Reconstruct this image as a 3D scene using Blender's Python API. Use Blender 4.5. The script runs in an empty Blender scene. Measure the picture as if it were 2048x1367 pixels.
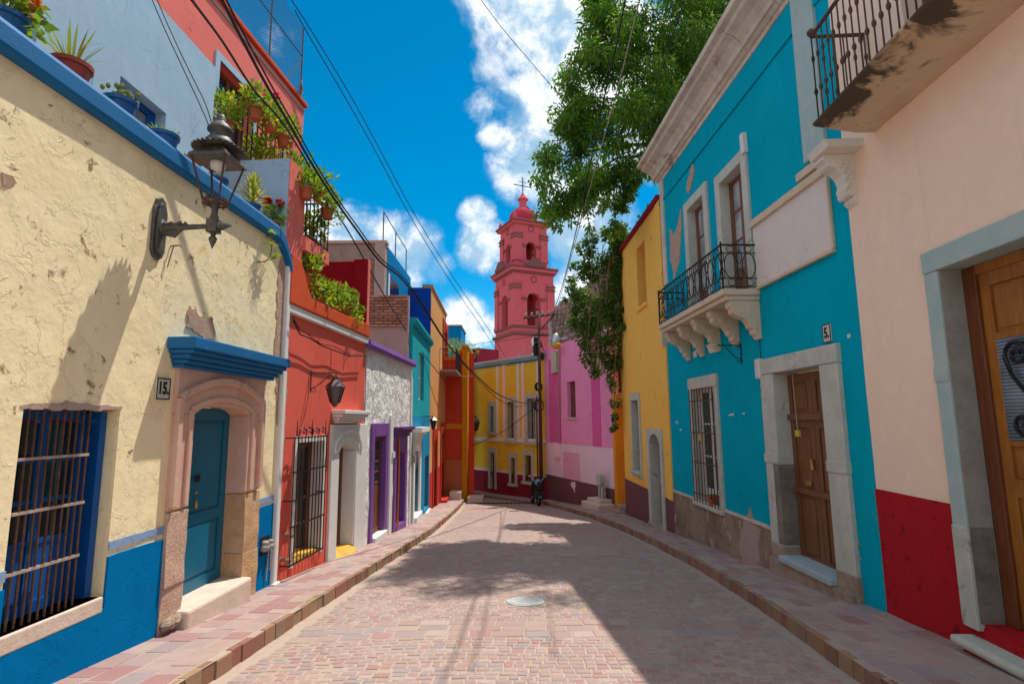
import bpy, math, random
import numpy as np
from mathutils import Vector, Matrix, noise as mnoise
random.seed(7); RNG = np.random.default_rng(11)
S = bpy.context.scene
COL = S.collection
R_ = math.radians

# ------------------------------------------------------------------ camera
CAM_H = 1.75
FPX, PITCH, ROLL = 1104.0, 0.141, -0.0086          # focal length in pixels of a 2048 wide frame
_f = np.array([0, math.cos(PITCH), math.sin(PITCH)]); _r = np.array([1., 0, 0]); _u = np.cross(_r, _f)
_c, _s = math.cos(ROLL), math.sin(ROLL)
_r, _u = _c*_r + _s*_u, -_s*_r + _c*_u
_C = np.array([0, 0, CAM_H])
cd = bpy.data.cameras.new('camera'); cam = bpy.data.objects.new('camera', cd); COL.objects.link(cam)
cd.sensor_width = 36; cd.lens = FPX/2048*36; cd.clip_end = 5000; cd.clip_start = 0.05
m = Matrix(((_r[0], _u[0], -_f[0], 0), (_r[1], _u[1], -_f[1], 0), (_r[2], _u[2], -_f[2], CAM_H), (0, 0, 0, 1)))
cam.matrix_world = m
S.camera = cam

def ray(px, py): return _f + (px-1024)/FPX*_r - (py-683.5)/FPX*_u
def at_y(px, py, y): d = ray(px, py); return _C + d*(y/d[1])
def at_plane(px, py, P0, P1):
    P0 = np.array(P0[:2], float); P1 = np.array(P1[:2], float); e = P1-P0; n = np.array([-e[1], e[0]])
    d = ray(px, py); return _C + d*((n@P0)/(n@d[:2]))

# ------------------------------------------------------------------ light
SUN = Vector((0.28, 0.30, 1.0)).normalized()
sl = bpy.data.lights.new('sun', 'SUN'); sl.energy = 2.5; sl.angle = R_(0.55); sl.color = (1, .94, .84)
so = bpy.data.objects.new('sun', sl); COL.objects.link(so); so.location = (10, 10, 40)
so.rotation_euler = SUN.to_track_quat('Z', 'Y').to_euler()
S.view_settings.view_transform = 'Standard'; S.view_settings.look = 'None'
S.view_settings.exposure = 1.02; S.view_settings.gamma = 1; S.view_settings.use_curve_mapping = False
S.cycles.max_bounces = 10; S.cycles.diffuse_bounces = 6; S.cycles.transparent_max_bounces = 8
try: S.cycles.use_denoising = True
except Exception: pass

W = bpy.data.worlds.new('World'); S.world = W; W.use_nodes = True
wt = W.node_tree; wt.nodes.clear()
def wn(t, **k):
    n = wt.nodes.new(t)
    for a, b in k.items(): setattr(n, a, b)
    return n
def wmath(op, a, b=None, c=None, clamp=False):
    n = wn('ShaderNodeMath', operation=op, use_clamp=clamp)
    for i, v in enumerate((a, b, c)):
        if v is None: continue
        if isinstance(v, (int, float)): n.inputs[i].default_value = v
        else: wt.links.new(v, n.inputs[i])
    return n.outputs[0]
sky = wn('ShaderNodeTexSky', sky_type='NISHITA', sun_disc=False)
sky.sun_elevation = math.asin(SUN.z); sky.sun_rotation = math.atan2(SUN.x, SUN.y)
sky.air_density = 1.0; sky.dust_density = 0.15; sky.ozone_density = 2.0; sky.altitude = 2000
hs = wn('ShaderNodeHueSaturation'); hs.inputs['Saturation'].default_value = 1.52; hs.inputs['Hue'].default_value = .482; hs.inputs['Value'].default_value = .79
wt.links.new(sky.outputs[0], hs.inputs['Color'])
tc = wn('ShaderNodeTexCoord')
nrm = wn('ShaderNodeVectorMath', operation='NORMALIZE'); wt.links.new(tc.outputs['Generated'], nrm.inputs[0])
DIR = nrm.outputs[0]
# cumulus banks: centre directions with an angular radius, edges broken up by noise
BLOBS = [(1080, 50, 9, 1.0), (1085, 200, 7.5, .95), (1060, 320, 6.0, .95), (965, 215, 2.6, .75), (985, 265, 2.6, .85), (985, 90, 1.6, .6), (955, 430, 2.6, .85), (968, 500, 4.2, 1.0), (1180, 430, 9, .9), (1160, 560, 6, .8),
         (1290, 120, 13, .9), (1400, 330, 9, .9), (700, 470, 5.2, .95), (760, 490, 5.0, .95), (825, 515, 5.0, 1.0), (875, 540, 3.0, .95), (640, 430, 4.5, .85), (925, 628, 3.8, .9), (960, 655, 2.8, .8),
         (560, 70, 3.0, .5), (940, 415, 1.5, .45)]
acc = None
for px, py, rad, wgt in BLOBS:
    d = Vector(ray(px, py)).normalized()
    dt = wn('ShaderNodeVectorMath', operation='DOT_PRODUCT'); wt.links.new(DIR, dt.inputs[0]); dt.inputs[1].default_value = d
    mr = wn('ShaderNodeMapRange', interpolation_type='LINEAR'); wt.links.new(dt.outputs['Value'], mr.inputs[0])
    mr.inputs[1].default_value = math.cos(R_(rad)); mr.inputs[2].default_value = math.cos(R_(rad*.15)); mr.inputs[3].default_value = 0; mr.inputs[4].default_value = wgt
    acc = mr.outputs[0] if acc is None else wmath('MAXIMUM', acc, mr.outputs[0])
def wnoise(scale, detail, rough, off=(0, 0, 0), dist=0):
    mp = wn('ShaderNodeVectorMath', operation='ADD'); wt.links.new(DIR, mp.inputs[0]); mp.inputs[1].default_value = off
    n = wn('ShaderNodeTexNoise'); wt.links.new(mp.outputs[0], n.inputs['Vector'])
    n.inputs['Scale'].default_value = scale; n.inputs['Detail'].default_value = detail; n.inputs['Roughness'].default_value = rough; n.inputs['Distortion'].default_value = dist
    return n.outputs[0]
# thicker cumulus added out of view, filling the shaded street with more skylight
fd = wn('ShaderNodeVectorMath', operation='DOT_PRODUCT'); wt.links.new(DIR, fd.inputs[0]); fd.inputs[1].default_value = Vector(_f)
away = wn('ShaderNodeMapRange', interpolation_type='SMOOTHSTEP'); wt.links.new(fd.outputs['Value'], away.inputs[0])
away.inputs[1].default_value = math.cos(R_(40)); away.inputs[2].default_value = math.cos(R_(58))
gen = wn('ShaderNodeMapRange'); wt.links.new(wnoise(2.2, 2, .5), gen.inputs[0])
gen.inputs[1].default_value = .30; gen.inputs[2].default_value = .50; gen.inputs[4].default_value = 1.0
acc = wmath('MAXIMUM', acc, wmath('MULTIPLY', gen.outputs[0], away.outputs[0]))
N1 = wnoise(6.5, 12, .62, dist=.15); N2 = wnoise(6.5, 6, .60, off=tuple(SUN*0.05), dist=.15)
den = wmath('ADD', wmath('MULTIPLY', N1, 2.3), wmath('MULTIPLY', acc, 1.05))
cov = wn('ShaderNodeMapRange', interpolation_type='SMOOTHSTEP'); wt.links.new(den, cov.inputs[0])
cov.inputs[1].default_value = 1.50; cov.inputs[2].default_value = 2.10
shade = wn('ShaderNodeMapRange', interpolation_type='SMOOTHSTEP')
wt.links.new(wmath('ADD', wmath('MULTIPLY', wmath('SUBTRACT', N2, N1), 3.2), wmath('MULTIPLY', wnoise(4.2, 5, .55, off=(3, 1, 2)), 1.0)), shade.inputs[0])
shade.inputs[1].default_value = .24; shade.inputs[2].default_value = .74
cc = wn('ShaderNodeMixRGB'); wt.links.new(shade.outputs[0], cc.inputs[0])
cc.inputs[1].default_value = (5.5, 5.7, 5.9, 1); cc.inputs[2].default_value = (2.1, 3.2, 4.2, 1)
mixs = wn('ShaderNodeMixRGB'); wt.links.new(wmath('MULTIPLY', cov.outputs[0], .96), mixs.inputs[0])
wt.links.new(hs.outputs[0], mixs.inputs[1]); wt.links.new(cc.outputs[0], mixs.inputs[2])
bg = wn('ShaderNodeBackground'); bg.inputs['Strength'].default_value = 0.10
wt.links.new(mixs.outputs[0], bg.inputs['Color'])
wo = wn('ShaderNodeOutputWorld'); wt.links.new(bg.outputs[0], wo.inputs[0])

# ------------------------------------------------------------------ materials
def lin(r, g, b):
    f = lambda c: c/12.92 if c <= .04045 else ((c+.055)/1.055)**2.4
    return (f(r/255), f(g/255), f(b/255), 1)
class NT:
    def __init__(s, name):
        s.m = bpy.data.materials.new(name); s.m.use_nodes = True; s.t = s.m.node_tree; s.t.nodes.clear()
        s.out = s.n('ShaderNodeOutputMaterial'); s.b = s.n('ShaderNodeBsdfPrincipled'); s.l(s.b.outputs[0], s.out.inputs[0])
        s.pos = s.n('ShaderNodeNewGeometry').outputs['Position']
    def n(s, t, **k):
        x = s.t.nodes.new(t)
        for a, b in k.items(): setattr(x, a, b)
        return x
    def l(s, a, b): s.t.links.new(a, b)
    def noise(s, scale, detail=4, rough=.55, vec=None, dist=0):
        x = s.n('ShaderNodeTexNoise'); x.inputs['Scale'].default_value = scale; x.inputs['Detail'].default_value = detail
        x.inputs['Roughness'].default_value = rough; x.inputs['Distortion'].default_value = dist
        s.l(vec if vec is not None else s.pos, x.inputs['Vector']); return x.outputs[0]
    def scaled(s, v):
        x = s.n('ShaderNodeVectorMath', operation='MULTIPLY'); s.l(s.pos, x.inputs[0]); x.inputs[1].default_value = v; return x.outputs[0]
    def step(s, v, a, b):
        x = s.n('ShaderNodeMapRange', interpolation_type='SMOOTHSTEP'); s.l(v, x.inputs[0]); x.inputs[1].default_value = min(a, b); x.inputs[2].default_value = max(a, b)
        if a > b: x.inputs[3].default_value = 1; x.inputs[4].default_value = 0
        return x.outputs[0]
    def mul(s, a, b):
        x = s.n('ShaderNodeMath', operation='MULTIPLY')
        for i, v in enumerate((a, b)):
            if isinstance(v, (int, float)): x.inputs[i].default_value = v
            else: s.l(v, x.inputs[i])
        return x.outputs[0]
    def add(s, a, b, op='ADD'):
        x = s.n('ShaderNodeMath', operation=op)
        for i, v in enumerate((a, b)):
            if isinstance(v, (int, float)): x.inputs[i].default_value = v
            else: s.l(v, x.inputs[i])
        return x.outputs[0]
    def mix(s, f, a, b, mode='MIX'):
        x = s.n('ShaderNodeMixRGB', blend_type=mode)
        for i, v in enumerate((f, a, b)):
            if isinstance(v, (int, float)): x.inputs[i].default_value = v
            elif isinstance(v, tuple): x.inputs[i].default_value = v
            else: s.l(v, x.inputs[i])
        return x.outputs[0]
    def fin(s, col, rough=.85, bump=None, bd=.02, bs=.5, metal=0, spec=None):
        if isinstance(col, tuple): s.b.inputs['Base Color'].default_value = col
        else: s.l(col, s.b.inputs['Base Color'])
        if isinstance(rough, (int, float)): s.b.inputs['Roughness'].default_value = rough
        else: s.l(rough, s.b.inputs['Roughness'])
        s.b.inputs['Metallic'].default_value = metal
        if spec is not None: s.b.inputs['Specular IOR Level'].default_value = spec
        if bump is not None:
            x = s.n('ShaderNodeBump'); x.inputs['Distance'].default_value = bd; x.inputs['Strength'].default_value = bs
            s.l(bump, x.inputs['Height']); s.l(x.outputs[0], s.b.inputs['Normal'])
        return s.m
def dk(c, k): return (c[0]*k, c[1]*k, c[2]*k, 1)
def plaster(name, col, col2=None, mott=.55, stain=None, st=(.60, .70), st_scale=2.5, peel=None, pl=(.66, .68), pl_scale=2.2, bump=.35, bd=.012, streak=.25, spots=None, crack=.28):
    t = NT(name); col2 = col2 or dk(col, .80)
    big = t.noise(1.1, 6, .6); med = t.noise(6, 5, .6); fine = t.noise(38, 3, .55)
    c = t.mix(t.mul(t.step(big, .35, .72), mott), col, col2)
    c = t.mix(t.mul(t.step(med, .45, .75), .35), c, dk(col, 1.13))
    if streak:
        sv = t.noise(3.2, 4, .6, vec=t.scaled((2.6, 2.6, .25)))
        c = t.mix(t.mul(t.step(sv, .55, .80), streak), c, dk(col, .62))
    h = t.add(t.mul(med, .55), t.mul(fine, .10))
    h = t.add(h, t.mul(t.noise(2.3, 3), .9)); h = t.add(h, t.mul(t.step(t.noise(3.6, 7, .7, dist=.5), .56, .60), .30))
    vo = t.n('ShaderNodeTexVoronoi', feature='DISTANCE_TO_EDGE'); vo.inputs['Scale'].default_value = .85
    wv = t.n('ShaderNodeTexNoise'); wv.inputs['Scale'].default_value = 2.6; wv.inputs['Detail'].default_value = 6; t.l(t.pos, wv.inputs['Vector'])
    wsc = t.n('ShaderNodeVectorMath', operation='SCALE'); wsc.inputs['Scale'].default_value = .9; t.l(wv.outputs['Color'], wsc.inputs[0])
    wad = t.n('ShaderNodeVectorMath', operation='ADD'); t.l(t.pos, wad.inputs[0]); t.l(wsc.outputs[0], wad.inputs[1]); t.l(wad.outputs[0], vo.inputs['Vector'])
    ck = t.mul(t.step(vo.outputs['Distance'], .009, .003), t.step(t.noise(.8, 3), .50, .60)); c = t.mix(t.mul(ck, crack*1.4), c, dk(col, .35)); h = t.add(h, t.mul(ck, -crack))
    if stain is not None:
        sm = t.step(t.noise(st_scale, 8, .68, dist=.6), *st)
        c = t.mix(t.mul(sm, .8), c, stain)
    if spots is not None:
        v = t.noise(4.2, 8, .72, dist=.4); sm = t.step(v, .605, .67); c = t.mix(sm, c, spots); h = t.add(h, t.mul(sm, -.7))
    if peel is not None:
        pm = t.step(t.noise(pl_scale, 9, .62, dist=.4), *pl)
        c = t.mix(pm, c, peel); h = t.add(h, t.mul(pm, -.9))
    return t.fin(c, .92, h, bd, bump, spec=.04)
def paint(name, col, rough=.45, wear=None, wv=(.62, .7), ws=9, bump=.12):
    t = NT(name); c = t.mix(t.mul(t.step(t.noise(3, 5), .4, .7), .5), col, dk(col, .78)); h = t.noise(40, 3)
    if wear is not None:
        pm = t.step(t.noise(ws, 7, .65), *wv); c = t.mix(pm, c, wear); h = t.add(h, t.mul(pm, -.6))
    return t.fin(c, rough, h, .006, bump, spec=.35)
def wood(name, a, b, rough=.5, sc=(14, 14, 1.2)):
    t = NT(name); v = t.noise(2.2, 6, .65, vec=t.scaled(sc), dist=.8); w = t.noise(1.7, 3)
    c = t.mix(t.step(v, .3, .72), a, b); c = t.mix(t.mul(t.step(w, .5, .8), .5), c, dk(a, .55))
    return t.fin(c, rough, v, .006, .35, spec=.35)
def stone(name, a, b, c3=None, sc=4, bump=.6, bd=.02, rough=.9, dirt=None, isl=0):
    t = NT(name); v = t.noise(sc, 8, .68); w = t.noise(sc*5.5, 6, .7)
    c = t.mix(t.step(v, .35, .68), a, b); c = t.mix(t.mul(t.step(w, .5, .75), .45), c, c3 or dk(b, .7))
    if dirt is not None: c = t.mix(t.mul(t.step(t.noise(sc*.7, 8, .7, dist=.7), .58, .68), .8), c, dirt)
    h = t.add(t.mul(v, .7), t.mul(w, .6))
    return t.fin(c, rough, h, bd, bump, spec=.2)
def pieces_mat(name, cols, rough=.8, sc=16, bump=.55, bd=.008, vary=.55, dust=None):
    """stones, bricks: every island / object draws its own colour"""
    t = NT(name); g = t.n('ShaderNodeNewGeometry'); o = t.n('ShaderNodeObjectInfo')
    k = t.add(t.add(t.mul(g.outputs['Random Per Island'], 7.31), t.mul(o.outputs['Random'], 5.77)), 0, 'FRACT') if False else None
    s_ = t.add(t.mul(g.outputs['Random Per Island'], 7.31), t.mul(o.outputs['Random'], 5.77)); fr = t.n('ShaderNodeMath', operation='FRACT'); t.l(s_, fr.inputs[0])
    r = t.n('ShaderNodeValToRGB'); r.color_ramp.interpolation = 'CONSTANT'; t.l(fr.outputs[0], r.inputs[0])
    n = len(cols)
    while len(r.color_ramp.elements) < n: r.color_ramp.elements.new(.5)
    for i, c in enumerate(cols): r.color_ramp.elements[i].position = i/n; r.color_ramp.elements[i].color = c
    v = t.noise(sc, 7, .68); w = t.noise(sc*4, 5, .7)
    c = t.mix(t.mul(t.step(v, .35, .75), vary), r.outputs[0], t.mix(.5, r.outputs[0], dk(cols[0], .6)))
    c = t.mix(t.mul(t.step(w, .5, .8), .3), c, dk(cols[-1], 1.15))
    if dust is not None: c = t.mix(t.mul(t.step(t.noise(.9, 6, .6), .42, .7), .38), c, dust)
    return t.fin(c, rough, t.add(v, t.mul(w, .6)), bd, bump, spec=.25)
def metal(name, col, rough=.5, rust=None, mt=.6):
    t = NT(name); c = t.mix(t.step(t.noise(18, 5), .4, .75), col, rust or dk(col, 1.6))
    return t.fin(c, rough, t.noise(60, 3), .003, .25, metal=mt)
def leaf(name, a, b, c3=None, tr=.42):
    t = NT(name); g = t.n('ShaderNodeNewGeometry'); rnd = g.outputs['Random Per Island']
    c = t.mix(rnd, a, b)
    if c3: c = t.mix(t.step(rnd, .86, .9), c, c3)
    c = t.mix(t.mul(t.step(t.noise(1.1, 3), .4, .7), .35), c, dk(a, .6))
    t.fin(c, .5, spec=.3)
    tl = t.n('ShaderNodeBsdfTranslucent'); t.l(t.mix(1, c, (1.25, 1.2, .55, 1), 'MULTIPLY'), tl.inputs[0])
    ms = t.n('ShaderNodeMixShader'); ms.inputs[0].default_value = tr; t.l(t.b.outputs[0], ms.inputs[1]); t.l(tl.outputs[0], ms.inputs[2]); t.l(ms.outputs[0], t.out.inputs[0])
    return t.m
def glass(name, col=(.012, .018, .022, 1), rough=.06):
    t = NT(name); c = t.mix(t.step(t.noise(2.5, 3), .4, .7), col, dk(col, 2.2)); return t.fin(c, rough, t.noise(1.5, 2), .01, .06, spec=.8)
def flat(name, col, rough=.7, spec=.3):
    t = NT(name); c = t.mix(t.mul(t.noise(14, 4), .5), col, dk(col, .72)); return t.fin(c, rough, spec=spec)

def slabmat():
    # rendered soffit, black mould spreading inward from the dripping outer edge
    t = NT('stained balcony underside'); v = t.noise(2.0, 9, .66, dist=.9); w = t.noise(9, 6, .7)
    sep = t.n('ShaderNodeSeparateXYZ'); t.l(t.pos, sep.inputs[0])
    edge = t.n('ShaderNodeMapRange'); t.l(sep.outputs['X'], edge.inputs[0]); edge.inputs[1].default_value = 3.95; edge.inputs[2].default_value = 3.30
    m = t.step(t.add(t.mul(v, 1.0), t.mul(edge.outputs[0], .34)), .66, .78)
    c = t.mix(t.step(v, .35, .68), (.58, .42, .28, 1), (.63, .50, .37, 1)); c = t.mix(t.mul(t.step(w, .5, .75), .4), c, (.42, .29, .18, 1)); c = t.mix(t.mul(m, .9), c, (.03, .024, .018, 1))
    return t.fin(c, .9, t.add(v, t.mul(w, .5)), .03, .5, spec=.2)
M = {}
cream = (.89, .76, .49, 1)
M['cream'] = plaster('cream plaster', cream, (.87, .71, .40, 1), .6, stain=(.74, .47, .12, 1), st=(.62, .74), st_scale=1.3, spots=(.34, .21, .10, 1), bump=.6, bd=.03, streak=.16, crack=.13)
M['bluedado'] = plaster('blue painted plaster', (.0, .165, .42, 1), (.0, .135, .36, 1), .6, peel=(.03, .05, .08, 1), pl=(.735, .75), pl_scale=6, bump=.55, streak=.10, crack=0.12)
M['paleblueline'] = plaster('pale blue painted line', (.25, .36, .56, 1), streak=.1)
M['bluewood'] = paint('deep blue gloss paint', (.003, .09, .36, 1), .35)
M['bluedoor'] = paint('teal blue door paint', (.002, .13, .23, 1), .3, wear=(.12, .25, .32, 1), wv=(.70, .74))
M['ledge'] = paint('blue ledge paint', (.002, .13, .34, 1), .6, wear=(.10, .25, .45, 1), wv=(.66, .74), ws=7, bump=.4)
M['lightblue'] = plaster('light blue plaster', (0.378, 0.525, 0.651, 1), (0.315, 0.462, 0.598, 1), .6, bump=.4, streak=.25)
M['salmon'] = plaster('salmon plaster', (0.792, 0.198, 0.162, 1), (0.696, 0.168, 0.138, 1), .5, bump=.3, streak=.15)
M['red'] = plaster('red plaster', (.74, .135, .10, 1), (.68, .11, .07, 1), .5, bump=.3, streak=.12)
M['redorange'] = plaster('orange red plaster', (.62, .10, .04, 1), bump=.3)
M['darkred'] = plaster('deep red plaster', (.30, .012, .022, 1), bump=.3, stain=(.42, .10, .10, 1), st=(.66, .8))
M['white'] = plaster('white plaster', (.74, .73, .70, 1), (.62, .60, .56, 1), .5, bump=.3)
M['roughwhite'] = plaster('rough white stucco', (.86, .85, .83, 1), (.74, .72, .69, 1), .4, stain=(.40, .38, .35, 1), st=(.57, .66), st_scale=15, bump=1.0, bd=.10, streak=.12)
M['purple'] = paint('purple paint', (.20, .075, .31, 1), .5, wear=(.32, .2, .42, 1), wv=(.66, .72))
M['purpledark'] = paint('dark purple paint', (.10, .03, .16, 1), .45)
M['tealleft'] = plaster('turquoise plaster', (.02, .36, .42, 1), bump=.25)
M['skyblue'] = plaster('sky blue plaster', (.02, .25, .46, 1), bump=.25)
M['brightblue'] = plaster('bright blue plaster', (.0, .20, .46, 1), bump=.25)
M['royal'] = plaster('royal blue plaster', (.008, .06, .36, 1), bump=.2, mott=.3)
M['orange'] = plaster('apricot plaster', (.70, .34, .12, 1), bump=.3, streak=.25)
M['rededge'] = plaster('brick red paint', (0.504, 0.054, 0.036, 1), bump=.3)
M['endred'] = plaster('orange red end wall', (0.575, 0.063, 0.029, 1), (0.483, 0.052, 0.023, 1), .5, bump=.3)
M['endorange'] = plaster('orange band paint', (0.632, 0.253, 0.017, 1), bump=.3)
M['endlow'] = plaster('tan orange lower wall', (.50, .15, .06, 1), bump=.3)
M['concrete'] = plaster('bare concrete', (.33, .24, .195, 1), (.22, .155, .125, 1), .7, stain=(.20, .14, .11, 1), st=(.58, .7), bump=.7, bd=.03)
M['cement'] = plaster('pinkish cement render', (.44, .32, .28, 1), (.36, .26, .22, 1), .6, bump=.4)
M['yellowfar'] = plaster('far yellow plaster', (0.806, 0.546, 0.058, 1), (0.715, 0.481, 0.052, 1), .5, stain=(.30, .21, .06, 1), st=(.67, .76), st_scale=1.2, bump=.3)
M['maroon'] = plaster('maroon plaster', (0.275, 0.027, 0.044, 1), stain=(.30, .16, .15, 1), st=(.68, .74), bump=.3)
M['pink'] = plaster('pink plaster', (.90, .32, .58, 1), (.84, .28, .53, 1), .5, bump=.25, streak=.2)
M['pinkstrong'] = plaster('strong pink patch', (0.754, 0.130, 0.390, 1), bump=.25)
M['pinkwhite'] = plaster('pale pink plaster', (0.864, 0.624, 0.744, 1), (0.840, 0.576, 0.672, 1), bump=.25)
M['pinkpatch'] = plaster('mid pink patch', (0.840, 0.396, 0.528, 1), bump=.25)
M['browndado'] = plaster('brown maroon dado', (0.196, 0.081, 0.088, 1), bump=.3, stain=(.22, .12, .11, 1), st=(.66, .74))
M['yellow'] = plaster('golden yellow plaster', (.94, .52, .115, 1), (.91, .47, .09, 1), .6, bump=.3, spots=(.52, .33, .10, 1), streak=.15, crack=0.12)
M['yelloworange'] = plaster('orange plaster', (0.864, 0.324, 0.030, 1), bump=.25)
M['teal'] = plaster('teal plaster', (0.0, .365, .50, 1), (0.0, .305, .43, 1), .65, bump=.35, streak=.28, stain=(.01, .36, .42, 1), st=(.58, .75), st_scale=1.2, crack=0.1)
M['creamright'] = plaster('peach plaster', (.90, .68, .53, 1), (.87, .63, .48, 1), .6, bump=.25, streak=.14, stain=(.72, .44, .24, 1), st=(.62, .80), st_scale=.6, crack=0.06)
M['reddado'] = plaster('deep red dado', (.42, .018, .026, 1), (.36, .014, .02, 1), .6, bump=.6, streak=.12, stain=(.17, .015, .022, 1), st=(.56, .64), st_scale=8, peel=(.30, .10, .09, 1), pl=(.72, .73), pl_scale=5, crack=0.1)
M['earthdado'] = plaster('bare brown render', (.33, .25, .18, 1), (.17, .11, .075, 1), .9, stain=(.48, .39, .31, 1), st=(.57, .63), st_scale=2.6, peel=(.55, .46, .38, 1), pl=(.63, .645), pl_scale=1.6, bump=.8, bd=.03, streak=.6)
M['pinkstone'] = stone('pink cantera stone', (.60, .37, .28, 1), (.66, .44, .35, 1), (.50, .28, .20, 1), 3, .5, dirt=(.42, .26, .19, 1))
M['pinkworn'] = stone('worn pink cantera', (.56, .36, .27, 1), (.64, .45, .36, 1), (.40, .24, .17, 1), 5, .9, .04, dirt=(.36, .23, .16, 1))
M['roughstone'] = stone('worn orange stone', (.62, .36, .18, 1), (.66, .46, .30, 1), (.40, .20, .10, 1), 6, 1.0, .05)
M['greystone'] = stone('grey green stone', (0.460, 0.471, 0.414, 1), (0.575, 0.552, 0.483, 1), (.34, .33, .30, 1), 3.2, .4, dirt=(.24, .19, .15, 1))
M['palestone'] = stone('pale cornice stone', (0.672, 0.582, 0.482, 1), (0.538, 0.448, 0.370, 1), (.38, .28, .24, 1), 2.4, .6, .03, dirt=(.28, .17, .14, 1))
M['darkstone'] = stone('soot stained stone', (.17, .14, .11, 1), (.26, .22, .18, 1), (.10, .08, .065, 1), 4, .5)
M['sootstone'] = stone('grey brown jamb stone', (.30, .27, .23, 1), (.38, .34, .30, 1), (.22, .19, .16, 1), 4, .4)
M['aquastone'] = stone('weathered aqua stone', (.34, .46, .46, 1), (.43, .50, .47, 1), (.30, .40, .42, 1), 5, .35)
M['whitestone'] = stone('white painted carving', (.70, .66, .60, 1), (.74, .70, .64, 1), (.5, .42, .34, 1), 6, .5)
M['corbel'] = stone('buff corbel stone', (0.627, 0.493, 0.358, 1), (0.694, 0.549, 0.403, 1), (.36, .25, .16, 1), 6, .6, dirt=(.30, .19, .12, 1))
M['panel'] = plaster('white panel render', (.70, .62, .57, 1), (.66, .60, .57, 1), .7, bump=.2, streak=.2)
M['slab'] = slabmat(); M['slabold'] = stone('stained balcony underside', (.58, .44, .31, 1), (.62, .49, .36, 1), (.40, .30, .2, 1), 2.2, .5, .03, dirt=(.035, .028, .02, 1))
M['brickbare'] = stone('exposed masonry patch', (.52, .32, .22, 1), (.60, .42, .32, 1), (.35, .2, .14, 1), 11, 1.0, .04)
M['step'] = stone('step stone', (.64, .50, .42, 1), (.70, .58, .50, 1), (.5, .36, .28, 1), 5, .5)
M['bluestep'] = stone('bluish step stone', (.34, .42, .46, 1), (.42, .47, .48, 1), None, 5, .4)
M['rubble'] = stone('crumbled base stone', (.48, .36, .27, 1), (.36, .26, .2, 1), (.6, .48, .38, 1), 7, 1.0, .05)
M['towerpink'] = plaster('tower pink plaster', (.62, .115, .14, 1), (.53, .10, .12, 1), .6, stain=(.30, .09, .09, 1), st=(.60, .72), st_scale=.9, bump=.35, streak=.5, crack=.1)
M['towerdome'] = plaster('tower red dome', (.50, .05, .085, 1), bump=.3)
M['towerdark'] = stone('tower weathered moulding', (.26, .07, .07, 1), (.17, .09, .08, 1), (.07, .05, .045, 1), 2, .5)
M['mortar'] = stone('sandy mortar bed', (.45, .345, .285, 1), (.395, .305, .255, 1), (.34, .265, .225, 1), 12, .5, .01)
M['roadfar'] = stone('far cobble surface', (.44, .32, .265, 1), (.37, .265, .225, 1), (.48, .37, .31, 1), 9, .6, .02)
P = [(.37, .245, .215, 1), (.40, .275, .24, 1), (.35, .25, .23, 1), (.42, .30, .26, 1), (.38, .265, .24, 1), (.38, .215, .195, 1), (.33, .255, .25, 1), (.44, .335, .285, 1), (.39, .275, .24, 1), (.40, .29, .245, 1), (.37, .255, .225, 1), (.33, .275, .27, 1)]
M['sett'] = pieces_mat('rose sett stone', P, .75, 18, .6, .008, .45, dust=(.45, .345, .29, 1))
M['paver'] = pieces_mat('rose paving slab', [(.37, .245, .225, 1), (.40, .285, .255, 1), (.35, .205, .195, 1), (.37, .27, .255, 1), (.41, .30, .27, 1), (.345, .18, .175, 1), (.315, .255, .26, 1), (.42, .31, .275, 1)], .72, 10, .5, .008, .45, dust=(.50, .39, .32, 1))
M['kerb'] = pieces_mat('brown kerb stone', [(.33, .18, .11, 1), (.37, .21, .13, 1), (.29, .15, .10, 1), (.36, .24, .14, 1), (.32, .14, .11, 1), (.31, .21, .15, 1)], .8, 22, .7, .012, .5)
M['brick'] = pieces_mat('fired brick', [(.36, .15, .09, 1), (.42, .19, .12, 1), (.31, .14, .095, 1), (.45, .24, .16, 1), (.34, .18, .13, 1)], .9, 20, .6, .01)
M['fieldstone'] = pieces_mat('rubble field stone', [(.34, .24, .19, 1), (.28, .20, .165, 1), (.40, .29, .22, 1), (.25, .17, .15, 1), (.36, .22, .17, 1)], .9, 12, .8, .03)
M['iron'] = metal('black wrought iron', (.018, .018, .02, 1), .5, (.05, .045, .04, 1), .5)
M['ironbrown'] = metal('brown rusted iron', (.085, .042, .028, 1), .65, (.14, .075, .045, 1), .3)
M['ironpale'] = metal('pale flat iron', (.34, .26, .21, 1), .7, None, .1)  # also paints in the sun caught by the cream house's flat window bars
M['lampgrey'] = metal('weathered grey cast iron', (.085, .08, .075, 1), .55, (.15, .135, .12, 1), .4)
M['galv'] = metal('galvanised metal', (.42, .42, .42, 1), .4, None, .8)
M['copper'] = metal('dark polished lantern metal', (.075, .06, .055, 1), .28, (.12, .09, .075, 1), .8)
M['wooddark'] = wood('dark brown door wood', (.15, .055, .024, 1), (.23, .095, .04, 1), .5)
M['woodwarm'] = wood('warm varnished wood', (.26, .095, .014, 1), (.38, .15, .026, 1), .38)
M['woodframe'] = wood('dark red brown frame wood', (.12, .035, .012, 1), (.19, .06, .02, 1), .4)
M['woodred'] = wood('reddish brown wood', (.13, .045, .028, 1), (.2, .075, .045, 1), .6)
M['pole'] = wood('weathered pole wood', (.07, .032, .024, 1), (.12, .055, .04, 1), .8)
M['glass'] = glass('dark window glass'); M['paleglass'] = glass('curtained window glass', (.20, .21, .22, 1), .1); M['ribglass'] = glass('ribbed blue grey glass', (.05, .075, .105, 1), .15); M['ribline'] = glass('ribbed glass highlight', (.16, .21, .27, 1), .2); M['greenglass'] = glass('dark green glass', (.008, .03, .028, 1), .08)
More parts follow.
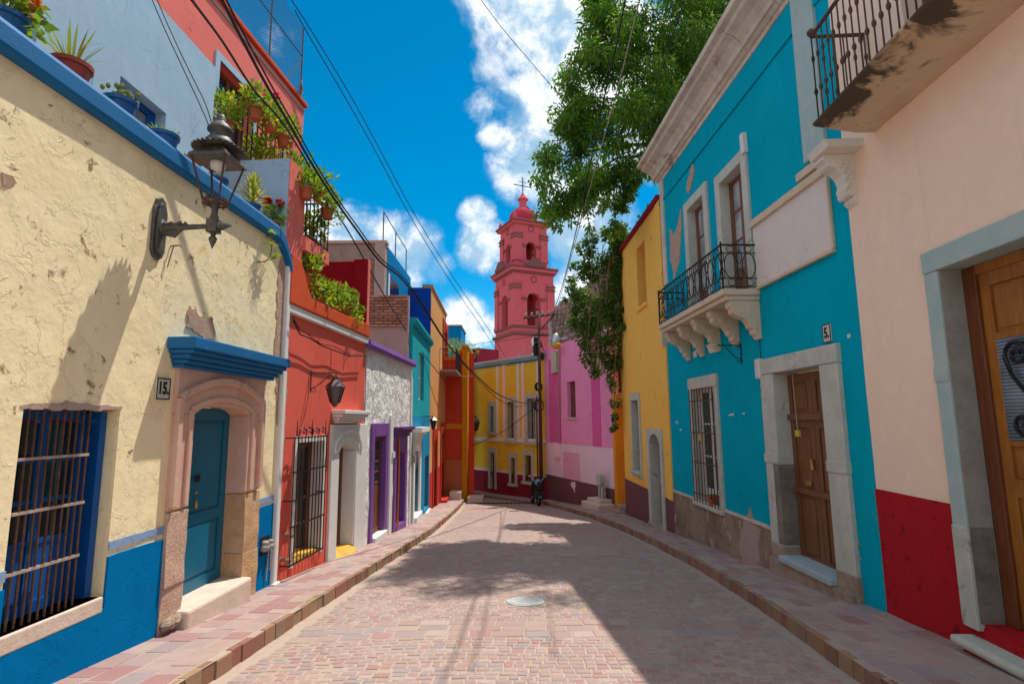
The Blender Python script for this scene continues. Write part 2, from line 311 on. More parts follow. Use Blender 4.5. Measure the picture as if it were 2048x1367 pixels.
M['amber'] = flat('amber lamp glass', (.75, .42, .03, 1), .25)
M['dark'] = flat('dark interior', (.016, .012, .011, 1), .9)
M['terracotta'] = plaster('terracotta', (.46, .13, .06, 1), bump=.2, streak=.2); M['potblue'] = paint('blue glazed pot', (.012, .115, .30, 1), .35); M['potred'] = paint('red brown pot', (.34, .05, .035, 1), .5)
M['soil'] = flat('soil', (.06, .04, .03, 1), .95)
M['rubber'] = flat('black rubber', (.015, .015, .016, 1), .6); M['cable'] = flat('black cable', (.018, .017, .017, 1), .6); M['cablepale'] = flat('pale cable', (.40, .34, .28, 1), .6)
M['leaf'] = leaf('tree leaf', (.065, .18, .028, 1), (.18, .34, .05, 1), (.30, .38, .07, 1), .66)
M['vine'] = leaf('vine leaf', (.06, .16, .022, 1), (.14, .26, .035, 1), (.18, .20, .04, 1), .5); M['dryvine'] = leaf('dry vine leaf', (.17, .10, .045, 1), (.10, .06, .03, 1), None, .2)
M['plant'] = leaf('pot plant leaf', (.14, .28, .025, 1), (.34, .46, .05, 1), (.48, .46, .06, 1)); M['spike'] = leaf('pale spiky leaf', (.26, .36, .07, 1), (.46, .46, .12, 1), (.5, .3, .08, 1))
M['succulent'] = leaf('grey green succulent', (.22, .30, .12, 1), (.36, .40, .18, 1)); M['redflower'] = leaf('red petals', (.70, .02, .03, 1), (.82, .05, .06, 1), None, .25); M['pinkflower'] = leaf('magenta petals', (.75, .03, .25, 1), (.85, .10, .38, 1), None, .25)
M['orangeflower'] = leaf('orange petals', (.7, .14, .02, 1), (.75, .3, .04, 1), None, .25)
M['bark'] = wood('tree bark', (.11, .085, .06, 1), (.17, .13, .095, 1), .9, (6, 6, 2)); M['stem'] = flat('plant stem', (.16, .14, .06, 1), .8); M['woodvine'] = flat('woody vine stem', (.28, .17, .10, 1), .9)
M['manhole'] = stone('painted manhole cover', (.50, .52, .51, 1), (.42, .44, .44, 1), (.38, .4, .4, 1), 9, .4)
M['plate'] = flat('off white enamel', (.62, .58, .50, 1), .4); M['ink'] = flat('black ink', (.02, .02, .022, 1), .6); M['whiteplastic'] = flat('white plastic', (.66, .66, .66, 1), .4)
M['yellowsill'] = paint('yellow sill paint', (.70, .40, .06, 1), .6); M['brass'] = metal('brass', (.45, .30, .09, 1), .35, None, .9); M['padlock'] = flat('yellow padlock', (.62, .44, .05, 1), .4)
M['ground'] = stone('dry ground', (.34, .26, .19, 1), (.28, .21, .15, 1), None, .8, .4); M['hill'] = stone('scrubby hillside', (.08, .11, .05, 1), (.16, .15, .08, 1), (.05, .08, .03, 1), .12, .5, 1)
M['roof'] = plaster('flat roof screed', (.38, .27, .22, 1), bump=.3); M['ribbonred'] = flat('red ribbon', (.62, .03, .02, 1)); M['ribbonorange'] = flat('orange ribbon', (.75, .34, .03, 1)); M['ribbongreen'] = flat('green ribbon', (.1, .25, .04, 1))
M['scooterblue'] = paint('pale blue scooter plastic', (.12, .35, .50, 1), .3); M['scooterwhite'] = paint('dark scooter plastic', (.035, .038, .045, 1), .3); M['mirror'] = metal('mirror chrome', (.5, .5, .5, 1), .15, None, 1)
M['meter'] = flat('grey meter casing', (.34, .32, .29, 1), .5); M['bell'] = metal('dark bronze bell', (.05, .05, .045, 1), .5, None, .7)

# ------------------------------------------------------------------ mesh helpers
def box_corner(d): return d
class MB:
    """collects geometry in (u, d, z): along the wall, outward from it, up"""
    def __init__(s): s.v = []; s.f = []; s.mi = []; s.k = 0
    def vert(s, u, d, z): s.v.append((u, -d, z)); return len(s.v)-1
    def face(s, *i): s.f.append(i); s.mi.append(s.k)
    def box(s, u0, u1, d0, d1, z0, z1):
        a = [s.vert(u, d, z) for z in (z0, z1) for d in (d0, d1) for u in (u0, u1)]
        for q in ((0, 1, 3, 2), (4, 6, 7, 5), (0, 4, 5, 1), (2, 3, 7, 6), (0, 2, 6, 4), (1, 5, 7, 3)): s.face(*[a[j] for j in q])
        return s
    def poly(s, pts): s.face(*[s.vert(*p) for p in pts]); return s
    def prism_u(s, prof, u0, u1, cap=True):          # profile of (d, z) swept along u
        n = len(prof); a = [s.vert(u0, *p) for p in prof]; b = [s.vert(u1, *p) for p in prof]
        for i in range(n): j = (i+1) % n; s.face(a[i], a[j], b[j], b[i])
        if cap: s.face(*a[::-1]); s.face(*b)
        return s
    def prism_d(s, prof, d0, d1):                    # outline of (u, z) given thickness d0..d1
        n = len(prof); a = [s.vert(p[0], d0, p[1]) for p in prof]; b = [s.vert(p[0], d1, p[1]) for p in prof]
        for i in range(n): j = (i+1) % n; s.face(a[i], a[j], b[j], b[i])
        s.face(*a[::-1]); s.face(*b); return s
    def strip(s, top, bot, d0, d1):                  # ribbon between two (u, z) polylines, thick d0..d1
        n = len(top)
        A = [[s.vert(p[0], d, p[1]) for p in L] for d in (d0, d1) for L in (top, bot)]
        for i in range(n-1):
            s.face(A[2][i], A[2][i+1], A[3][i+1], A[3][i]); s.face(A[0][i], A[1][i], A[1][i+1], A[0][i+1])
            s.face(A[0][i], A[0][i+1], A[2][i+1], A[2][i]); s.face(A[1][i], A[3][i], A[3][i+1], A[1][i+1])
        s.face(A[0][0], A[2][0], A[3][0], A[1][0]); s.face(A[0][-1], A[1][-1], A[3][-1], A[2][-1]); return s
    def prism_z(s, prof, z0, z1):                    # outline of (u, d)
        n = len(prof); a = [s.vert(*p, z0) for p in prof]; b = [s.vert(*p, z1) for p in prof]
        for i in range(n): j = (i+1) % n; s.face(a[i], a[j], b[j], b[i])
        s.face(*a[::-1]); s.face(*b); return s
    def tube(s, pts, r, n=6, r1=None, closed=False):
        pts = [Vector(p) for p in pts]; N = len(pts); rings = []
        up = Vector((.13, .21, .97)).normalized()
        for i, p in enumerate(pts):
            if closed: t = pts[(i+1) % N]-pts[i-1]
            else: t = pts[min(i+1, N-1)]-pts[max(i-1, 0)]
            t = t.normalized() if t.length > 1e-9 else Vector((0, 0, 1))
            a = t.cross(up)
            if a.length < .05: a = t.cross(Vector((1, 0, 0)))
            a.normalize(); b = t.cross(a); rr = r if r1 is None else r+(r1-r)*i/max(N-1, 1)
            rings.append([s.vert(*(p+a*math.cos(2*math.pi*k/n)*rr+b*math.sin(2*math.pi*k/n)*rr)) for k in range(n)])
        for i in range(N if closed else N-1):
            A, B = rings[i], rings[(i+1) % N]
            for k in range(n): j = (k+1) % n; s.face(A[k], A[j], B[j], B[k])
        if not closed: s.face(*rings[0][::-1]); s.face(*rings[-1])
        return s
    def lathe(s, prof, c=(0, 0, 0), n=12, cap=True, ang=0, sq=None):   # profile of (r, z)
        rings = []
        for r, z in prof: rings.append([s.vert(c[0]+r*math.cos(2*math.pi*k/n+ang), c[1]+r*math.sin(2*math.pi*k/n+ang), c[2]+z) for k in range(n)])
        for A, B in zip(rings, rings[1:]):
            for k in range(n): j = (k+1) % n; s.face(A[k], A[j], B[j], B[k])
        if cap: s.face(*rings[0][::-1]); s.face(*rings[-1])
        return s
    def blob(s, c, r, n=8, jit=.0, rnd=random):
        m_ = max(4, n//2); rings = []
        for i in range(1, m_):
            th = math.pi*i/m_
            rings.append([s.vert(*(c[a]+r[a]*(1+rnd.uniform(-jit, jit))*v for a, v in enumerate((math.sin(th)*math.cos(2*math.pi*k/n), math.sin(th)*math.sin(2*math.pi*k/n), math.cos(th))))) for k in range(n)])
        t = s.vert(c[0], c[1], c[2]+r[2]); b = s.vert(c[0], c[1], c[2]-r[2])
        for k in range(n): j = (k+1) % n; s.face(t, rings[0][k], rings[0][j]); s.face(b, rings[-1][j], rings[-1][k])
        for A, B in zip(rings, rings[1:]):
            for k in range(n): j = (k+1) % n; s.face(A[k], B[k], B[j], A[j])
        return s
    def arch(s, u0, u1, z0, z1, a0, a1, zb, zs, rise, d0, d1, n=10):
        """panel u0..u1 x z0..z1 with an arched opening a0..a1, sill zb, spring zs"""
        if a0-u0 > 1e-4: s.box(u0, a0, d0, d1, z0, zs)
        if u1-a1 > 1e-4: s.box(a1, u1, d0, d1, z0, zs)
        if zb > z0+1e-4: s.box(a0, a1, d0, d1, z0, zb)
        us = [u0]+[a0+(a1-a0)*i/n for i in range(n+1)]+[u1]
        c = (a0+a1)/2; h = (a1-a0)/2
        low = [zs]+[zs+rise*math.sqrt(max(0, 1-((x-c)/h)**2)) for x in us[1:-1]]+[zs]
        s.strip([(x, z1) for x in us], list(zip(us, low)), d0, d1); return s
    def leafquad(s, p, d, n, L, w):
        d = d.normalized(); side = d.cross(n)
        if side.length < 1e-4: side = d.cross(Vector((.3, .5, .8)))
        side.normalize(); a = s.vert(*p); b = s.vert(*(p+d*L*.5+side*w)); c = s.vert(*(p+d*L)); e = s.vert(*(p+d*L*.5-side*w))
        s.face(a, b, c, e)
    def blade(s, p, d, L, w, bend=.5, n=4):
        p = Vector(p); d = Vector(d).normalized(); side = d.cross(Vector((0, 0, 1)))
        if side.length < .05: side = Vector((1, 0, 0))
        side.normalize(); prev = None
        for i in range(n+1):
            t = i/n; q = p+d*L*t+Vector((0, 0, -bend*L*t*t)); ww = w*(1-t)**.6*(.55+.9*t if t < .5 else 1)
            a, b = s.vert(*(q-side*ww)), s.vert(*(q+side*ww))
            if prev: s.face(prev[0], prev[1], b, a)
            prev = (a, b)
    def build(s, name, mat, parent=None, smooth=False, bevel=0, label=None, kind=None):
        me = bpy.data.meshes.new(name); me.from_pydata(s.v, [], s.f)
        mats = mat if isinstance(mat, (list, tuple)) else [mat]
        for x in mats: me.materials.append(M[x])
        if len(mats) > 1: me.polygons.foreach_set('material_index', s.mi)
        if smooth: me.polygons.foreach_set('use_smooth', [True]*len(me.polygons))
        me.update()
        import bmesh
        bm = bmesh.new(); bm.from_mesh(me); bmesh.ops.recalc_face_normals(bm, faces=bm.faces); bm.to_mesh(me); bm.free()
        o = bpy.data.objects.new(name, me); COL.objects.link(o); o.parent = parent
        if bevel:
            b = o.modifiers.new('bevel', 'BEVEL'); b.width = bevel; b.segments = 2; b.limit_method = 'ANGLE'; b.angle_limit = R_(40)
        if label: o['label'] = label
        if kind: o['kind'] = kind
        return o
def thing(name, label, cat, loc=(0, 0, 0), rot=0, group=None):
    o = bpy.data.objects.new(name, None); COL.objects.link(o); o.location = loc; o.rotation_euler = (0, 0, rot); o.empty_display_size = .2
    o['label'] = label; o['category'] = cat
    if group: o['group'] = group
    return o
def tag(o, label, cat, group=None):
    o['label'] = label; o['category'] = cat
    if group: o['group'] = group
    return o
def struct(o, label=None):
    o['kind'] = 'structure'
    if label: o['label'] = label
    return o
def copy_tree(o, parent=None):
    c = o.copy(); COL.objects.link(c)
    if parent is not None: c.parent = parent
    for ch in o.children: copy_tree(ch, c)
    return c
class Facade:
    def __init__(s, P0, P1, zb=0):
        s.P0, s.P1, s.zb = np.array(P0, float), np.array(P1, float), zb
        e = s.P1-s.P0; s.L = float(np.hypot(*e)); s.e = e/s.L; s.n = np.array([s.e[1], -s.e[0]]); s.rot = math.atan2(s.e[1], s.e[0])
    def W(s, px, py, d=0):
        Q0 = s.P0+s.n*d; Q = at_plane(px, py, Q0, Q0+s.e); return float((Q[:2]-Q0)@s.e), float(Q[2]-s.zb)
    def u(s, px, py, d=0): return s.W(px, py, d)[0]
    def z(s, px, py, d=0): return s.W(px, py, d)[1]
    def w(s, u, d=0, z=0): q = s.P0+s.e*u+s.n*d; return (float(q[0]), float(q[1]), z+s.zb)
    def thing(s, name, label, cat, group=None): return thing(name, label, cat, (s.P0[0], s.P0[1], s.zb), s.rot, group)
    def at(s, name, label, cat, u, d, z, group=None): return thing(name, label, cat, s.w(u, d, z), s.rot, group)
def wob(u, z, k): return .007*mnoise.noise(Vector((u*1.3+k*7, z*1.3, k)))+.004*mnoise.noise(Vector((u*4.1, z*4.3, k*3)))
def wall(parent, mat, u0, u1, z0, z1, openings=(), th=.32, d=0, name='wall', step=.45, wobble=1, label=None):
    """wall with rectangular openings (ua, ub, za, zb); front face at d, gently uneven"""
    us = {u0, u1}; zs = {z0, z1}
    for o in openings: us |= {o[0], o[1]}; zs |= {o[2], o[3]}
    def fill(S_):
        S_ = sorted(x for x in S_); out = [S_[0]]
        for a, b in zip(S_, S_[1:]):
            k = max(1, int((b-a)/step))
            out += [a+(b-a)*i/k for i in range(1, k+1)]
        return out
    us = [x for x in fill(us) if u0-1e-6 <= x <= u1+1e-6]; zs = [x for x in fill(zs) if z0-1e-6 <= x <= z1+1e-6]
    mb = MB(); k = random.random()*50; F = {}; B = {}
    def fv(i, j):
        if (i, j) not in F: F[i, j] = mb.vert(us[i], d+wobble*wob(us[i], zs[j], k), zs[j])
        return F[i, j]
    def bv(i, j):
        if (i, j) not in B: B[i, j] = mb.vert(us[i], d-th, zs[j])
        return B[i, j]
    def solid(i, j):
        if not (0 <= i < len(us)-1 and 0 <= j < len(zs)-1): return False
        cu, cz = (us[i]+us[i+1])/2, (zs[j]+zs[j+1])/2
        return not any(o[0] < cu < o[1] and o[2] < cz < o[3] for o in openings)
    for i in range(len(us)-1):
        for j in range(len(zs)-1):
            if not solid(i, j): continue
            mb.face(fv(i, j), fv(i+1, j), fv(i+1, j+1), fv(i, j+1)); mb.face(bv(i, j), bv(i, j+1), bv(i+1, j+1), bv(i+1, j))
            if not solid(i-1, j): mb.face(fv(i, j), fv(i, j+1), bv(i, j+1), bv(i, j))
            if not solid(i+1, j): mb.face(fv(i+1, j), bv(i+1, j), bv(i+1, j+1), fv(i+1, j+1))
            if not solid(i, j-1): mb.face(fv(i, j), bv(i, j), bv(i+1, j), fv(i+1, j))
            if not solid(i, j+1): mb.face(fv(i, j+1), fv(i+1, j+1), bv(i+1, j+1), bv(i, j+1))
    return mb.build(name, mat, parent, label=label)
def wavy(name, mat, parent, u0, u1, z0, z1, d0, d1, amp=.008, n=14, cut=()):
    """painted band or dado standing a few mm proud, with a hand-painted upper edge"""
    segs = []; a = u0
    for c0, c1 in sorted(cut): segs.append((a, c0)); a = c1
    segs.append((a, u1)); mb = MB(); k = random.random()*9
    for a, b in segs:
        if b-a < .01: continue
        us = [a+(b-a)*i/n for i in range(n+1)]; w = lambda x: amp*mnoise.noise(Vector((x*5, k, 0)))
        mb.strip([(x, z1+w(x)) for x in us], [(x, z0+(w(x+3) if z0 > -1 else 0)) for x in us], d0, d1)
    return mb.build(name, mat, parent)

# ------------------------------------------------------------------ ground, road, pavements
def zr(y):
    if y < 23: return -.079*y
    t = min(1, (y-23)/9); return -.079*23-.079*9*(t-t*t/2)
def poly_at(pl, y):
    for (x0, y0), (x1, y1) in zip(pl, pl[1:]):
        if y <= y1: return x0+(x1-x0)*(y-y0)/(y1-y0)
    return pl[-1][0]
KL = [(-2.72, -4), (-2.62, 3), (-2.55, 4.9), (-2.42, 8.56), (-2.26, 12), (-2.15, 15.4), (-2.2, 21), (-2.33, 27.2)]
KR = [(2.70, -4), (2.72, 3), (2.80, 4.8), (3.02, 7.3), (3.12, 9.7), (3.08, 12.5), (2.95, 15.2), (2.58, 19.2), (2.0, 22.4), (1.21, 26.2)]
WL = [(-3.90, -4), (-3.64, 2.6), (-3.40, 8.1), (-3.12, 11.66), (-2.93, 16.11), (-3.14, 21.1), (-3.30, 27.5)]
WR = [(3.62, -4), (3.9, 3), (4.06, 6.35), (3.80, 13.43), (3.70, 18.9), (3.66, 20.6), (1.6, 26.5)]
mb = MB()
for a, b in ((-300, -60), (-60, 60), (60, 300)):
    for c, d in ((-60, -5), (-5, 120), (120, 1500)): mb.poly([(a, -c, -3.2), (b, -c, -3.2), (b, -d, -3.2), (a, -d, -3.2)])
struct(mb.build('ground', 'ground'), 'dry ground beyond the houses')
ys = np.concatenate([np.arange(-4, 34, .5), [34, 38, 46]])
def sheet(xa, xb, dz, ys, nx=4):
    mb = MB(); rows = []
    for y in ys:
        a, b = xa(y), xb(y); rows.append([mb.vert(a+(b-a)*i/nx, -y, zr(y)+dz) for i in range(nx+1)])
    for A, B in zip(rows, rows[1:]):
        for i in range(nx): mb.face(A[i], A[i+1], B[i+1], B[i])
    return mb
road = sheet(lambda y: poly_at(KL, y)-.05 if y < 27 else -9, lambda y: poly_at(KR, y)+.05 if y < 26 else 3, -.006, ys).build('road', 'mortar')
struct(road, 'street of rose coloured setts running downhill')
far = sheet(lambda y: -9 if y > 27.6 else poly_at(KL, y), lambda y: 2.5 if y > 26.6 else poly_at(KR, y), .004, np.arange(25.6, 46, .5)).build('road_surface', 'roadfar', road)
def sett_geo(mb, cx, cy, w, h, rot=0, dz=0, inset=.007, zb=-.03, base=0, j=.006):
    ca, sa = math.cos(rot), math.sin(rot); tz = random.uniform(-.0025, .0035)+dz; A = []
    for k, (sx, sy) in enumerate(((-1, -1), (1, -1), (1, 1), (-1, 1))):
        x = sx*w/2+random.uniform(-j, j); y = sy*h/2+random.uniform(-j, j); A.append((x, y))
    lo = []; mid = []; hi = []
    tx, ty = random.uniform(-.012, .012), random.uniform(-.012, .012)
    for (x, y) in A:
        for L, f, z in ((lo, 1, zb), (mid, 1, -inset*.9), (hi, 1-2*inset/min(w, h), 0)):
            xx, yy = x*f, y*f; X, Y = cx+ca*xx-sa*yy, cy+sa*xx+ca*yy
            L.append(mb.vert(X, -Y, base+zr(Y)+z+tz+(tx*xx+ty*yy)*(1 if L is not lo else 0)))
    mb.face(*hi)
    for i in range(4):
        k = (i+1) % 4; mb.face(mid[i], mid[k], hi[k], hi[i]); mb.face(lo[i], lo[k], mid[k], mid[i])
setts = []
y = 3.4; row = 0
while y < 26.4:
    band = 6.0 < y < 6.45 or 11.2 < y < 11.45 or 17.0 < y < 17.2
    h = random.uniform(.20, .23) if band else random.uniform(.085, .115)
    xl, xr = poly_at(KL, y)+.13, poly_at(KR, y)-.10; x = xl+random.uniform(0, .06); cen = (xl+xr)/2; half = (xr-xl)/2
    while x < xr-.05:
        w = random.uniform(.22, .36) if band else random.uniform(.085, .155)
        if x+w > xr: w = xr-x
        if w > .06:
            cx = x+w/2; arch = .16*(1-((cx-cen)/half)**2)+.05*math.sin(cx*2.1+y*.6)
            setts.append((cx, y+h/2+arch, w-.015, h-.015))
        x += w
    y += h; row += 1
MH = at_plane(1051, 1202, (0, 8), (1, 8)); 
dmh = ray(1051, 1202); tmh = -CAM_H/(dmh[2]+.079*dmh[1]); MH = _C+dmh*tmh
setts = [q for q in setts if math.hypot(q[0]-MH[0], q[1]-MH[1]) > .27]
def inframe(q):
    d = np.array([q[0], q[1], zr(q[1])])-_C; w = d@_f; px = 1024+FPX*(d@_r)/w; py = 683.5-FPX*(d@_u)/w
    return 0 < px < 2048 and py < 1380
order = sorted(setts, key=lambda q: (not inframe(q), q[1]/math.sqrt(q[2]*q[3])*.1+q[1]))
for q in order[:298]:
    mb = MB(); c = (q[0], q[1]); sett_geo(mb, *q, rot=random.uniform(-.05, .05)); mb.build('sett', 'sett', road)
mb = MB()
for q in order[298:]: sett_geo(mb, *q, rot=random.uniform(-.05, .05))
mb.build('setts', 'sett', road, kind='stuff')
def pavement(name, K, Wl, sgn, y0, y1, rows, label):
    kerbx = lambda y: poly_at(K, y); wallx = lambda y: poly_at(Wl, y)
    o = sheet(lambda y: min(kerbx(y), wallx(y)) if sgn < 0 else kerbx(y), lambda y: kerbx(y) if sgn < 0 else wallx(y), .1455, np.arange(y0, y1, .4), 3).build(name, 'mortar')
    struct(o, label); n = 0; rest = MB()
    # mortar showing between the kerb stones
    ks = np.arange(3.2, y1-.2, .3); mbk = MB()
    A_ = [(mbk.vert(kerbx(q)+sgn*.012, -q, zr(q)-.1), mbk.vert(kerbx(q)+sgn*.012, -q, zr(q)+.1455)) for q in ks]
    for p_, q_ in zip(A_, A_[1:]): mbk.face(p_[0], q_[0], q_[1], p_[1])
    mbk.build('kerb_mortar', 'mortar', o)
    # kerb stones
    y = 3.4
    while y < y1-.45:
        L = random.uniform(.17, .27); ya, yb = y+.006, y+L-.006; w = random.uniform(.055, .075); mb = MB()
        jo = random.uniform(-.012, .012); jz = random.uniform(-.008, .006); A = []
        for zz, ins in ((-.12, 0), (.144, 0), (.152, .007)):
            for (yy, side) in ((ya, 0), (yb, 0), (yb, 1), (ya, 1)):
                xo = kerbx(yy)+jo+sgn*(ins if side == 0 else w-ins)
                A.append(mb.vert(xo, -(yy+(ins if yy == ya else -ins)), zr(yy)+zz+jz))
        for a in (0, 4):
            for i in range(4): k = (i+1) % 4; mb.face(A[a+i], A[a+k], A[a+4+k], A[a+4+i])
        mb.face(*A[8:12]); mb.build('kerbstone', 'kerb', o); y += L
    # slabs, laid in rows along the walk
    rowsx = [(i/rows, (i+1)/rows) for i in range(rows)]; lst = []
    for a, b in rowsx:
        y = 3.3+random.uniform(0, .3)
        while y < y1-.5:
            L = random.uniform(.20, .38); ym = y+L/2
            xa = kerbx(ym)+sgn*.082; xb = wallx(ym)+sgn*(-.0); x0, x1 = xa+(xb-xa)*a, xa+(xb-xa)*b
            if abs(x1-x0) > .08: lst.append(((x0+x1)/2, ym, abs(x1-x0)-.013, L-.013))
            y += L
    lst.sort(key=lambda q: (not inframe(q), q[1]))
    for k, q in enumerate(lst):
        tgt = MB() if k < 290 else rest
        sl_ = (kerbx(q[1]+.2)-kerbx(q[1]-.2))/.4
        sett_geo(tgt, *q, rot=-math.atan(sl_)*.8, base=.15, inset=.005, j=.008)
        if k < 290: tgt.build('paving_slab', 'paver', o)
    if rest.v: rest.build('paving_slabs', 'paver', o, kind='stuff')
    return o
pavement('pavement_left', KL, WL, -1, -4, 27.6, 4, 'narrow raised pavement of rose slabs below the cream house')
pavement('pavement_right', KR, WR, 1, -4, 26.6, 5, 'raised pavement of rose slabs in shade below the teal house')

# ------------------------------------------------------------------ helpers for house details
def grille(F, parent, px_uz, d, nb, hb, mat='ironbrown', r=.008, flatmat=None, name='window_grille'):
    u0, u1, z0, z1 = px_uz
    go = None
    for z in hb:
        o = MB().box(u0-.02, u1+.02, d-.010, d+.010, z-.011, z+.011).build(name if go is None else 'crossbar', flatmat or mat, go or parent); go = go or o
    for i in range(nb):
        u = u0+(u1-u0)*i/(nb-1); MB().tube([(u, d, z0), (u+random.uniform(-.006, .006), d, (z0+z1)/2), (u, d, z1)], r, 6).build('bar', mat, go)
    return go
def casement(parent, u0, u1, z0, z1, d, frame='bluewood', pane='glass', leaves=2, rows=3, fr=.06, name='window', lower=0):
    """window frame as a part, panes as its sub-parts; lower = height of a solid panel at the foot"""
    mb = MB(); mb.box(u0, u0+fr, d-.06, d, z0, z1); mb.box(u1-fr, u1, d-.06, d, z0, z1); mb.box(u0+fr, u1-fr, d-.06, d-.001, z1-fr, z1); mb.box(u0+fr, u1-fr, d-.06, d-.001, z0, z0+fr)
    w = (u1-u0-2*fr)/leaves; panes = []
    for i in range(leaves):
        a = u0+fr+w*i; b = a+w
        mb.box(a, a+.045, d-.05, d-.006, z0+fr, z1-fr); mb.box(b-.045, b, d-.05, d-.006, z0+fr, z1-fr)
        zz0 = z0+fr+lower
        if lower: mb.box(a+.045, b-.045, d-.045, d-.02, z0+fr, zz0)
        for j in range(rows):
            c0 = zz0+(z1-fr-zz0)*j/rows; c1 = zz0+(z1-fr-zz0)*(j+1)/rows
            mb.box(a+.045, b-.045, d-.045, d-.01, c0-.018, c0+.018); panes.append((a+.045, b-.045, c0+.018, c1-.018))
    o = mb.build(name, frame, parent)
    for p in panes: MB().box(p[0], p[1], d-.036, d-.028, p[2], p[3]).build('pane', pane, o)
    return o
def panel_door(parent, u0, u1, z0, z1, d, mat, leaves=1, rows=((.05, .42), (.48, .96)), hollow=.018, pmat=None, name='door', gap=.008):
    mb = MB(); w = (u1-u0)/leaves; pan = []
    for i in range(leaves):
        a = u0+w*i+(gap if i else 0); b = u0+w*(i+1); s = min(.12, w*.17); H = z1-z0
        mb.box(a, a+s, d-.05, d, z0, z1); mb.box(b-s, b, d-.05, d, z0, z1); edges = [0]
        prev = z0
        for r0, r1 in rows:
            mb.box(a+s, b-s, d-.05, d-.001, prev, z0+H*r0); prev = z0+H*r1; pan.append((a+s, b-s, z0+H*r0, z0+H*r1))
        mb.box(a+s, b-s, d-.05, d-.001, prev, z1)
    o = mb.build(name, mat, parent)
    for p in pan:
        m2 = MB(); m2.box(p[0], p[1], d-.045, d-hollow, p[2], p[3]); i = .035
        m2.box(p[0]+i, p[1]-i, d-hollow, d-hollow+.012, p[2]+i, p[3]-i); m2.build('panel', pmat or mat, o, bevel=.006)
    return o
def body(F, H, depth, roof='roof', z0=-3.2, u0=0, u1=None, wallmat=None, front=-.33):
    """back, side and roof of a house, behind its front wall"""
    u1 = F.L if u1 is None else u1; mb = MB()
    MB().box(u0-.0, u1+.0, -depth, front, H-.16, H-.03).build('roof', roof, wallmat[1])
    m2 = MB(); m2.box(u0+.004, u0+.25, -depth, front, z0, H-.17); m2.box(u1-.25, u1-.004, -depth, front, z0, H-.17); m2.box(u0+.26, u1-.26, -depth, -depth+.25, z0, H-.17)
    m2.build('rear_wall', wallmat[0], wallmat[1])

# ================================================================== left side
# ---- the cream house, number 15
LA = Facade((-3.64, 2.6), (-3.40, 8.1)); h = LA.thing('cream_house', 'cream plastered house with blue dado, blue ledge and pink stone doorway', 'house')
H15 = h
uE = LA.L
zl = LA.z(300, 300); 
zl_bot = .5*(LA.z(120, 190)+LA.z(450, 413)); zl_top = zl_bot+.24
wu0, wu1 = LA.u(22, 1030), LA.u(224, 1000); wz1 = LA.z(140, 817); wz0 = LA.z(195, 1195)
du0, du1 = LA.u(370, 1000), LA.u(482, 1000); dz1 = LA.z(440, 812); dz0 = LA.z(372, 1206)
wall(h, 'cream', -6.5, uE, -2.2, zl_bot+.02, [(wu0, wu1, wz0, wz1), (du0-.06, du1+.06, -2.2, dz1+.05)], .36)
zd = LA.z(322, 1078); zs = LA.z(322, 1060)
so0, so1 = LA.u(330, 1000), LA.u(512, 1000)          # outer edges of the stone doorway
wavy('dado', 'bluedado', h, -6.5, wu0, -2.0, zd, -.01, .016); wavy('dado', 'bluedado', h, wu0, wu1, -2.0, wz0-.10, -.01, .016, .004)
wavy('dado', 'bluedado', h, wu1, so0+.01, -2.0, zd, -.01, .016, n=8); wavy('dado', 'bluedado', h, so1-.01, uE-.005, -2.0, zd+.01, -.01, .016, n=8)
for a, b in ((-6.5, wu0), (wu1, so0), (so1, uE-.004)): wavy('painted_line', 'paleblueline', h, a+.004, b, zd+.05, zd+.125, -.01, .012, .004)
# window in a deep recess behind bars
rd = -.24
win = casement(h, wu0-.02, wu1, wz0, wz1, rd, 'bluewood', 'glass', 2, 3, .09, lower=.45)
MB().box(wu1-.012, wu1-.004, rd+.0, -.02, wz0+.02, wz1-.01).build('reveal', 'cream', h)
MB().box(wu1-.09, wu1-.02, rd-.0, rd+.14, wz0, wz1-.02).build('shutter', 'bluewood', win)
sm = MB(); sm.box(wu0-.03, wu1-.02, -.34, .02, wz0-.13, wz0); sm.build('sill', 'yellowsill' if False else 'step', win, bevel=.012)
gz = [LA.z(100, 915), LA.z(100, 1018), LA.z(100, 1130)]
grille(LA, h, (wu0+.05, wu1-.26, wz0+.0, wz1), -.06, 11, gz, 'ironbrown', .010, 'ironpale')
# doorway of moulded cantera
ds = MB(); tz = LA.z(440, 738); spring = dz1-.10
ds.arch(so0, so1, dz0+1.02, tz, du0, du1, dz0+1.02, spring, dz1-spring, -.30, .045)
dso = ds.build('door_surround', 'pinkstone', h, bevel=.012)
am = MB(); n = 12; c_, hw = (du0+du1)/2, (du1-du0)/2
for k, (r0, r1, dd) in enumerate(((.06, .12, .075), (.26, .34, .095))):
    pts = lambda r: [(c_-(hw+r)+2*(hw+r)*i/n, spring+r*.55+(.09+r*.45)*(1-(2*i/n-1)**2)) for i in range(n+1)]
    am.strip(pts(r1), pts(r0), .04, dd)
    for sg in (-1, 1):
        a, b = sorted((c_+sg*(hw+r0), c_+sg*(hw+r1))); am.box(a, b, .04, dd-.001, dz0+1.05, spring+(r0+r1)*.275)
am.build('moulding', 'pinkstone', dso, bevel=.01)
for (a, b) in ((so0-.01, du0), (du1, so1+.01)):
    zz = [dz0-.32, dz0+.28, dz0+1.0]
    for i, (za, zb_) in enumerate(zip(zz, zz[1:])):
        wall(dso, 'roughstone' if a > du0 else 'pinkworn', a+.012, b-.004, za, zb_-.006, (), .34, .045+.008*i, 'jamb_stone', .05, 3.6)
th = MB(); th.box(du0-.08, du1+.06, -.3, .17, dz0-.30, dz0-.005); th.build('threshold', 'step', h, bevel=.03)
rb = MB()
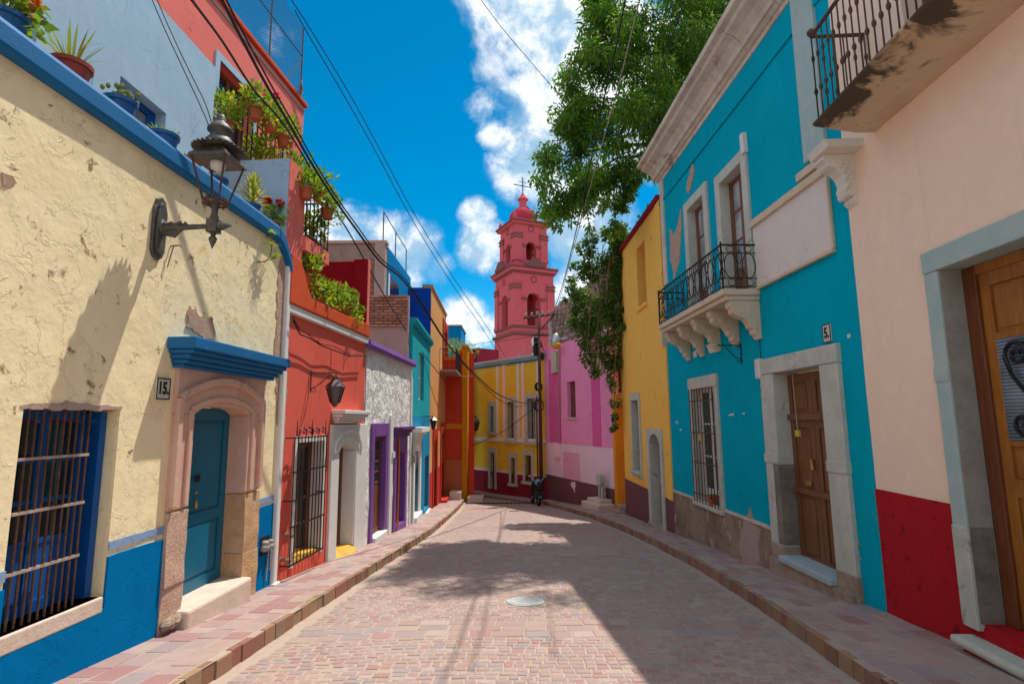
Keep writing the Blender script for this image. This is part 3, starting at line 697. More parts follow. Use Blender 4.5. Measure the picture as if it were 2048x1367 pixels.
for i in range(9): rb.blob((so0+.05+i*.05, .05+.03*random.random(), LA.z(330, 1245)+.02-i*.004), (.07, .06, .06), 6, .3)
rb.build('plinth_rubble', 'rubble', h)
door = panel_door(h, du0+.0, du1, dz0, dz1-.02, -.21, 'bluedoor', 1, ((.06, .36), (.42, .93)), name='door'); door['label'] = 'narrow blue panelled door with small brass knocker'
uk = LA.u(388, 990, -.2)+.02; MB().blob((uk, -.18, LA.z(389, 957, -.2)), (.035, .03, .05), 8).build('knocker', 'iron', door); MB().blob((uk, -.18, LA.z(388, 1008, -.2)), (.022, .02, .05), 8).build('handle', 'brass', door); MB().blob((uk, -.19, LA.z(388, 985, -.2)), (.015, .02, .015), 6).build('lock', 'brass', door)
# canopy over the door
cu0, cu1 = LA.u(333, 690), LA.u(583, 722, .30)-.02; cz1 = LA.z(333, 672); cz0 = LA.z(352, 735)
cp = MB()
for e, zz0, zz1, dd in ((0, .60, 1.0, .30), (.03, .45, .60, .265), (.06, .28, .45, .22), (.085, .13, .28, .17), (.105, 0, .13, .12)):
    H_ = cz1-cz0; cp.box(cu0+e, cu1-e*.8, .0, dd, cz0+H_*zz0, cz0+H_*zz1-.001)
cp.build('canopy', 'ledge', h, bevel=.012)
# bare masonry where the plaster has fallen
def patch(F, parent, pts, mat='brickbare', d0=-.02, d1=.018, name='bare_patch', amp=1):
    P0_ = [F.W(*p) for p in pts]; P_ = []; k = random.random()*30
    for (a, b), (c, e) in zip(P0_, P0_[1:]+P0_[:1]):
        L = math.hypot(c-a, e-b); n = max(1, int(L/.035))
        for i in range(n):
            t = i/n; u, z = a+(c-a)*t, b+(e-b)*t
            P_.append((u+amp*.05*mnoise.noise(Vector((u*9, z*9, k)))+amp*.025*mnoise.noise(Vector((u*31, z*31, k))), z+amp*.05*mnoise.noise(Vector((u*9, z*9, k+7)))+amp*.025*mnoise.noise(Vector((u*31, z*31, k+3)))))
    mb = MB(); mb.prism_d(P_, d0, d1); return mb.build(name, mat, parent)
patch(LA, h, [(372, 630), (378, 612), (387, 622), (395, 634), (406, 628), (412, 638), (420, 632), (425, 650), (427, 676), (404, 672), (384, 664), (370, 652)])
patch(LA, h, [(5, 345), (22, 352), (28, 372), (12, 376), (2, 366)], 'brickbare', d1=.010); 
patch(LA, h, [(60, 804), (100, 806), (140, 803), (180, 809), (243, 813), (243, 819), (40, 818), (42, 812)], 'cement', d1=.006, amp=.5)
# crumbling strip at the house corner, white downpipe beside it is on the red house
patch(LA, h, [(558, 510), (583, 520), (576, 690), (566, 900), (556, 905), (548, 700)], 'brickbare', d1=.012, name='worn_corner')
# ledge
prof = [(-.10, 0), (.07, 0), (.09, .04), (.09, .17), (.06, .22), (-.02, .24), (-.10, .23)]
lg = MB(); lg.prism_u([(d, zl_bot+z) for d, z in prof], -6.5, uE-.42)
us_ = [uE-.42+.46*i/6 for i in range(7)]; dr = [0, -.02, -.06, -.12, -.20, -.30, -.42]
for (a, b, p, q) in zip(us_, us_[1:], dr, dr[1:]):
    A = [lg.vert(a, d, zl_bot+z+p) for d, z in prof]; B = [lg.vert(b, d, zl_bot+z+q) for d, z in prof]; n_ = len(prof)
    for i in range(n_): j = (i+1) % n_; lg.face(A[i], A[j], B[j], B[i])
lg.face(*B); lg.build('ledge', 'ledge', h, bevel=.02)
MB().box(-6.5, uE, -5.5, -.105, zl_bot+.03, zl_bot+.12).build('terrace_floor', 'roof', h)
# set back upper floor, light blue
sd = -.82
uz1 = LA.z(423, 126, sd); ua, ub, za, zb_ = LA.u(236, 200, sd), LA.u(332, 240, sd), LA.z(280, 300, sd), LA.z(237, 148, sd)
va, vb = LA.u(20, 60, sd), LA.u(78, 40, sd)
uend = LA.u(428, 200, sd)
wall(h, 'lightblue', -6.5, uend, zl_bot+.1, uz1, [(ua, ub, za-.35, zb_), (va-.35, vb, zl_bot+.3, zl_bot+2.35)], .3, sd, 'upper_wall')
casement(h, ua, ub, za-.35, zb_, sd-.14, 'bluewood', 'paleglass', 2, 2, .08, 'upper_window')
casement(h, va-.35, vb, zl_bot+.3, zl_bot+2.35, sd-.12, 'bluewood', 'glass', 1, 2, .08, 'upper_window')
MB().box(-6.5, uend, -6, sd-.31, uz1-.25, uz1-.03).build('roof', 'roof', h)
MB().box(uend-.3, uend, -6, sd-.305, zl_bot+.1, uz1-.26).build('side_wall', 'lightblue', h)
# number plate
def number_plate(F, text, u, z, w, hh, label, d=.0, grp=None):
    t = F.at('house_number_plate', label, 'number plate', u, d, z); MB().box(-w/2, w/2, 0, .02, -hh/2, hh/2).build('plate', 'plate', t, bevel=.008)
    fr = MB(); e = .012
    for q in ((-w/2, w/2, hh/2-e, hh/2), (-w/2, w/2, -hh/2, -hh/2+e), (-w/2, -w/2+e, -hh/2+e, hh/2-e), (w/2-e, w/2, -hh/2+e, hh/2-e)): fr.box(q[0], q[1], .0205, .024, q[2], q[3])
    fr.build('border', 'ink', t)
    cu = bpy.data.curves.new('digits', 'FONT'); cu.body = text; cu.size = hh*.78; cu.align_x = 'CENTER'; cu.align_y = 'CENTER'; cu.extrude = .002; cu.offset = .006
    tmp = bpy.data.objects.new('digits', cu); COL.objects.link(tmp); cu.materials.append(M['ink']); dm_ = bpy.data.meshes.new_from_object(tmp.evaluated_get(bpy.context.evaluated_depsgraph_get())); bpy.data.objects.remove(tmp); o = bpy.data.objects.new('digits', dm_); COL.objects.link(o); o.parent = t; o.location = (0.0, -.023, 0); o.rotation_euler = (R_(90), 0, 0); o.scale = (.8, 1, 1)
number_plate(LA, '15.', LA.u(323, 777), LA.z(323, 777), .20, .215, 'cream enamel number plate reading 15 left of the pink stone doorway')
# meter in its niche
um, zm = LA.u(528, 1090), LA.z(528, 1092)
t = LA.at('water_meter', 'grey twin water meter in a niche of the blue dado by the white downpipe', 'meter', um, .0, zm)
MB().box(-.16, .12, .0165, .0205, -.10, .14).build('niche', 'dark', t)  # flat dark sheet, the shade inside the niche painted on the dado
mm = MB(); mm.blob((-.07, .05, .0), (.085, .06, .06), 10); mm.lathe([(.05, 0), (.055, .04), (.03, .06)], (-.07, .05, .03), 10); mm.blob((.07, .055, -.01), (.07, .06, .055), 10); mm.lathe([(.04, 0), (.045, .04), (.02, .05)], (.07, .055, .03), 10); mm.build('meter_body', 'meter', t, smooth=True)
MB().tube([(-.15, .04, -.02), (.05, .05, -.03), (.15, .03, -.03), (.17, .02, -.35)], .014).tube([(.04, .05, -.06), (.03, .03, -.45)], .012).build('pipe', 'galv', t)
# hook with frayed cord below the lamp plate
t = LA.at('rusty_hook', 'small rusty hook with a frayed cord beside the lamp back plate', 'hook', LA.u(341, 492), 0, LA.z(341, 492))
MB().tube([(0, 0, 0), (0, .09, .005), (.03, .10, 0)], .008).tube([(-.02, .05, 0), (-.03, .03, -.12), (-.05, .02, -.24)], .006).build('hook', 'woodvine', t)

# ---- ornate lantern on the cream house
uL = LA.u(314, 460); zL = LA.z(314, 458)
lamp = LA.at('wall_lantern', 'large grey iron wall lantern with serrated hood on the cream house', 'wall lantern', uL, 0, zL); lamp.scale = (.93, .93, .93)
bp = MB(); hh = .33; w = .10
out = [(-w, -hh*.7), (-w*.7, -hh*.92), (0, -hh*1.05), (w*.7, -hh*.92), (w, -hh*.7), (w, hh*.68), (w*.75, hh*.75), (w*.7, hh*.95), (0, hh*1.08), (-w*.7, hh*.95), (-w*.75, hh*.75), (-w, hh*.68)]
bp.prism_d(out, 0, .035); bp.prism_d([(a*.7, b*.82) for a, b in out], .035, .06); bp.blob((0, .05, .02), (.06, .05, .09), 10); bp.build('back_plate', 'lampgrey', lamp, bevel=.008)
aL = .62
ar = MB(); ar.tube([(0, .05, .0), (0, .24, .01), (0, aL+.05, .02)], .042, 8, .024); ar.prism_d([(-.02, -.0), (.02, -.0), (.02, .05), (-.02, .05)], .06, .30)
ar.poly([(0.012, .05, -.0), (0.012, .28, .0), (0.012, .20, -.10), (0.012, .08, -.07)]); ar.prism_u([(.05, 0), (.30, .0), (.2, -.09), (.08, -.06)], -.015, .015)
for k in range(7): ar.blob((random.uniform(-.03, .03), .09+.035*k, .055), (.02, .025, .022), 6, .3)
ar.lathe([(.03, -.03), (.045, 0), (.03, .03)], (0, 0, 0), 8) if False else None
ar.build('arm', 'lampgrey', lamp)
kn = MB(); kn.box(-.055, .055, aL-.055, aL+.055, -.055, .09); kn.tube([(0, aL+.05, .02), (0, aL+.10, .02)], .05, 8); kn.tube([(0, aL+.10, .02), (0, aL+.2, .02)], .045, 8, .004); kn.lathe([(.035, -.06), (.02, -.09), (.045, -.12), (.03, -.16), (.004, -.23)], (0, aL, 0), 10); kn.build('finial', 'lampgrey', lamp, bevel=.006)
st = MB(); st.lathe([(.04, .08), (.045, .12), (.033, .14), (.033, .24), (.05, .26), (.05, .28)], (0, aL, 0), 10); st.build('stem', 'lampgrey', lamp, smooth=True)
gl = MB()
zb0, zb1, ra, rbb = .30, .74, .115, .235
for k in range(4):
    an = math.pi/4+k*math.pi/2; c0, s0 = math.cos(an), math.sin(an)
    gl.tube([(ra*1.1*c0, aL+ra*1.1*s0, zb0), (rbb*1.1*c0, aL+rbb*1.1*s0, zb1)], .012, 6)
    a2 = an+math.pi/2
    for z_, r_ in ((zb0, ra*1.1), (zb1, rbb*1.1), (zb0-.04, ra*1.0)): gl.tube([(r_*c0, aL+r_*s0, z_), (r_*math.cos(a2), aL+r_*math.sin(a2), z_)], .012, 6)
    for q in (.3, .6):  # basket scrolls under the lantern
        am_ = an+q*math.pi/2; rr = ra*.85
        gl.tube([(.04*math.cos(am_), aL+.04*math.sin(am_), .27), (rr*1.3*math.cos(am_), aL+rr*1.3*math.sin(am_), .25), (rr*1.35*math.cos(am_), aL+rr*1.35*math.sin(am_), .31), (rr*.8*math.cos(am_), aL+rr*.8*math.sin(am_), .32)], .008, 5)
gl.build('frame', 'ironbrown', lamp)
hd = MB(); hd.lathe([(.30, zb1-.01), (.29, zb1+.02), (.20, zb1+.10), (.165, zb1+.14)], (0, aL, 0), 4, True, math.pi/4); hd.build('hood', 'lampgrey', lamp, bevel=.006)
cr = MB(); n = 28
for k in range(n):
    a0 = 2*math.pi*k/n; a1 = 2*math.pi*(k+1)/n; am_ = (a0+a1)/2; zc = zb1+.155
    pts = [(.165*math.cos(a0), aL+.165*math.sin(a0), zc), (.165*math.cos(a1), aL+.165*math.sin(a1), zc), (.245*math.cos(a1), aL+.245*math.sin(a1), zc-.035), (.275*math.cos(am_), aL+.275*math.sin(am_), zc-.025), (.245*math.cos(a0), aL+.245*math.sin(a0), zc-.035)]
    cr.poly(pts); cr.poly([(p[0], p[1], p[2]+.012) for p in pts][::-1])
cr.build('serrated_rim', 'lampgrey', lamp)
cpz = zb1+.16
MB().lathe([(.17, 0), (.165, .05), (.12, .10), (.095, .14), (.10, .17), (.13, .19), (.13, .215), (.085, .27), (.05, .30), (.045, .31), (.05, .35), (.03, .385), (.0, .39)], (0, aL, cpz), 16).build('cap', 'lampgrey', lamp, smooth=True)
MB().lathe([(.005, -.13), (.07, -.10), (.08, -.05), (.075, .0)], (0, aL, zb1+.02), 14).build('lamp_bulb', 'whiteplastic', lamp, smooth=True)

# ---- potted plants
def fol_bushy(mb, c, r, n, L=.07, w=.02, up=.3):
    for i in range(n):
        a = Vector((random.gauss(0, 1), random.gauss(0, 1), random.gauss(0, 1))).normalized()*random.random()**.45
        p = Vector(c)+Vector((a.x*r[0], a.y*r[1], a.z*r[2])); d = (a+Vector((0, 0, up))+Vector((random.gauss(0, .5), random.gauss(0, .5), random.gauss(0, .5))))
        mb.leafquad(p, d, Vector((random.gauss(0, 1), random.gauss(0, 1), 1.2)), L*random.uniform(.6, 1.3), w*random.uniform(.7, 1.3))
def potted(F, label, u, d, z, r, hh, potmat, kind, size=1.0, grp='flowerpots', rim=True, leafmat=None, flower=None, cat='potted plant'):
    t = F.at('potted_plant', label, cat, u, d, z, grp); p = MB()
    p.lathe([(r*.68, 0), (r*.93, hh*.86), (r*1.04, hh*.86), (r*1.06, hh), (r*.92, hh), (r*.90, hh*.9)], (0, 0, 0), 18, False); p.poly([(r*.68*math.cos(a*math.pi/6), r*.68*math.sin(a*math.pi/6), 0) for a in range(12)])
    p.build('pot', potmat, t, smooth=False); MB().lathe([(.0, hh*.9), (r*.91, hh*.9)], (0, 0, 0), 16, False).build('soil', 'soil', t)
    f = MB()
    if kind == 'spiky':
        for i in range(20): a = random.uniform(0, 6.28); e = random.uniform(.15, 1.0); f.blade((.03*math.cos(a), .03*math.sin(a), hh*.9), (math.cos(a)*e, math.sin(a)*e, 1.15), random.uniform(.3, .5)*size, .016*size, random.uniform(.05, .35))
    elif kind == 'grass':
        for i in range(90): a = random.uniform(0, 6.28); q = r*.85*random.random()**.5; f.blade((q*math.cos(a), q*math.sin(a), hh*.9), (math.cos(a)*.6+random.gauss(0, .2), math.sin(a)*.6+random.gauss(0, .2), 1), random.uniform(.08, .17)*size, .007, .4, 3)
    elif kind == 'succulent':
        for i in range(70): f_c = (random.gauss(0, r*.35), random.gauss(0, r*.35)); f.blob((f_c[0], f_c[1], hh*.9+abs(random.gauss(.05, .05))*size), (.022, .022, .03), 6)
    elif kind == 'rosette':
        for k in range(5):
            zz = hh*.9+.06*k*size
            for i in range(13): a = i*2.399+k; e = 1.3-.18*k; f.blade((0, 0, zz), (math.cos(a)*e, math.sin(a)*e, .7+.3*k), random.uniform(.26, .34)*size, .022*size, .35)
    else:
        fol_bushy(f, (0, 0, hh+.12*size), (r*1.5*size, r*1.5*size, .19*size), int(150*size*size), .10, .026, .5)
        for q in range(4): a = random.uniform(0, 6.28); fol_bushy(f, (r*1.6*size*math.cos(a), r*1.6*size*math.sin(a), hh+random.uniform(-.12, .28)*size), (.07*size, .07*size, .09*size), 26, .09, .022, .2)
        for i in range(7): a = random.uniform(0, 6.28); f.tube([(0, 0, hh*.85), (r*.5*math.cos(a), r*.5*math.sin(a), hh+.15*size)], .006, 4)
    f.build('foliage', leafmat or {'spiky': 'spike', 'succulent': 'succulent', 'rosette': 'spike'}.get(kind, 'plant'), t)
    if flower:
        for k in range(flower[1]):
            g = MB(); a = random.uniform(0, 6.28); c = (math.cos(a)*r*flower[3], math.sin(a)*r*flower[3], hh+flower[2]+random.uniform(-.03, .05))
            MB().tube([(0, 0, hh), c], .005, 4).build('flower_stalk', 'stem', t)
            for i in range(40): v = Vector((random.gauss(0, 1), random.gauss(0, 1), random.gauss(0, .8))).normalized(); g.leafquad(Vector(c)+v*.025, v, Vector((0, 0, 1)), .055, .026)
            g.build('flower', flower[0], t)
    return t
zt = zl_bot+.215
POTS = [(18, 30, .145, .26, 'potblue', 'bush', 'orange flowering plant in a blue pot at the near end of the blue ledge', 1.0, ('orangeflower', 4, .12, 1.0)),
        (145, 140, .155, .27, 'potred', 'spiky', 'spiky pale leaved plant in a red brown pot on the blue ledge', 1.0, None),
        (241, 222, .150, .27, 'potblue', 'succulent', 'grey green succulent in a blue pot below the upper blue window', 1.1, None),
        (329, 290, .150, .27, 'potblue', 'grass', 'short grassy plant in a blue pot left of the big wall lantern', 1.0, None),
        (382, 335, .125, .22, 'terracotta', 'grass', 'small sprout in a terracotta pot behind the big wall lantern', .7, None),
        (434, 372, .140, .22, 'potblue', 'grass', 'low yellowish plant in a blue pot seen through the lantern frame', .8, None),
        (496, 425, .110, .18, 'potblue', 'rosette', 'tall yellow green rosette plant in a blue pot on the ledge', 1.15, None),
        (540, 458, .100, .17, 'terracotta', 'bush', 'red geranium in a terracotta pot at the far end of the blue ledge', .8, ('redflower', 8, .30, 1.1))]
for px, py, r, hh, pm, kd, lab, sz, fl in POTS:
    u = LA.u(px, py+10, -.27); potted(LA, lab, u, -.29 if px < 480 else -.22, zl_bot+.26, r, hh, pm, kd, sz, 'pots along the blue ledge', flower=fl)
t = LA.at('trailing_plant', 'leafy shoot rooted in the wall just under the blue ledge corner', 'plant', LA.u(513, 524), 0, LA.z(513, 524))
st = MB(); sp = [(0, .0, 0), (.05, .10, .02), (.12, .13, .12), (.14, .13, .3), (.12, .12, .42)]; st.tube(sp, .008, 5); st.tube([(.03, .06, .01), (.16, .12, .08), (.26, .14, .14)], .007, 5); st.build('stem', 'stem', t)
f = MB()
for c in ((.26, .14, .16), (.13, .13, .28), (.12, .12, .45), (.2, .12, .12)):
    for i in range(11): a = i*2.4; f.blade(c, (math.cos(a), math.sin(a), .5), random.uniform(.10, .17), .014, .4, 3)
f.build('foliage', 'plant', t)

# ---- red house
LB = Facade((-3.40, 8.1), (-3.12, 11.66)); h = LB.thing('red_house', 'red house with grilled window, curved orange parapet and salmon upper floor', 'house')
gu0, gu1, gz0, gz1 = LB.u(588, 1000), LB.u(642, 1000), LB.z(640, 1098), LB.z(590, 885)
ou0, ou1 = LB.u(671, 990), LB.u(706, 990); oz1 = LB.z(690, 888); oz0 = LB.z(680, 1100)
zp = LB.z(660, 652)                       # white string course
wall(h, 'red', 0, LB.L, -2.4, zp+.02, [(gu0-.03, gu1+.03, gz0-.02, gz1+.03), (ou0-.06, ou1+.06, -2.4, oz1+.05)], .3)
MB().box(-.055, .055, -.02, .07, -2.4, zp+.7).build('downpipe', 'white', h, bevel=.02); MB().box(-.08, .09, -.02, .10, -2.4, LB.z(556, 1160)+.03).build('pipe_foot', 'white', h, bevel=.015)
mb = MB(); mb.box(0, LB.L, -.02, .06, zp-.06, zp+.07); mb.build('string_course', 'white', h, bevel=.015)
top = [LB.W(585, 512), LB.W(592, 522), LB.W(599, 540), LB.W(606, 572), LB.W(615, 597), LB.W(630, 611), LB.W(685, 640), LB.W(744, 670)]
top = [(0, top[0][1])]+top[1:-1]+[(LB.L, zp+.36)]; top = [(a, max(b, zp+.3)) for a, b in top]
MB().strip(top, [(a, zp+.07) for a, _ in top], -.22, .085).build('parapet', 'redorange', h, bevel=.02)
# grilled window
mb = MB(); e = .09
mb.box(gu0-e, gu0, -.02, .03, gz0-e*.3, gz1+e); mb.box(gu1, gu1+e*.6, -.02, .03, gz0-e*.3, gz1+e); mb.box(gu0, gu1, -.02, .03, gz1, gz1+e); mb.build('window_surround', 'white', h)
w_ = MB(); w_.box(gu0+.01, gu0+.42, -.28, -.25, gz0, gz1); wo_ = w_.build('window', 'dark', h)
casement(h, gu0+.02, gu1-.02, gz0+.02, gz1-.02, -.2, 'wooddark', 'glass', 2, 4, .06)
MB().box(gu1-.02, gu1-.004, -.2, -.01, gz0+.02, gz1-.01).build('reveal', 'white', h)
MB().box(gu0, gu1-.03, -.29, -.02, gz0-.02, gz0+.05).build('sill', 'yellowsill', h)
q0, q1, qz0, qz1 = LB.u(583, 1000, .14), LB.u(648, 985, .14), LB.z(640, 1100, .14), LB.z(600, 872, .14)
g = grille(LB, h, (q0, q1, qz0, qz1), .15, 11, [qz0+.02, qz0+(qz1-qz0)*.30, qz0+(qz1-qz0)*.5, qz0+(qz1-qz0)*.72, qz1-.02], 'iron', .009)
for uu in (q0, q1):
    for zz in (qz0+.02, qz0+(qz1-qz0)*.5, qz1-.02): MB().tube([(uu, 0, zz), (uu, .15, zz)], .010, 5).build('stay', 'iron', g)
for i in range(4):
    a = q0+(q1-q0)*(.12+.2*i); wv = (q1-q0)*.2
    MB().tube([(a, .15, qz1), (a+wv*.1, .15, qz1+.10), (a+wv*.5, .15, qz1+.14), (a+wv*.9, .15, qz1+.09), (a+wv*.7, .15, qz1+.04), (a+wv*.5, .15, qz1+.07)], .010, 5).build('scroll', 'iron', g)
for f_ in (.05, .5, .95): MB().tube([(q0+(q1-q0)*f_, .15, qz1), (q0+(q1-q0)*f_, .15, qz1+.24)], .012, 5, .004).build('spike', 'iron', g)
# white doorway
so_u0, so_u1 = LB.u(655, 990), LB.u(728, 960); sz1 = LB.z(700, 848)
ds = MB(); spr = LB.z(672, 905); ds.arch(so_u0, so_u1, oz0-.25, sz1, ou0, ou1, oz0-.25, spr, oz1-spr, -.28, .05); dso = ds.build('door_surround', 'white', h, bevel=.01)
am = MB(); c_, hw = (ou0+ou1)/2, (ou1-ou0)/2; n = 12
for r0, r1, dd in ((.08, .13, .075), (.22, .28, .085)):
    pts = lambda r: [(c_+(hw+r)*math.cos(math.pi*(1-i/n)), spr+(oz1-spr+r)*math.sin(math.pi*i/n)) for i in range(n+1)]
    am.strip(pts(r1), pts(r0), .045, dd)
am.build('moulding', 'white', dso, bevel=.008)
cz0_, cz1_ = LB.z(668, 846), LB.z(664, 818, .2); cn = MB(); cu0, cu1 = LB.u(662, 835), LB.u(738, 825, .2)
for e, f0, f1, dd in ((0, .7, 1, .26), (.03, .45, .7, .2), (.07, .2, .45, .13), (.1, 0, .2, .09)): cn.box(cu0+e, cu1-e, 0, dd, cz0_+(cz1_-cz0_)*f0, cz0_+(cz1_-cz0_)*f1-.001)
cn.build('door_canopy', 'white', h, bevel=.01)
panel_door(h, ou0, ou1, oz0, oz1, -.22, 'wooddark', 1, ((.06, .45), (.5, .95)))
MB().box(ou1-.03, ou1-.003, -.26, .03, oz0, spr).build('reveal', 'white', h)
th = MB(); th.prism_u([(-.25, oz0-.3), (.12, oz0-.3), (.12, oz0-.12), (-.02, oz0), (-.25, oz0)], ou0-.02, ou1+.02); th.build('threshold', 'yellowsill', h)
# terrace with deep red party wall and pillar at its far end
tu = LB.u(729, 600); pz = LB.z(728, 514)
mb = MB(); mb.box(tu, LB.L-.0, -.26, .06, zp+.1, pz); mb.build('pillar', 'salmon', h, bevel=.015)
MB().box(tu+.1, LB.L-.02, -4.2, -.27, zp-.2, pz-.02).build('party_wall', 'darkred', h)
MB().box(tu-.006, tu-.001, -.255, .055, zp+.1, pz-.01).build('pillar_shaded_side', 'darkred', h)  # deep red sheet paints in the shade on the pillar's unlit side
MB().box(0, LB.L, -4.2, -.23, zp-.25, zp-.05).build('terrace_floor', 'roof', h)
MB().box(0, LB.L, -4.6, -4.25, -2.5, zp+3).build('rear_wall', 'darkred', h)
# projecting wing: salmon front, light blue flank
wz = LB.z(600, 332); wf = LB.u(609, 470); 
MB().box(.0, wf, -1.75, -.02, top[0][1]-.4, wz).build('wing', 'salmon', h)
MB().box(-.012, -.002, -1.75, -.03, zl_top-.3, wz-.01).build('wing_flank', 'lightblue', h)
# salmon upper wall set back
sdd = -1.6; s_end = LB.u(608, 215, sdd); s_top = LB.z(608, 215, sdd); s0 = LB.u(360, 30, sdd)
ba, bb, bz1, bz0 = LB.u(436, 150, sdd), LB.u(505, 210, sdd), LB.z(436, 118, sdd), wz+.02
ca, cb2 = LB.u(560, 300, sdd), LB.u(585, 320, sdd)
wall(h, 'salmon', s0-1.2, s_end, zl_bot, s_top, [(ba, bb, bz0, bz1), (ca, cb2, bz0, bz1-.1)], .3, sdd, 'upper_wall')
MB().box(s0-1.2, s_end, -5, sdd-.31, s_top-.25, s_top-.03).build('roof', 'roof', h)
MB().box(s_end-.3, s_end, -5, sdd-.305, zp, s_top-.26).build('side_wall', 'salmon', h)
mb = MB(); mb.box(s0-1.2, s_end+.06, sdd-.32, sdd+.07, s_top, s_top+.09); mb.build('coping', 'redorange', h, bevel=.015)
MB().box(s0-1.2, s_end, sdd, sdd+.025, s_top-.14, s_top-.09).build('pale_line', 'cement', h)
mb = MB(); e = .12; mb.box(ba-e, ba, sdd-.02, sdd+.03, bz0, bz1+e); mb.box(bb, bb+e, sdd-.02, sdd+.03, bz0, bz1+e); mb.box(ba, bb, sdd-.02, sdd+.03, bz1, bz1+e); mb.build('balcony_door_surround', 'lightblue', h)
casement(h, ba, bb, bz0, bz1, sdd-.15, 'wooddark', 'glass', 2, 3, .07, 'balcony_door'); casement(h, ca, cb2, bz0, bz1-.1, sdd-.15, 'white', 'paleglass', 1, 3, .06, 'balcony_door')
# balcony A above the wing
br_d, br_u1 = -.92, LB.u(602, 340, -.92)
bal = MB(); bal.box(wf, br_u1, -1.6, -.86, wz-.16, wz); balo = bal.build('balcony', 'salmon', h)
def railing(parent, path, z0, z1, gap, r=.010, mat='iron', deco=0):
    rl = MB()
    for z in (z1, z0+.06): rl.tube([(u, d, z) for u, d in path], .016 if z == z1 else .010, 6)
    ro = rl.build('rail', mat, parent)
    for (ua, da), (ub_, db) in zip(path, path[1:]):
        L = math.hypot(ub_-ua, db-da); n = max(2, int(L/gap))
        for i in range(n+1):
            u, d = ua+(ub_-ua)*i/n, da+(db-da)*i/n; MB().tube([(u, d, z0), (u, d, z1)], r, 5).build('bar', mat, parent)
    return ro
railing(balo, [(-.02, -1.55), (-.02, br_d), (br_u1, br_d)], wz, wz+1.02, .14, .013)
# balcony B lower, beyond the wing
b0, b1 = wf, LB.u(657, 520, .02); bz = LB.z(657, 506, .02); bb_ = LB.z(657, 531, .02)
bal2 = MB().box(b0, b1, -1.3, .03, bb_, bz).build('balcony', 'salmon', h)
railing(bal2, [(b0+.02, .0), (b1-.02, .0), (b1-.02, -1.2)], bz, LB.z(660, 408, 0), .13)
MB().tube([(b1-.1, -.4, bb_), (b1-.6, -1.28, bb_-.75)], .02, 5).build('brace', 'ironpale', bal2)

for px, py in ((553, 1067), (549, 1117)):
    u, z = LB.W(px+12, py); MB().tube([(u, 0, z), (u, .16, z-.03)], .03, 8).build('spout', 'woodvine', h)
# lantern on the red house
t = LB.at('wall_lantern', 'dark hexagonal lantern hanging from a scrolled bracket on the red wall', 'wall lantern', LB.u(619, 770), 0, LB.z(619, 765))
lo = LB.u(657, 800, .0)
br = MB(); br.tube([(0, .02, -.16), (0, .02, .20)], .012, 6); br.tube([(0, .02, .16), (0, .50, .16)], .012, 6); br.tube([(0, .02, -.10), (0, .12, -.06), (0, .36, .14)], .009, 6)
br.tube([(0, .36, .14), (0, .40, .06), (0, .34, .06), (0, .36, .10)], .008, 5); br.tube([(0, .02, -.1), (0, .08, -.16), (0, .12, -.11), (0, .08, -.09)], .008, 5); br.build('bracket', 'ironbrown', t)
lz = -.13; lc = (0, .44, lz); pr = [(.055, -.22), (.075, -.20), (.145, .05), (.17, .06), (.06, .17), (.05, .18), (.05, .21), (.015, .24)]
ln = MB(); ln.lathe(pr[3:], lc, 6); ln.tube([(0, .44, lz+.24), (0, .44, .16)], .008, 5); ln.lathe([(.02, -.27), (.035, -.25), (.055, -.22), (.075, -.2), (.06, -.19)], lc, 6); ln.build('lantern_cap', 'copper', t)
pn = MB(); pn.lathe([(.07, -.2), (.14, .05)], lc, 6, False); pn.build('pane', 'glass', t)
fr = MB()
for k in range(6): a = k*math.pi/3; fr.tube([(.075*math.cos(a), .44+.075*math.sin(a), lz-.2), (.147*math.cos(a), .44+.147*math.sin(a), lz+.055)], .008, 4)
fr.build('frame', 'copper', t)

# cable strung below the white string course
cc_ = MB(); pts = [LB.W(px, py, .12) for px, py in ((586, 640), (600, 668), (620, 676), (642, 690), (668, 700), (700, 712), (733, 712))]
cc_.tube([(u, .12, z) for u, z in pts], .012, 5); o_ = LB.W(586, 640, .12)
t = LB.thing('strung_cable', 'dark cable drooping along the red wall under the white string course', 'cable', 'overhead cables'); cc_.build('cable', 'cable', t)
cc_ = MB(); cc_.tube([(u+.02, .10, z+.05+.03*math.sin(u*5)) for u, z in pts], .008, 5); cc_.build('cable', 'cable', t)
cc_ = MB(); q = LB.W(662, 700, .1); e_ = LB.W(656, 758, .1); cc_.tube([(q[0], .1, q[1]), (q[0]+.02, .1, (q[1]+e_[1])/2), (e_[0], .1, e_[1])], .006, 4); cc_.build('drop_wire', 'cable', t)

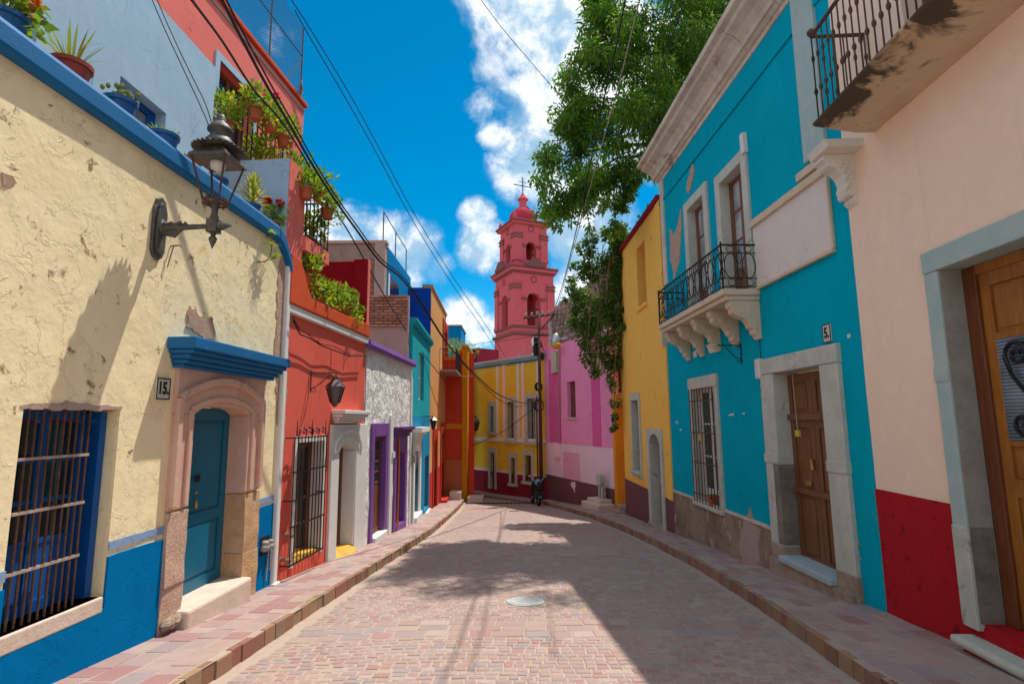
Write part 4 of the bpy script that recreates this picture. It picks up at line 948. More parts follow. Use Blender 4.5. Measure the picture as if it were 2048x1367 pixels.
# pots of the red house
def leafy(F, label, u, d, z, r=.11, hh=.19, size=1.0, flower=None, group='pots on the red house balconies', pm='terracotta'):
    return potted(F, label, u, d, z, r, hh, pm, 'bush', size, group, flower=flower)
zr_ = wz+1.0
PB = [('leafy plant in a pot on the near corner of the upper iron railing', LB.u(452, 225, -.95), -.95, wz+.32, 1.5, None),
      ('pink flowering plant in a pot hung high on the upper railing', LB.u(508, 235, -.6), -.58, wz+.62, 1.3, ('pinkflower', 2, .38, 1.2)),
      ('leafy pot hooked outside the upper railing right of the pink flower', LB.u(540, 255, -.58), -.58, wz+.66, 1.2, ('pinkflower', 2, .4, .8)),
      ('bushy pot halfway along the upper railing', LB.u(565, 300, -.58), -.58, wz+.62, 1.3, None),
      ('pot with long arching stems at the far end of the upper railing', LB.u(592, 340, -.5), -.52, wz+.06, 1.2, None),
      ('dense green pot low behind the upper railing bars', LB.u(530, 320, -.8), -.9, wz+.05, 1.7, None),
      ('straggly pot behind the upper railing beside the salmon wall', LB.u(575, 340, -.8), -.95, wz+.05, 1.6, None),
      ('twin pot at the near end of the lower balcony rail', LB.u(612, 380, .05), .06, LB.z(612, 400, .05), 1.1, None),
      ('leafy pot hooked in the middle of the lower balcony rail', LB.u(633, 395, .05), .08, LB.z(636, 405, .05), 1.2, None),
      ('drooping pot at the far end of the lower balcony rail', LB.u(654, 425, .05), .06, LB.z(655, 440, .05), 1.2, None),
      ('trailing green pot inside the lower balcony bars', LB.u(628, 440, -.2), -.25, bz+.02, 1.6, None)]
for lab, u, d, z, s_, fl in PB: leafy(LB, lab, u, d, z, .11, .19, s_, fl)
zt2 = zp+.34
for lab, px, py, s_, fl in (('light green bush on the curve of the orange parapet', 609, 555, 1.4, None), ('red flowered plant in the first terracotta pot on the orange parapet', 640, 605, 1.1, ('redflower', 2, .16, .9)),
                      ('plant with a magenta flower in a pot on the orange parapet', 668, 620, 1.3, ('pinkflower', 1, .34, .6)), ('spreading pale green plant in the third pot on the orange parapet', 690, 630, 1.5, None),
                      ('small sprig at the foot of the terrace pillar', 712, 650, .6, None)):
    u = LB.u(px, py+20, -.1); z = zt2 if px > 620 else zt2+.22
    leafy(LB, lab, u, -.09, z-.02, .10, .18, s_, fl, 'pots on the orange parapet')
# wire mesh fence on the salmon roof
fz = s_top+.09
t = LB.thing('wire_fence', 'tall wire mesh fence with thin posts on the salmon roof against the sky', 'fence')
pu0, pu1 = LB.u(470, 5, sdd), s_end; ph = LB.z(606, 42, sdd)-fz
for u in (pu0-.6, (pu0+pu1)/2, pu1): MB().tube([(u, sdd-.1, fz), (u, sdd-.1, fz+ph)], .018, 6).build('post', 'ironbrown', t)
MB().tube([(pu0-.6, sdd-.1, fz+ph*.55), (pu1, sdd-.1, fz+ph*.62)], .012, 5).tube([(pu1, sdd-.1, fz+ph*.6), (pu1-.75, sdd-.1, fz+.05)], .012, 5).build('brace', 'ironbrown', t)
ms = MB(); sp = .075; L_ = pu1-pu0+.6
for k in range(int((L_+ph)/sp)):
    x = -ph+k*sp
    for sg in (1, -1):
        a0, a1 = max(0, -x), min(ph, L_-x)
        if a1 > a0:
            pts = [(pu0-.6+x+a, a) for a in (a0, a1)]
            if sg < 0: pts = [(pu0-.6+L_-(q-(pu0-.6)), a) for q, a in pts]
            ms.box(0, 0, 0, 0, 0, 0) if False else ms.tube([(pts[0][0], sdd-.1+.004*sg, fz+pts[0][1]), (pts[1][0], sdd-.1+.004*sg, fz+pts[1][1])], .0032, 3)
ms.build('wire_mesh', 'ironbrown', t, kind='stuff')
dm = MB()
for k in range(26): a = random.uniform(0, 1); dm.tube([(pu1-.1-a*.3, sdd-.05, fz), (pu1+.02-a*.2, sdd-.05+random.uniform(-.05, .05), fz+.3), (pu1+random.uniform(-.05, .05), sdd-.1, fz+.62)], .004, 3)
dm.build('wire_coil', 'ironbrown', t, kind='stuff')

# ---- rough white house with purple doors
LCc = Facade((-3.12, 11.66), (-2.93, 16.11)); F = LCc; h = F.thing('white_house', 'rough white stucco house with purple doors and a purple coping', 'house')
a0, a1, az1, az0 = F.u(744, 960), F.u(767, 955), F.z(752, 873), F.z(742, 1075)
b0_, b1_, bz1_, bz0_ = F.u(790, 960), F.u(807, 950), F.z(797, 902), F.z(793, 1050)
ct = F.z(780, 715)
wall(h, 'roughwhite', 0, F.L, -2.8, ct, [(a0-.06, a1+.06, az0-.1, az1+.06), (b0_-.06, b1_+.06, bz0_-1, bz1_+.06)], .3, wobble=3)
mb = MB(); mb.prism_u([(-.3, ct), (.10, ct), (.13, ct+.06), (.10, ct+.17), (-.3, ct+.2)], 0, F.L); mb.build('coping', 'purple', h)
MB().box(0, F.L, -6, -.31, ct-.2, ct-.02).build('roof', 'roof', h)
mb = MB(); e = .20
mb.box(a0-e, a0, -.25, .05, az0-.4, az1+.3); mb.box(a1, a1+e*1.2, -.25, .05, az0-.4, az1+.3); mb.box(a0, a1, -.25, .05, az1, az1+.3); mb.build('door_surround', 'purple', h, bevel=.012)
dA = casement(h, a0, a1, az0+.02, az1, -.07, 'woodred', 'greenglass', 1, 4, .09, 'door', lower=1.0)
MB().box(a0-.02, a1+.04, -.2, .12, az0-.5, az0).build('threshold', 'white', h, bevel=.01)
mb = MB(); spr = bz1_-.2
mb.arch(b0_-.22, b1_+.22, bz0_-.5, bz1_+.42, b0_, b1_, bz0_-.5, spr, .2, -.25, .05); mb.build('door_surround', 'purple', h, bevel=.01)
cn = MB(); cz = F.z(800, 868)
for e, f0, f1, dd in ((.3, .12, .2, .24), (.26, .04, .12, .17), (.22, -.06, .04, .10)): cn.box(b0_-e, b1_+e, .0, dd, cz+f0, cz+f1-.001)
cn.build('door_canopy', 'purpledark', h, bevel=.01)
panel_door(h, b0_, b1_, bz0_, bz1_, -.18, 'purpledark', 1, ((.06, .42), (.48, .95)))
MB().box(b0_-.02, b1_+.03, -.2, .06, bz0_-.6, bz0_).build('threshold', 'purple', h)
MB().box(F.u(776, 950), F.u(780, 950)+.05, -.01, .05, -2.2, F.z(778, 830)).build('downpipe', 'white', h)
MB().box(F.L-.16, F.L-.01, -.02, .03, -2.8, ct-.3).build('corner_strip', 'white', h)
MB().box(F.u(781, 920)-.06, F.u(781, 920)+.1, .0, .09, F.z(781, 915), F.z(781, 902)).build('meter_box', 'white', h)
MB().box(0.02, .05, -.01, .02, -2.4, ct).build('corner_strip', 'cement', h)
t = F.at('ribbon', 'long red and orange ribbon tied down the purple door', 'ribbon', F.u(790, 950), .07, 0)
zt_, zb_2 = F.z(790, 870), F.z(793, 1040)
for mt, du in (('ribbonred', 0), ('ribbonorange', .05), ('ribbongreen', .09)): MB().tube([(du, 0, zt_), (du+.02, .015, (zt_+zb_2)/2), (du*.8+.02, 0, zb_2+.1), (du*1.8-.03, 0.02, zb_2-.1)], .016, 5).build('strand', mt, t)

# ---- bare brick house rising behind the white one
t = thing('brick_house', 'unfinished brick and concrete house with bright blue side behind the white house', 'house', (-4.15, 17.2, 0))
zt_ = at_y(770, 484, 17.2)[2]; x1 = -3.98+4.15
X1 = at_y(769, 560, 17.2)[0]+4.15; X0 = at_y(655, 560, 17.2)[0]+4.15-1.2
def wbox(mb, x0, x1, y0, y1, z0, z1): mb.box(x0, x1, -y1, -y0, z0, z1); return mb
wbox(MB(), X0, X1-.32, 0, .3, 1, zt_-.04).build('gable_wall', 'concrete', t)
wbox(MB(), X1-.32, X1+.0, -.05, .3, 1, zt_-.04).build('column', 'cement', t)
wbox(MB(), X0, X1+.05, -.06, .3, zt_-.04, zt_+.05).build('coping', 'brickbare', t)
def bricks(parent, x0, x1, z0, z1, y, Lb=.24, hb=.075, skip=None):
    r = 0; z = z0; base = MB(); base.box(-Lb/2+.012, Lb/2-.012, -.06, .02, .006, hb-.014)
    me = None
    while z < z1-hb*.5:
        x = x0+(Lb/2 if r % 2 else 0)-Lb*.0
        while x < x1-.03:
            a, b = max(x, x0), min(x+Lb, x1)
            if b-a > .06 and not (skip and skip(a, z)):
                if me is None: o = base.build('brick', 'brick', parent); me = o.data
                else: o = bpy.data.objects.new('brick', me); COL.objects.link(o); o.parent = parent
                o.location = ((a+b)/2, y+random.uniform(-.008, .008), z); o.scale = ((b-a)/Lb, 1, random.uniform(.93, 1.0))
            x += Lb
        z += hb; r += 1
bricks(t, X1-.62, X1-.33, at_y(750, 700, 17.2)[2], zt_-.55, -.02, .22, .09)
for k in range(9): bricks(t, X0+1.0+k*.19, X0+1.1+k*.19, zt_-.32, zt_-.24, -.01, .1, .08) if False else None
wl = MB(); yA, yB = .0, at_plane(820, 580, (X1-4.15, 17.2), (X1-4.15, 30))[1]-17.2
z820 = at_plane(820, 585, (X1-4.15, 17.2), (X1-4.15, 30))[2]
wbox(wl, X1-.3, X1+.02, .31, yB, 1, zt_-.06).build('side_wall', 'brightblue', t); wbox(MB(), X0, X1-.32, .31, yB, zt_-.3, zt_-.08).build('roof', 'roof', t)
wy0 = at_plane(776, 530, (X1-4.15, 17.2), (X1-4.15, 30))[1]-17.2; wy1 = at_plane(790, 530, (X1-4.15, 17.2), (X1-4.15, 30))[1]-17.2
wbox(MB(), X1+.0, X1+.03, wy0+.2, wy1+.6, zt_-1.75, zt_-.95).build('window', 'glass', t); wbox(MB(), X1+.0, X1+.035, wy0, wy0+.19, zt_-1.8, zt_-.9).build('shutter', 'white', t)
rp = MB(); y2 = yB-.4
rp.tube([(X1-.1, 0, 0), (X1-.1, 0, 0)], .01) if False else None
zr1 = at_y(768, 424, 17.3)[2]
for yy, hgt in ((.1, zr1-zt_), (y2*.5, (zr1-zt_)*1.0), (y2, (zr1-zt_)*.95)): rp.tube([(X1-.1, -yy, zt_), (X1-.1, -yy, zt_+hgt)], .02, 5)
rp.tube([(X1-.1, -.1, zr1), (X1-.1, -y2, zt_+(zr1-zt_)*.95)], .018, 5); rp.build('roof_frame', 'ironbrown', t)

# ---- turquoise house
F = Facade((-2.93, 16.11), (-3.14, 21.1)); h = F.thing('turquoise_house', 'narrow turquoise and sky blue house with a white stone doorway', 'house')
ct = F.z(842, 668); zm_ = F.z(840, 832)
wa, wb, wzt, wzb = F.u(838, 750), F.u(848, 750), F.z(842, 706), F.z(842, 800)
da, db, dzt, dzb = F.u(826, 950), F.u(836, 950), F.z(830, 888), F.z(828, 1030)
ea, eb, ezt, ezb = F.u(849, 950), F.u(857, 950), F.z(852, 912), F.z(851, 1018)
wall(h, 'tealleft', 0, F.L, zm_, ct, [(wa, wb, wzb, wzt)], .3)
wall(h, 'skyblue', 0, F.L, -3, zm_-.002, [(da, db, -3, dzt), (ea, eb, ezb, ezt)], .3, .008, 'lower_wall')
mb = MB(); mb.prism_u([(-.3, ct), (.06, ct), (.12, ct+.1), (.12, ct+.2), (-.3, ct+.22)], 0, F.L); mb.build('coping', 'tealleft', h)
MB().box(0, F.L, -6, -.31, ct-.2, ct-.02).build('roof', 'roof', h)
casement(h, wa, wb, wzb, wzt, -.12, 'white', 'glass', 2, 2, .07)
mb = MB(); mb.arch(da-.3, db+.35, -3, dzt+.15, da, db, -3, dzt-.25, .22, -.2, .06); mb.build('door_surround', 'white', h); cn = MB()
for e, f0, f1, dd in ((.5, .22, .36, .3), (.42, .12, .22, .2), (.34, .0, .12, .1)): cn.box(da-e, db+e, 0, dd, dzt+.15+f0, dzt+.15+f1-.001)
cn.build('door_canopy', 'white', h); panel_door(h, da, db, dzb-.3, dzt, -.15, 'white', 1); MB().box(da-.1, db+.1, -.1, .15, -3, dzb).build('threshold', 'white', h)
panel_door(h, ea, eb, ezb-.1, ezt, -.12, 'woodwarm', 1); MB().box(ea-.1, eb+.1, -.1, .1, -3, ezb-.1).build('threshold', 'white', h)
MB().box(.05, .25, .01, .12, F.z(822, 925), F.z(822, 912)).build('meter_box', 'meter', h)
# party wall of brick over render, above the white roof
wz0 = 3.0; pzb = F.z(822, 652); pzt = F.z(822, 586)
mb = MB(); mb.box(-.25, -.01, -1.75, -.1, LCc.z(820, 715)-.3, pzt); mb.build('party_wall', 'cement', h)
tmp = MB(); bx0, bx1 = -1.72, -.13
ent = 0
def pbricks(parent):
    Lb, hb = .26, .085; base = MB(); base.box(-.31, -.255, -Lb/2+.012, Lb/2-.012, .006, hb-.016); me = None; z = pzb; r = 0
    while z < pzt-.04:
        d = bx0+(Lb/2 if r % 2 else 0)
        while d < bx1-.05:
            a, b = d, min(d+Lb, bx1)
            if me is None: o = base.build('brick', 'brick', parent); me = o.data
            else: o = bpy.data.objects.new('brick', me); COL.objects.link(o); o.parent = parent
            o.location = (random.uniform(-.01, .01), -(a+b)/2, z); o.scale = (1, (b-a)/Lb, 1); d += Lb
        z += hb; r += 1
pbricks(h)
t = F.at('wall_lantern', 'small dark lantern on a thin bracket on the turquoise house', 'wall lantern', F.u(846, 845), 0, F.z(846, 838)); t_ = t
MB().tube([(0, 0, .1), (0, .35, .1), (0, .35, .03)], .015, 5).build('bracket', 'iron', t); MB().lathe([(.05, -.35), (.13, -.05), (.16, -.03), (.05, .06), (.02, .1)], (0, .35, 0), 6).build('lantern_cap', 'copper', t)

# ---- apricot house with the red doors
F = Facade((-3.14, 21.1), (-3.30, 27.3)); LE = F; h = F.thing('apricot_house', 'apricot house with royal blue side wall, red doors and an iron balcony', 'house')
ct = F.z(864, 576)
ra_, rb_, rzt, rzb = F.u(886, 690), F.u(893, 690), F.z(886, 655), F.z(886, 745)
zd = F.z(880, 930)
da, db, dzt, dzb = F.u(866, 930), F.u(872, 930), F.z(868, 880), F.z(868, 1005)
ea, eb, ezt, ezb = F.u(881, 930), F.u(887, 930), F.z(884, 865), F.z(884, 985)
wall(h, 'orange', 0, F.L, zd, ct, [(ra_, rb_, rzb, rzt), (da, db, zd-.01, dzt), (ea, eb, zd-.01, ezt)], .3)
wall(h, 'rededge', 0, F.L, -3.4, zd-.002, [(da, db, dzb-.3, zd), (ea, eb, ezb-.3, zd)], .3, .012, 'dado')
for a, b, zt_, nm in ((ra_, rb_, rzt, 'balcony_door_surround'), (da, db, dzt, 'door_surround'), (ea, eb, ezt, 'door_surround')):
    mb = MB(); zlo = {ra_: rzb, da: dzb-.3, ea: ezb-.3}[a]; mb.arch(a-.28, b+.28, zlo, zt_+.45, a, b, zlo, zt_-.1, .25, -.1, .05); mb.build(nm, 'rededge', h)
panel_door(h, ra_, rb_, rzb, rzt+.2, -.12, 'rededge', 1, name='balcony_door'); panel_door(h, da, db, dzb-.3, dzt+.2, -.15, 'woodred', 1); panel_door(h, ea, eb, ezb-.3, ezt+.2, -.15, 'woodred', 1)
mb = MB(); mb.box(-.02, F.L+.05, -.35, .06, ct, ct+.10); mb.build('coping', 'roof', h)
MB().box(0, F.L, -6, -.31, ct-.2, ct-.02).build('roof', 'roof', h)
MB().box(.001, .2, -5, -.305, 0, ct-.02).build('side_wall', 'royal', h); MB().box(-.012, .0, -5, -.012, 0, ct-.05).build('side_paint', 'royal', h)
mb = MB(); mb.box(F.u(879, 740), F.u(899, 740), 0, .75, rzb-.08, rzb); bo = mb.build('balcony', 'roof', h)
railing(bo, [(F.u(879, 740), 0), (F.u(879, 740), .72), (F.u(899, 740), .72), (F.u(899, 740), 0)], rzb, rzb+.95, .16, .014)
for k in range(2): MB().box(da-.25, da+.9, 0, .55-.2*k, -3, dzb-.55+.25*k).build('step', 'rededge' if k == 0 else 'step', h)
MB().box(ea-.2, eb+.3, 0, .3, -3.3, ezb-.2).build('step', 'rededge', h)
rr = MB(); rr.tube([(F.L-.8, -.8, ct), (F.L-.8, -.8, ct+1.2), (F.L-.1, -.8, ct+1.0), (F.L-.1, -.8, ct)], .03, 5); rr.build('roof_frame', 'ironpale', h)
dp = MB(); dp.tube([(-.3, -1.8, 1.8), (-.3, -1.8, 4.3), (-.3, -2.2, 4.4)], .05, 6); dp.tube([(-.3, -.4, 3.6), (-.3, -1.1, 3.6)], .04, 6); dp.build('downpipe', 'skyblue', h)

# ---- orange end house facing up the street
Y6 = 27.4
F = Facade((-6.5, Y6), (-2.22, Y6)); h = F.thing('orange_end_house', 'red and orange house end closing the left side of the street', 'house')
uL_, uR_ = F.u(893, 850), F.L; ztop = F.z(935, 695); zlow = F.z(905, 718)
up = F.u(924, 850); 
MB().strip([(0, zlow), (uL_+.1, zlow), (uL_+.5, zlow+.05), (up-.2, zlow+.3), (up, zlow+.45)], [(q, -3.5) for q in (0, uL_+.1, uL_+.5, up-.2, up)], -.3, 0).build('wall', 'endred', h)
MB().strip([(0, zlow+.12), (uL_+.1, zlow+.12), (uL_+.5, zlow+.17), (up-.2, zlow+.42), (up, zlow+.57)], [(q, z) for q, z in ((0, zlow-.06), (uL_+.1, zlow-.06), (uL_+.5, zlow-.01), (up-.2, zlow+.24), (up, zlow+.39))], -.33, .04).build('parapet_band', 'endorange', h)
MB().box(up, uR_, -3, .06, -3.5, ztop).build('pillar', 'endorange', h, bevel=.02); MB().box(up-.02, uR_+.05, -3.05, .12, ztop, ztop+.12).build('pillar_cap', 'endorange', h)
MB().box(up+.34, up+.60, .0, .066, -3.2, ztop-.3).build('red_stripe', 'endred', h)
zb1 = F.z(905, 847); zb2 = F.z(905, 857); zb3 = F.z(905, 919)
MB().box(0, up, -.01, .03, zb2, zb1).build('orange_band', 'endorange', h); MB().box(0, up, -.01, .02, -3.4, zb3).build('lower_wall', 'endlow', h)
MB().box(0, uR_-.3, -4, -.32, zlow-.4, zlow-.2).build('roof', 'roof', h)
for i, (a, b, zz) in enumerate(((903, 925, 981), (938, 968, 990))):
    ua, ub = F.u(a, zz), F.u(b, zz); MB().box(ua, ub, .06, .9, -3, F.z((a+b)/2, zz)+.05).build('step', 'step', h, bevel=.02)
t = thing('blue_roof_hut', 'bright blue rooftop block behind the orange end house', 'building', (-4.6, 31, 0)); q0, q1 = at_y(893, 660, 31), at_y(922, 652, 31)
wbox(MB(), q0[0]+4.0, q1[0]+4.6, 0, 3, 0, q1[2]).build('wall', 'brightblue', t); wbox(MB(), q0[0]+3.95, q1[0]+4.65, -.05, 3.05, q1[2], q1[2]+.08).build('roof', 'roof', t)
potted(F, 'tall dark shrub on the roof beside the bright blue block', F.u(899, 690), -1.2, zlow-.2, .3, .4, 'terracotta', 'bush', 3.2, 'roof plants', cat='shrub')
t = F.at('wall_lantern', 'dark lantern on a bracket at the corner of the orange end house', 'wall lantern', uR_, -.8, F.z(952, 866, -.8))
MB().tube([(0, 0, 0), (.35, 0, 0), (.35, 0, .12)], .025, 5).build('bracket', 'iron', t); MB().lathe([(.09, .12), (.2, .52), (.24, .55), (.13, .72), (.08, .78), (.03, .9)], (.35, 0, 0), 6).build('lantern_cap', 'iron', t)

# ================================================================== right side
# ---- teal house, number 5
F = Facade((3.80, 13.43), (4.06, 6.35)); LT = F; h = F.thing('teal_house', 'teal house with stone doorway, white wall panel and ornate iron balcony', 'house')
H_t = F.z(1312, 372)                                   # underside of the cornice
wA = (F.u(1380, 470), F.u(1413, 470)); wAz = (F.z(1385, 585), F.z(1390, 408)); wB = (F.u(1448, 460), F.u(1494, 450)); wBz = (F.z(1450, 560), F.z(1470, 340))
zfl = F.z(1520, 575)                                   # balcony floor
g0, g1, gz1, gz0 = F.u(1392, 890), F.u(1437, 890), F.z(1412, 775), F.z(1410, 1000)
d0_, d1_, dz1, dz0 = F.u(1566, 940), F.u(1664, 940), F.z(1600, 738), F.z(1650, 1140)
zdd = F.z(1460, 1020)
wall(h, 'teal', 0, F.L, -2.5, H_t, [(wA[0]-.06, wA[1]+.06, zfl, wAz[1]+.06), (wB[0]-.06, wB[1]+.06, zfl, wBz[1]+.06), (g0-.05, g1+.05, gz0-.04, gz1+.06), (d0_-.06, d1_+.06, -2.5, dz1+.06)], .38)
MB().box(0, F.L, -5.5, -.385, H_t-.25, H_t-.05).build('roof', 'roof', h); MB().box(0, .3, -5.5, -.385, -2.6, H_t-.26).build('side_wall', 'yellow', h); MB().box(F.L-.3, F.L-.01, -5.5, -.385, -2.6, H_t-.26).build('side_wall', 'teal', h)
# dado of bare render with crumbling patches, left of the door
ud = F.u(1563, 1065)
wavy('dado', 'earthdado', h, 0, ud-.02, -2.3, zdd-.05, -.01, .020, .012, cut=()); 
wavy('dado_edge', 'palestone', h, 0, ud-.02, zdd-.05, zdd, -.01, .035, .008)
patch(F, h, [(1480, 1090), (1490, 1040), (1503, 1020), (1510, 1045), (1525, 1060), (1518, 1085), (1522, 1118), (1512, 1128), (1508, 1138), (1497, 1120), (1488, 1124)], 'cement', d1=.024)
for pp in ([(1458, 829), (1468, 827), (1468, 831), (1459, 832)], [(1352, 842), (1356, 841), (1355, 848)], [(1360, 856), (1364, 858), (1361, 861)], [(1484, 826), (1490, 824), (1489, 829)], [(1694, 668), (1701, 667), (1700, 675), (1695, 675)], [(1386, 705), (1392, 700), (1394, 712), (1388, 716)], [(1412, 690), (1436, 680), (1440, 700), (1420, 706)]): patch(F, h, pp, 'panel', d1=.006, name='paint_chip', amp=.25)
patch(F, h, [(1706, 1060), (1712, 1062), (1722, 1110), (1724, 1117), (1716, 1108)], 'cement', d1=.012)
# cornice of pale stone
cz = H_t
pf = [(-.3, 0), (.05, 0), (.10, .05), (.14, .05), (.16, .14), (.26, .24), (.40, .30), (.42, .36), (.52, .38), (.54, .46), (.50, .52), (-.3, .55)]
us_ = [-.1]+[F.L*i/7 for i in range(1, 7)]+[F.L+.02]; co = None
for a, b in zip(us_, us_[1:]):
    mb = MB(); mb.prism_u([(d, cz+z) for d, z in pf], a+.006, b-.006); o = mb.build('cornice_stone', 'palestone', h, bevel=.01)
MB().box(-.02, F.L, -.02, .03, H_t-.62, H_t-.55).build('moulding', 'teal', h)
MB().box(-.02, F.L, -.02, .018, H_t-.10, H_t-.001).build('frieze', 'palestone', h)
# left edge pilaster and fallen plaster
ub = F.u(1345, 560); MB().box(.10, .34, -.02, .035, F.z(1345, 560), H_t-.101).build('pilaster', 'palestone', h)
patch(F, h, [(1340, 455), (1348, 470), (1357, 450), (1362, 418), (1364, 440), (1360, 520), (1350, 560), (1342, 520)], d1=.014)
patch(F, h, [(1374, 372), (1380, 345), (1386, 328), (1388, 345), (1382, 380), (1378, 388)], d1=.014)
# right upper pilaster and the white panel
up0, up1 = F.u(1607, 250), F.u(1652, 250); MB().box(up0, up1, -.02, .05, F.z(1612, 330), H_t-.101).build('pilaster', 'aquastone', h, bevel=.01)
p0, p1 = F.u(1512, 500), F.u(1663, 420); pz = [F.z(1517, 574), F.z(1662, 501), F.z(1508, 463), F.z(1646, 348)]
zb_, zt_ = (pz[0]+pz[1])/2, (pz[2]+pz[3])/2
MB().box(p0, p1, -.01, .03, zb_, zt_).build('wall_panel', 'panel', h); fm = MB()
fm.box(p0-.02, p1+.02, 0, .06, zb_-.05, zb_); fm.box(p0-.02, p1+.02, 0, .075, zt_, zt_+.10); fm.box(p0-.02, p1+.08, 0, .055, zt_+.10, zt_+.13); fm.box(p1, p1+.03, 0, .05, zb_, zt_); fm.box(F.u(1600, 350), p1+.04, 0, .07, zt_+.16, zt_+.27); fm.build('panel_frame', 'corbel', h, bevel=.01)
# french windows
for (a, b), (z0, z1), lab in ((wA, wAz, 'white'), (wB, wBz, 'dark')):
    e = .20; sr = MB(); sr.box(a-e, a, -.30, .05, zfl, z1+e); sr.box(b, b+e, -.30, .05, zfl, z1+e); sr.box(a, b, -.30, .051, z1, z1+e); so_ = sr.build('window_surround', 'greystone', h, bevel=.01)
    casement(h, a, b, zfl, z1, -.14, 'wooddark', 'paleglass', 2, 3, .06, 'french_window', lower=.5)
br_ = MB(); br_.box(wB[1]+.12, wB[1]+.24, 0, .09, wBz[1]+.06, wBz[1]+.42); br_.build('stone_bracket', 'whitestone', h, bevel=.015)
# balcony: slab, carved corbels, wrought rail
u0b, u1b = F.u(1322, 640, .55), F.u(1522, 590, .0); u0b = max(u0b, .06); dB = .62
zsl = zfl-.02; bal = MB()
bal.box(u0b, u1b, 0, dB, zsl-.10, zsl); bal.box(u0b+.03, u1b-.03, 0, dB-.05, zsl-.18, zsl-.101); bal.build('slab', 'corbel', h, bevel=.015); balo = [o for o in h.children if o.name.startswith('slab')][0]; balo.name = 'balcony'
def corbel(mb, u, zt, w=.18, D=.5, H=.62):
    prof = [(0, zt), (D, zt), (D, zt-.10), (D*.93, zt-.13), (D*.9, zt-.2), (D*.72, zt-.26), (D*.5, zt-.30), (D*.40, zt-.36), (D*.36, zt-.43), (D*.24, zt-.46), (D*.26, zt-.52), (D*.14, zt-H*.92), (.05, zt-H), (0, zt-H)]
    mb.prism_u(prof, u-w/2, u+w/2)
    mb.tube([(u-w/2-.012, D*.6, zt-.17), (u+w/2+.012, D*.6, zt-.17)], .055, 8); mb.tube([(u-w/2-.012, D*.18, zt-.45), (u+w/2+.012, D*.18, zt-.45)], .04, 8)
for i in range(5):
    mb = MB(); corbel(mb, u0b+.14+(u1b-u0b-.28)*i/4, zsl-.18); mb.build('corbel', 'corbel', balo, bevel=.012)
zr0, zr1 = zsl+.04, F.z(1515, 462, .3)
path = [(u0b+.03, 0), (u0b+.03, dB-.03), (u1b-.03, dB-.03), (u1b-.03, 0)]
rl = MB()
for z, r in ((zr0, .012), (zr0+.14, .010), (zr1-.14, .010), (zr1, .018)): rl.tube([(u, d, z) for u, d in path], r, 6)
for u, d in path[1:3]: rl.tube([(u, d, zr0-.04), (u, d, zr1+.05)], .018, 6)
rl.build('rail', 'iron', balo)
def ell(mb, P0, P1, zc, a, b, f, r=.009, n=14):       # ellipse standing on the line P0-P1
    e = Vector((P1[0]-P0[0], P1[1]-P0[1])).normalized(); c = Vector(P0)+e*f
    mb.tube([(c.x+e.x*a*math.cos(2*math.pi*k/n), c.y+e.y*a*math.cos(2*math.pi*k/n), zc+b*math.sin(2*math.pi*k/n)) for k in range(n)], r, 5, closed=True)
hr = zr1-zr0; zc = (zr0+zr1)/2
for P0, P1 in zip(path, path[1:]):
    L = math.hypot(P1[0]-P0[0], P1[1]-P0[1]); n = max(2, round(L/.30)); w = L/n
    for i in range(n):
        sc = MB(); f = w*(i+.5)
        ell(sc, P0, P1, zc, w*.36, hr*.5-.14, f); 
        e = Vector((P1[0]-P0[0], P1[1]-P0[1])).normalized(); c = Vector(P0)+e*(w*i)
        ell(sc, P0, P1, zc+hr*.20, w*.13, hr*.15, w*i, .008, 10); ell(sc, P0, P1, zc-hr*.20, w*.13, hr*.15, w*i, .008, 10); sc.tube([(c.x, c.y, zr0), (c.x, c.y, zr0+.14)], .008, 4); sc.tube([(c.x, c.y, zr1-.14), (c.x, c.y, zr1)], .008, 4)
        for zz in (zr0+.07, zr1-.07): ell(sc, P0, P1, zz, w*.2, .055, f, .007, 10)
        sc.build('scroll', 'iron', balo)
# grilled window
mb = MB(); e = .14
mb.box(g0-e, g0, -.2, .05, gz0-.05, gz1); mb.box(g1, g1+e*1.2, -.2, .05, gz0-.05, gz1); mb.box(g0-e-.02, g1+e*1.2+.02, -.2, .06, gz1, gz1+.24); mb.build('window_surround', 'greystone', h, bevel=.012)
MB().box(g0-e, g1+e*1.2, -.2, .09, gz0-.13, gz0-.05).build('sill', 'greystone', h, bevel=.01)
wn_ = casement(h, g0, g1, gz0, gz1, -.12, 'panel', 'greenglass', 2, 3, .07, lower=.15)
gg = grille(F, h, (g0-.02, g1+.04, gz0-.05, gz1), .085, 9, [gz0+.12, gz0+.75, gz0+1.35, gz1-.25], 'ironbrown', .010)
t = F.at('padlock', 'small yellow padlock hanging on the window bars of the teal house', 'padlock', F.u(1411, 875), .10, F.z(1411, 875)); MB().box(-.06, .07, 0, .03, -.05, .04).build('lock_body', 'padlock', t); MB().tube([(-.02, .015, .04), (-.02, .015, .09), (.02, .015, .09), (.02, .015, .04)], .008, 5).build('shackle', 'galv', t)
potted(F, 'little plant in a red pot behind the teal house window bars', F.u(1425, 985), .0, gz0-.05, .12, .2, 'terracotta', 'grass', .7, 'window pots')
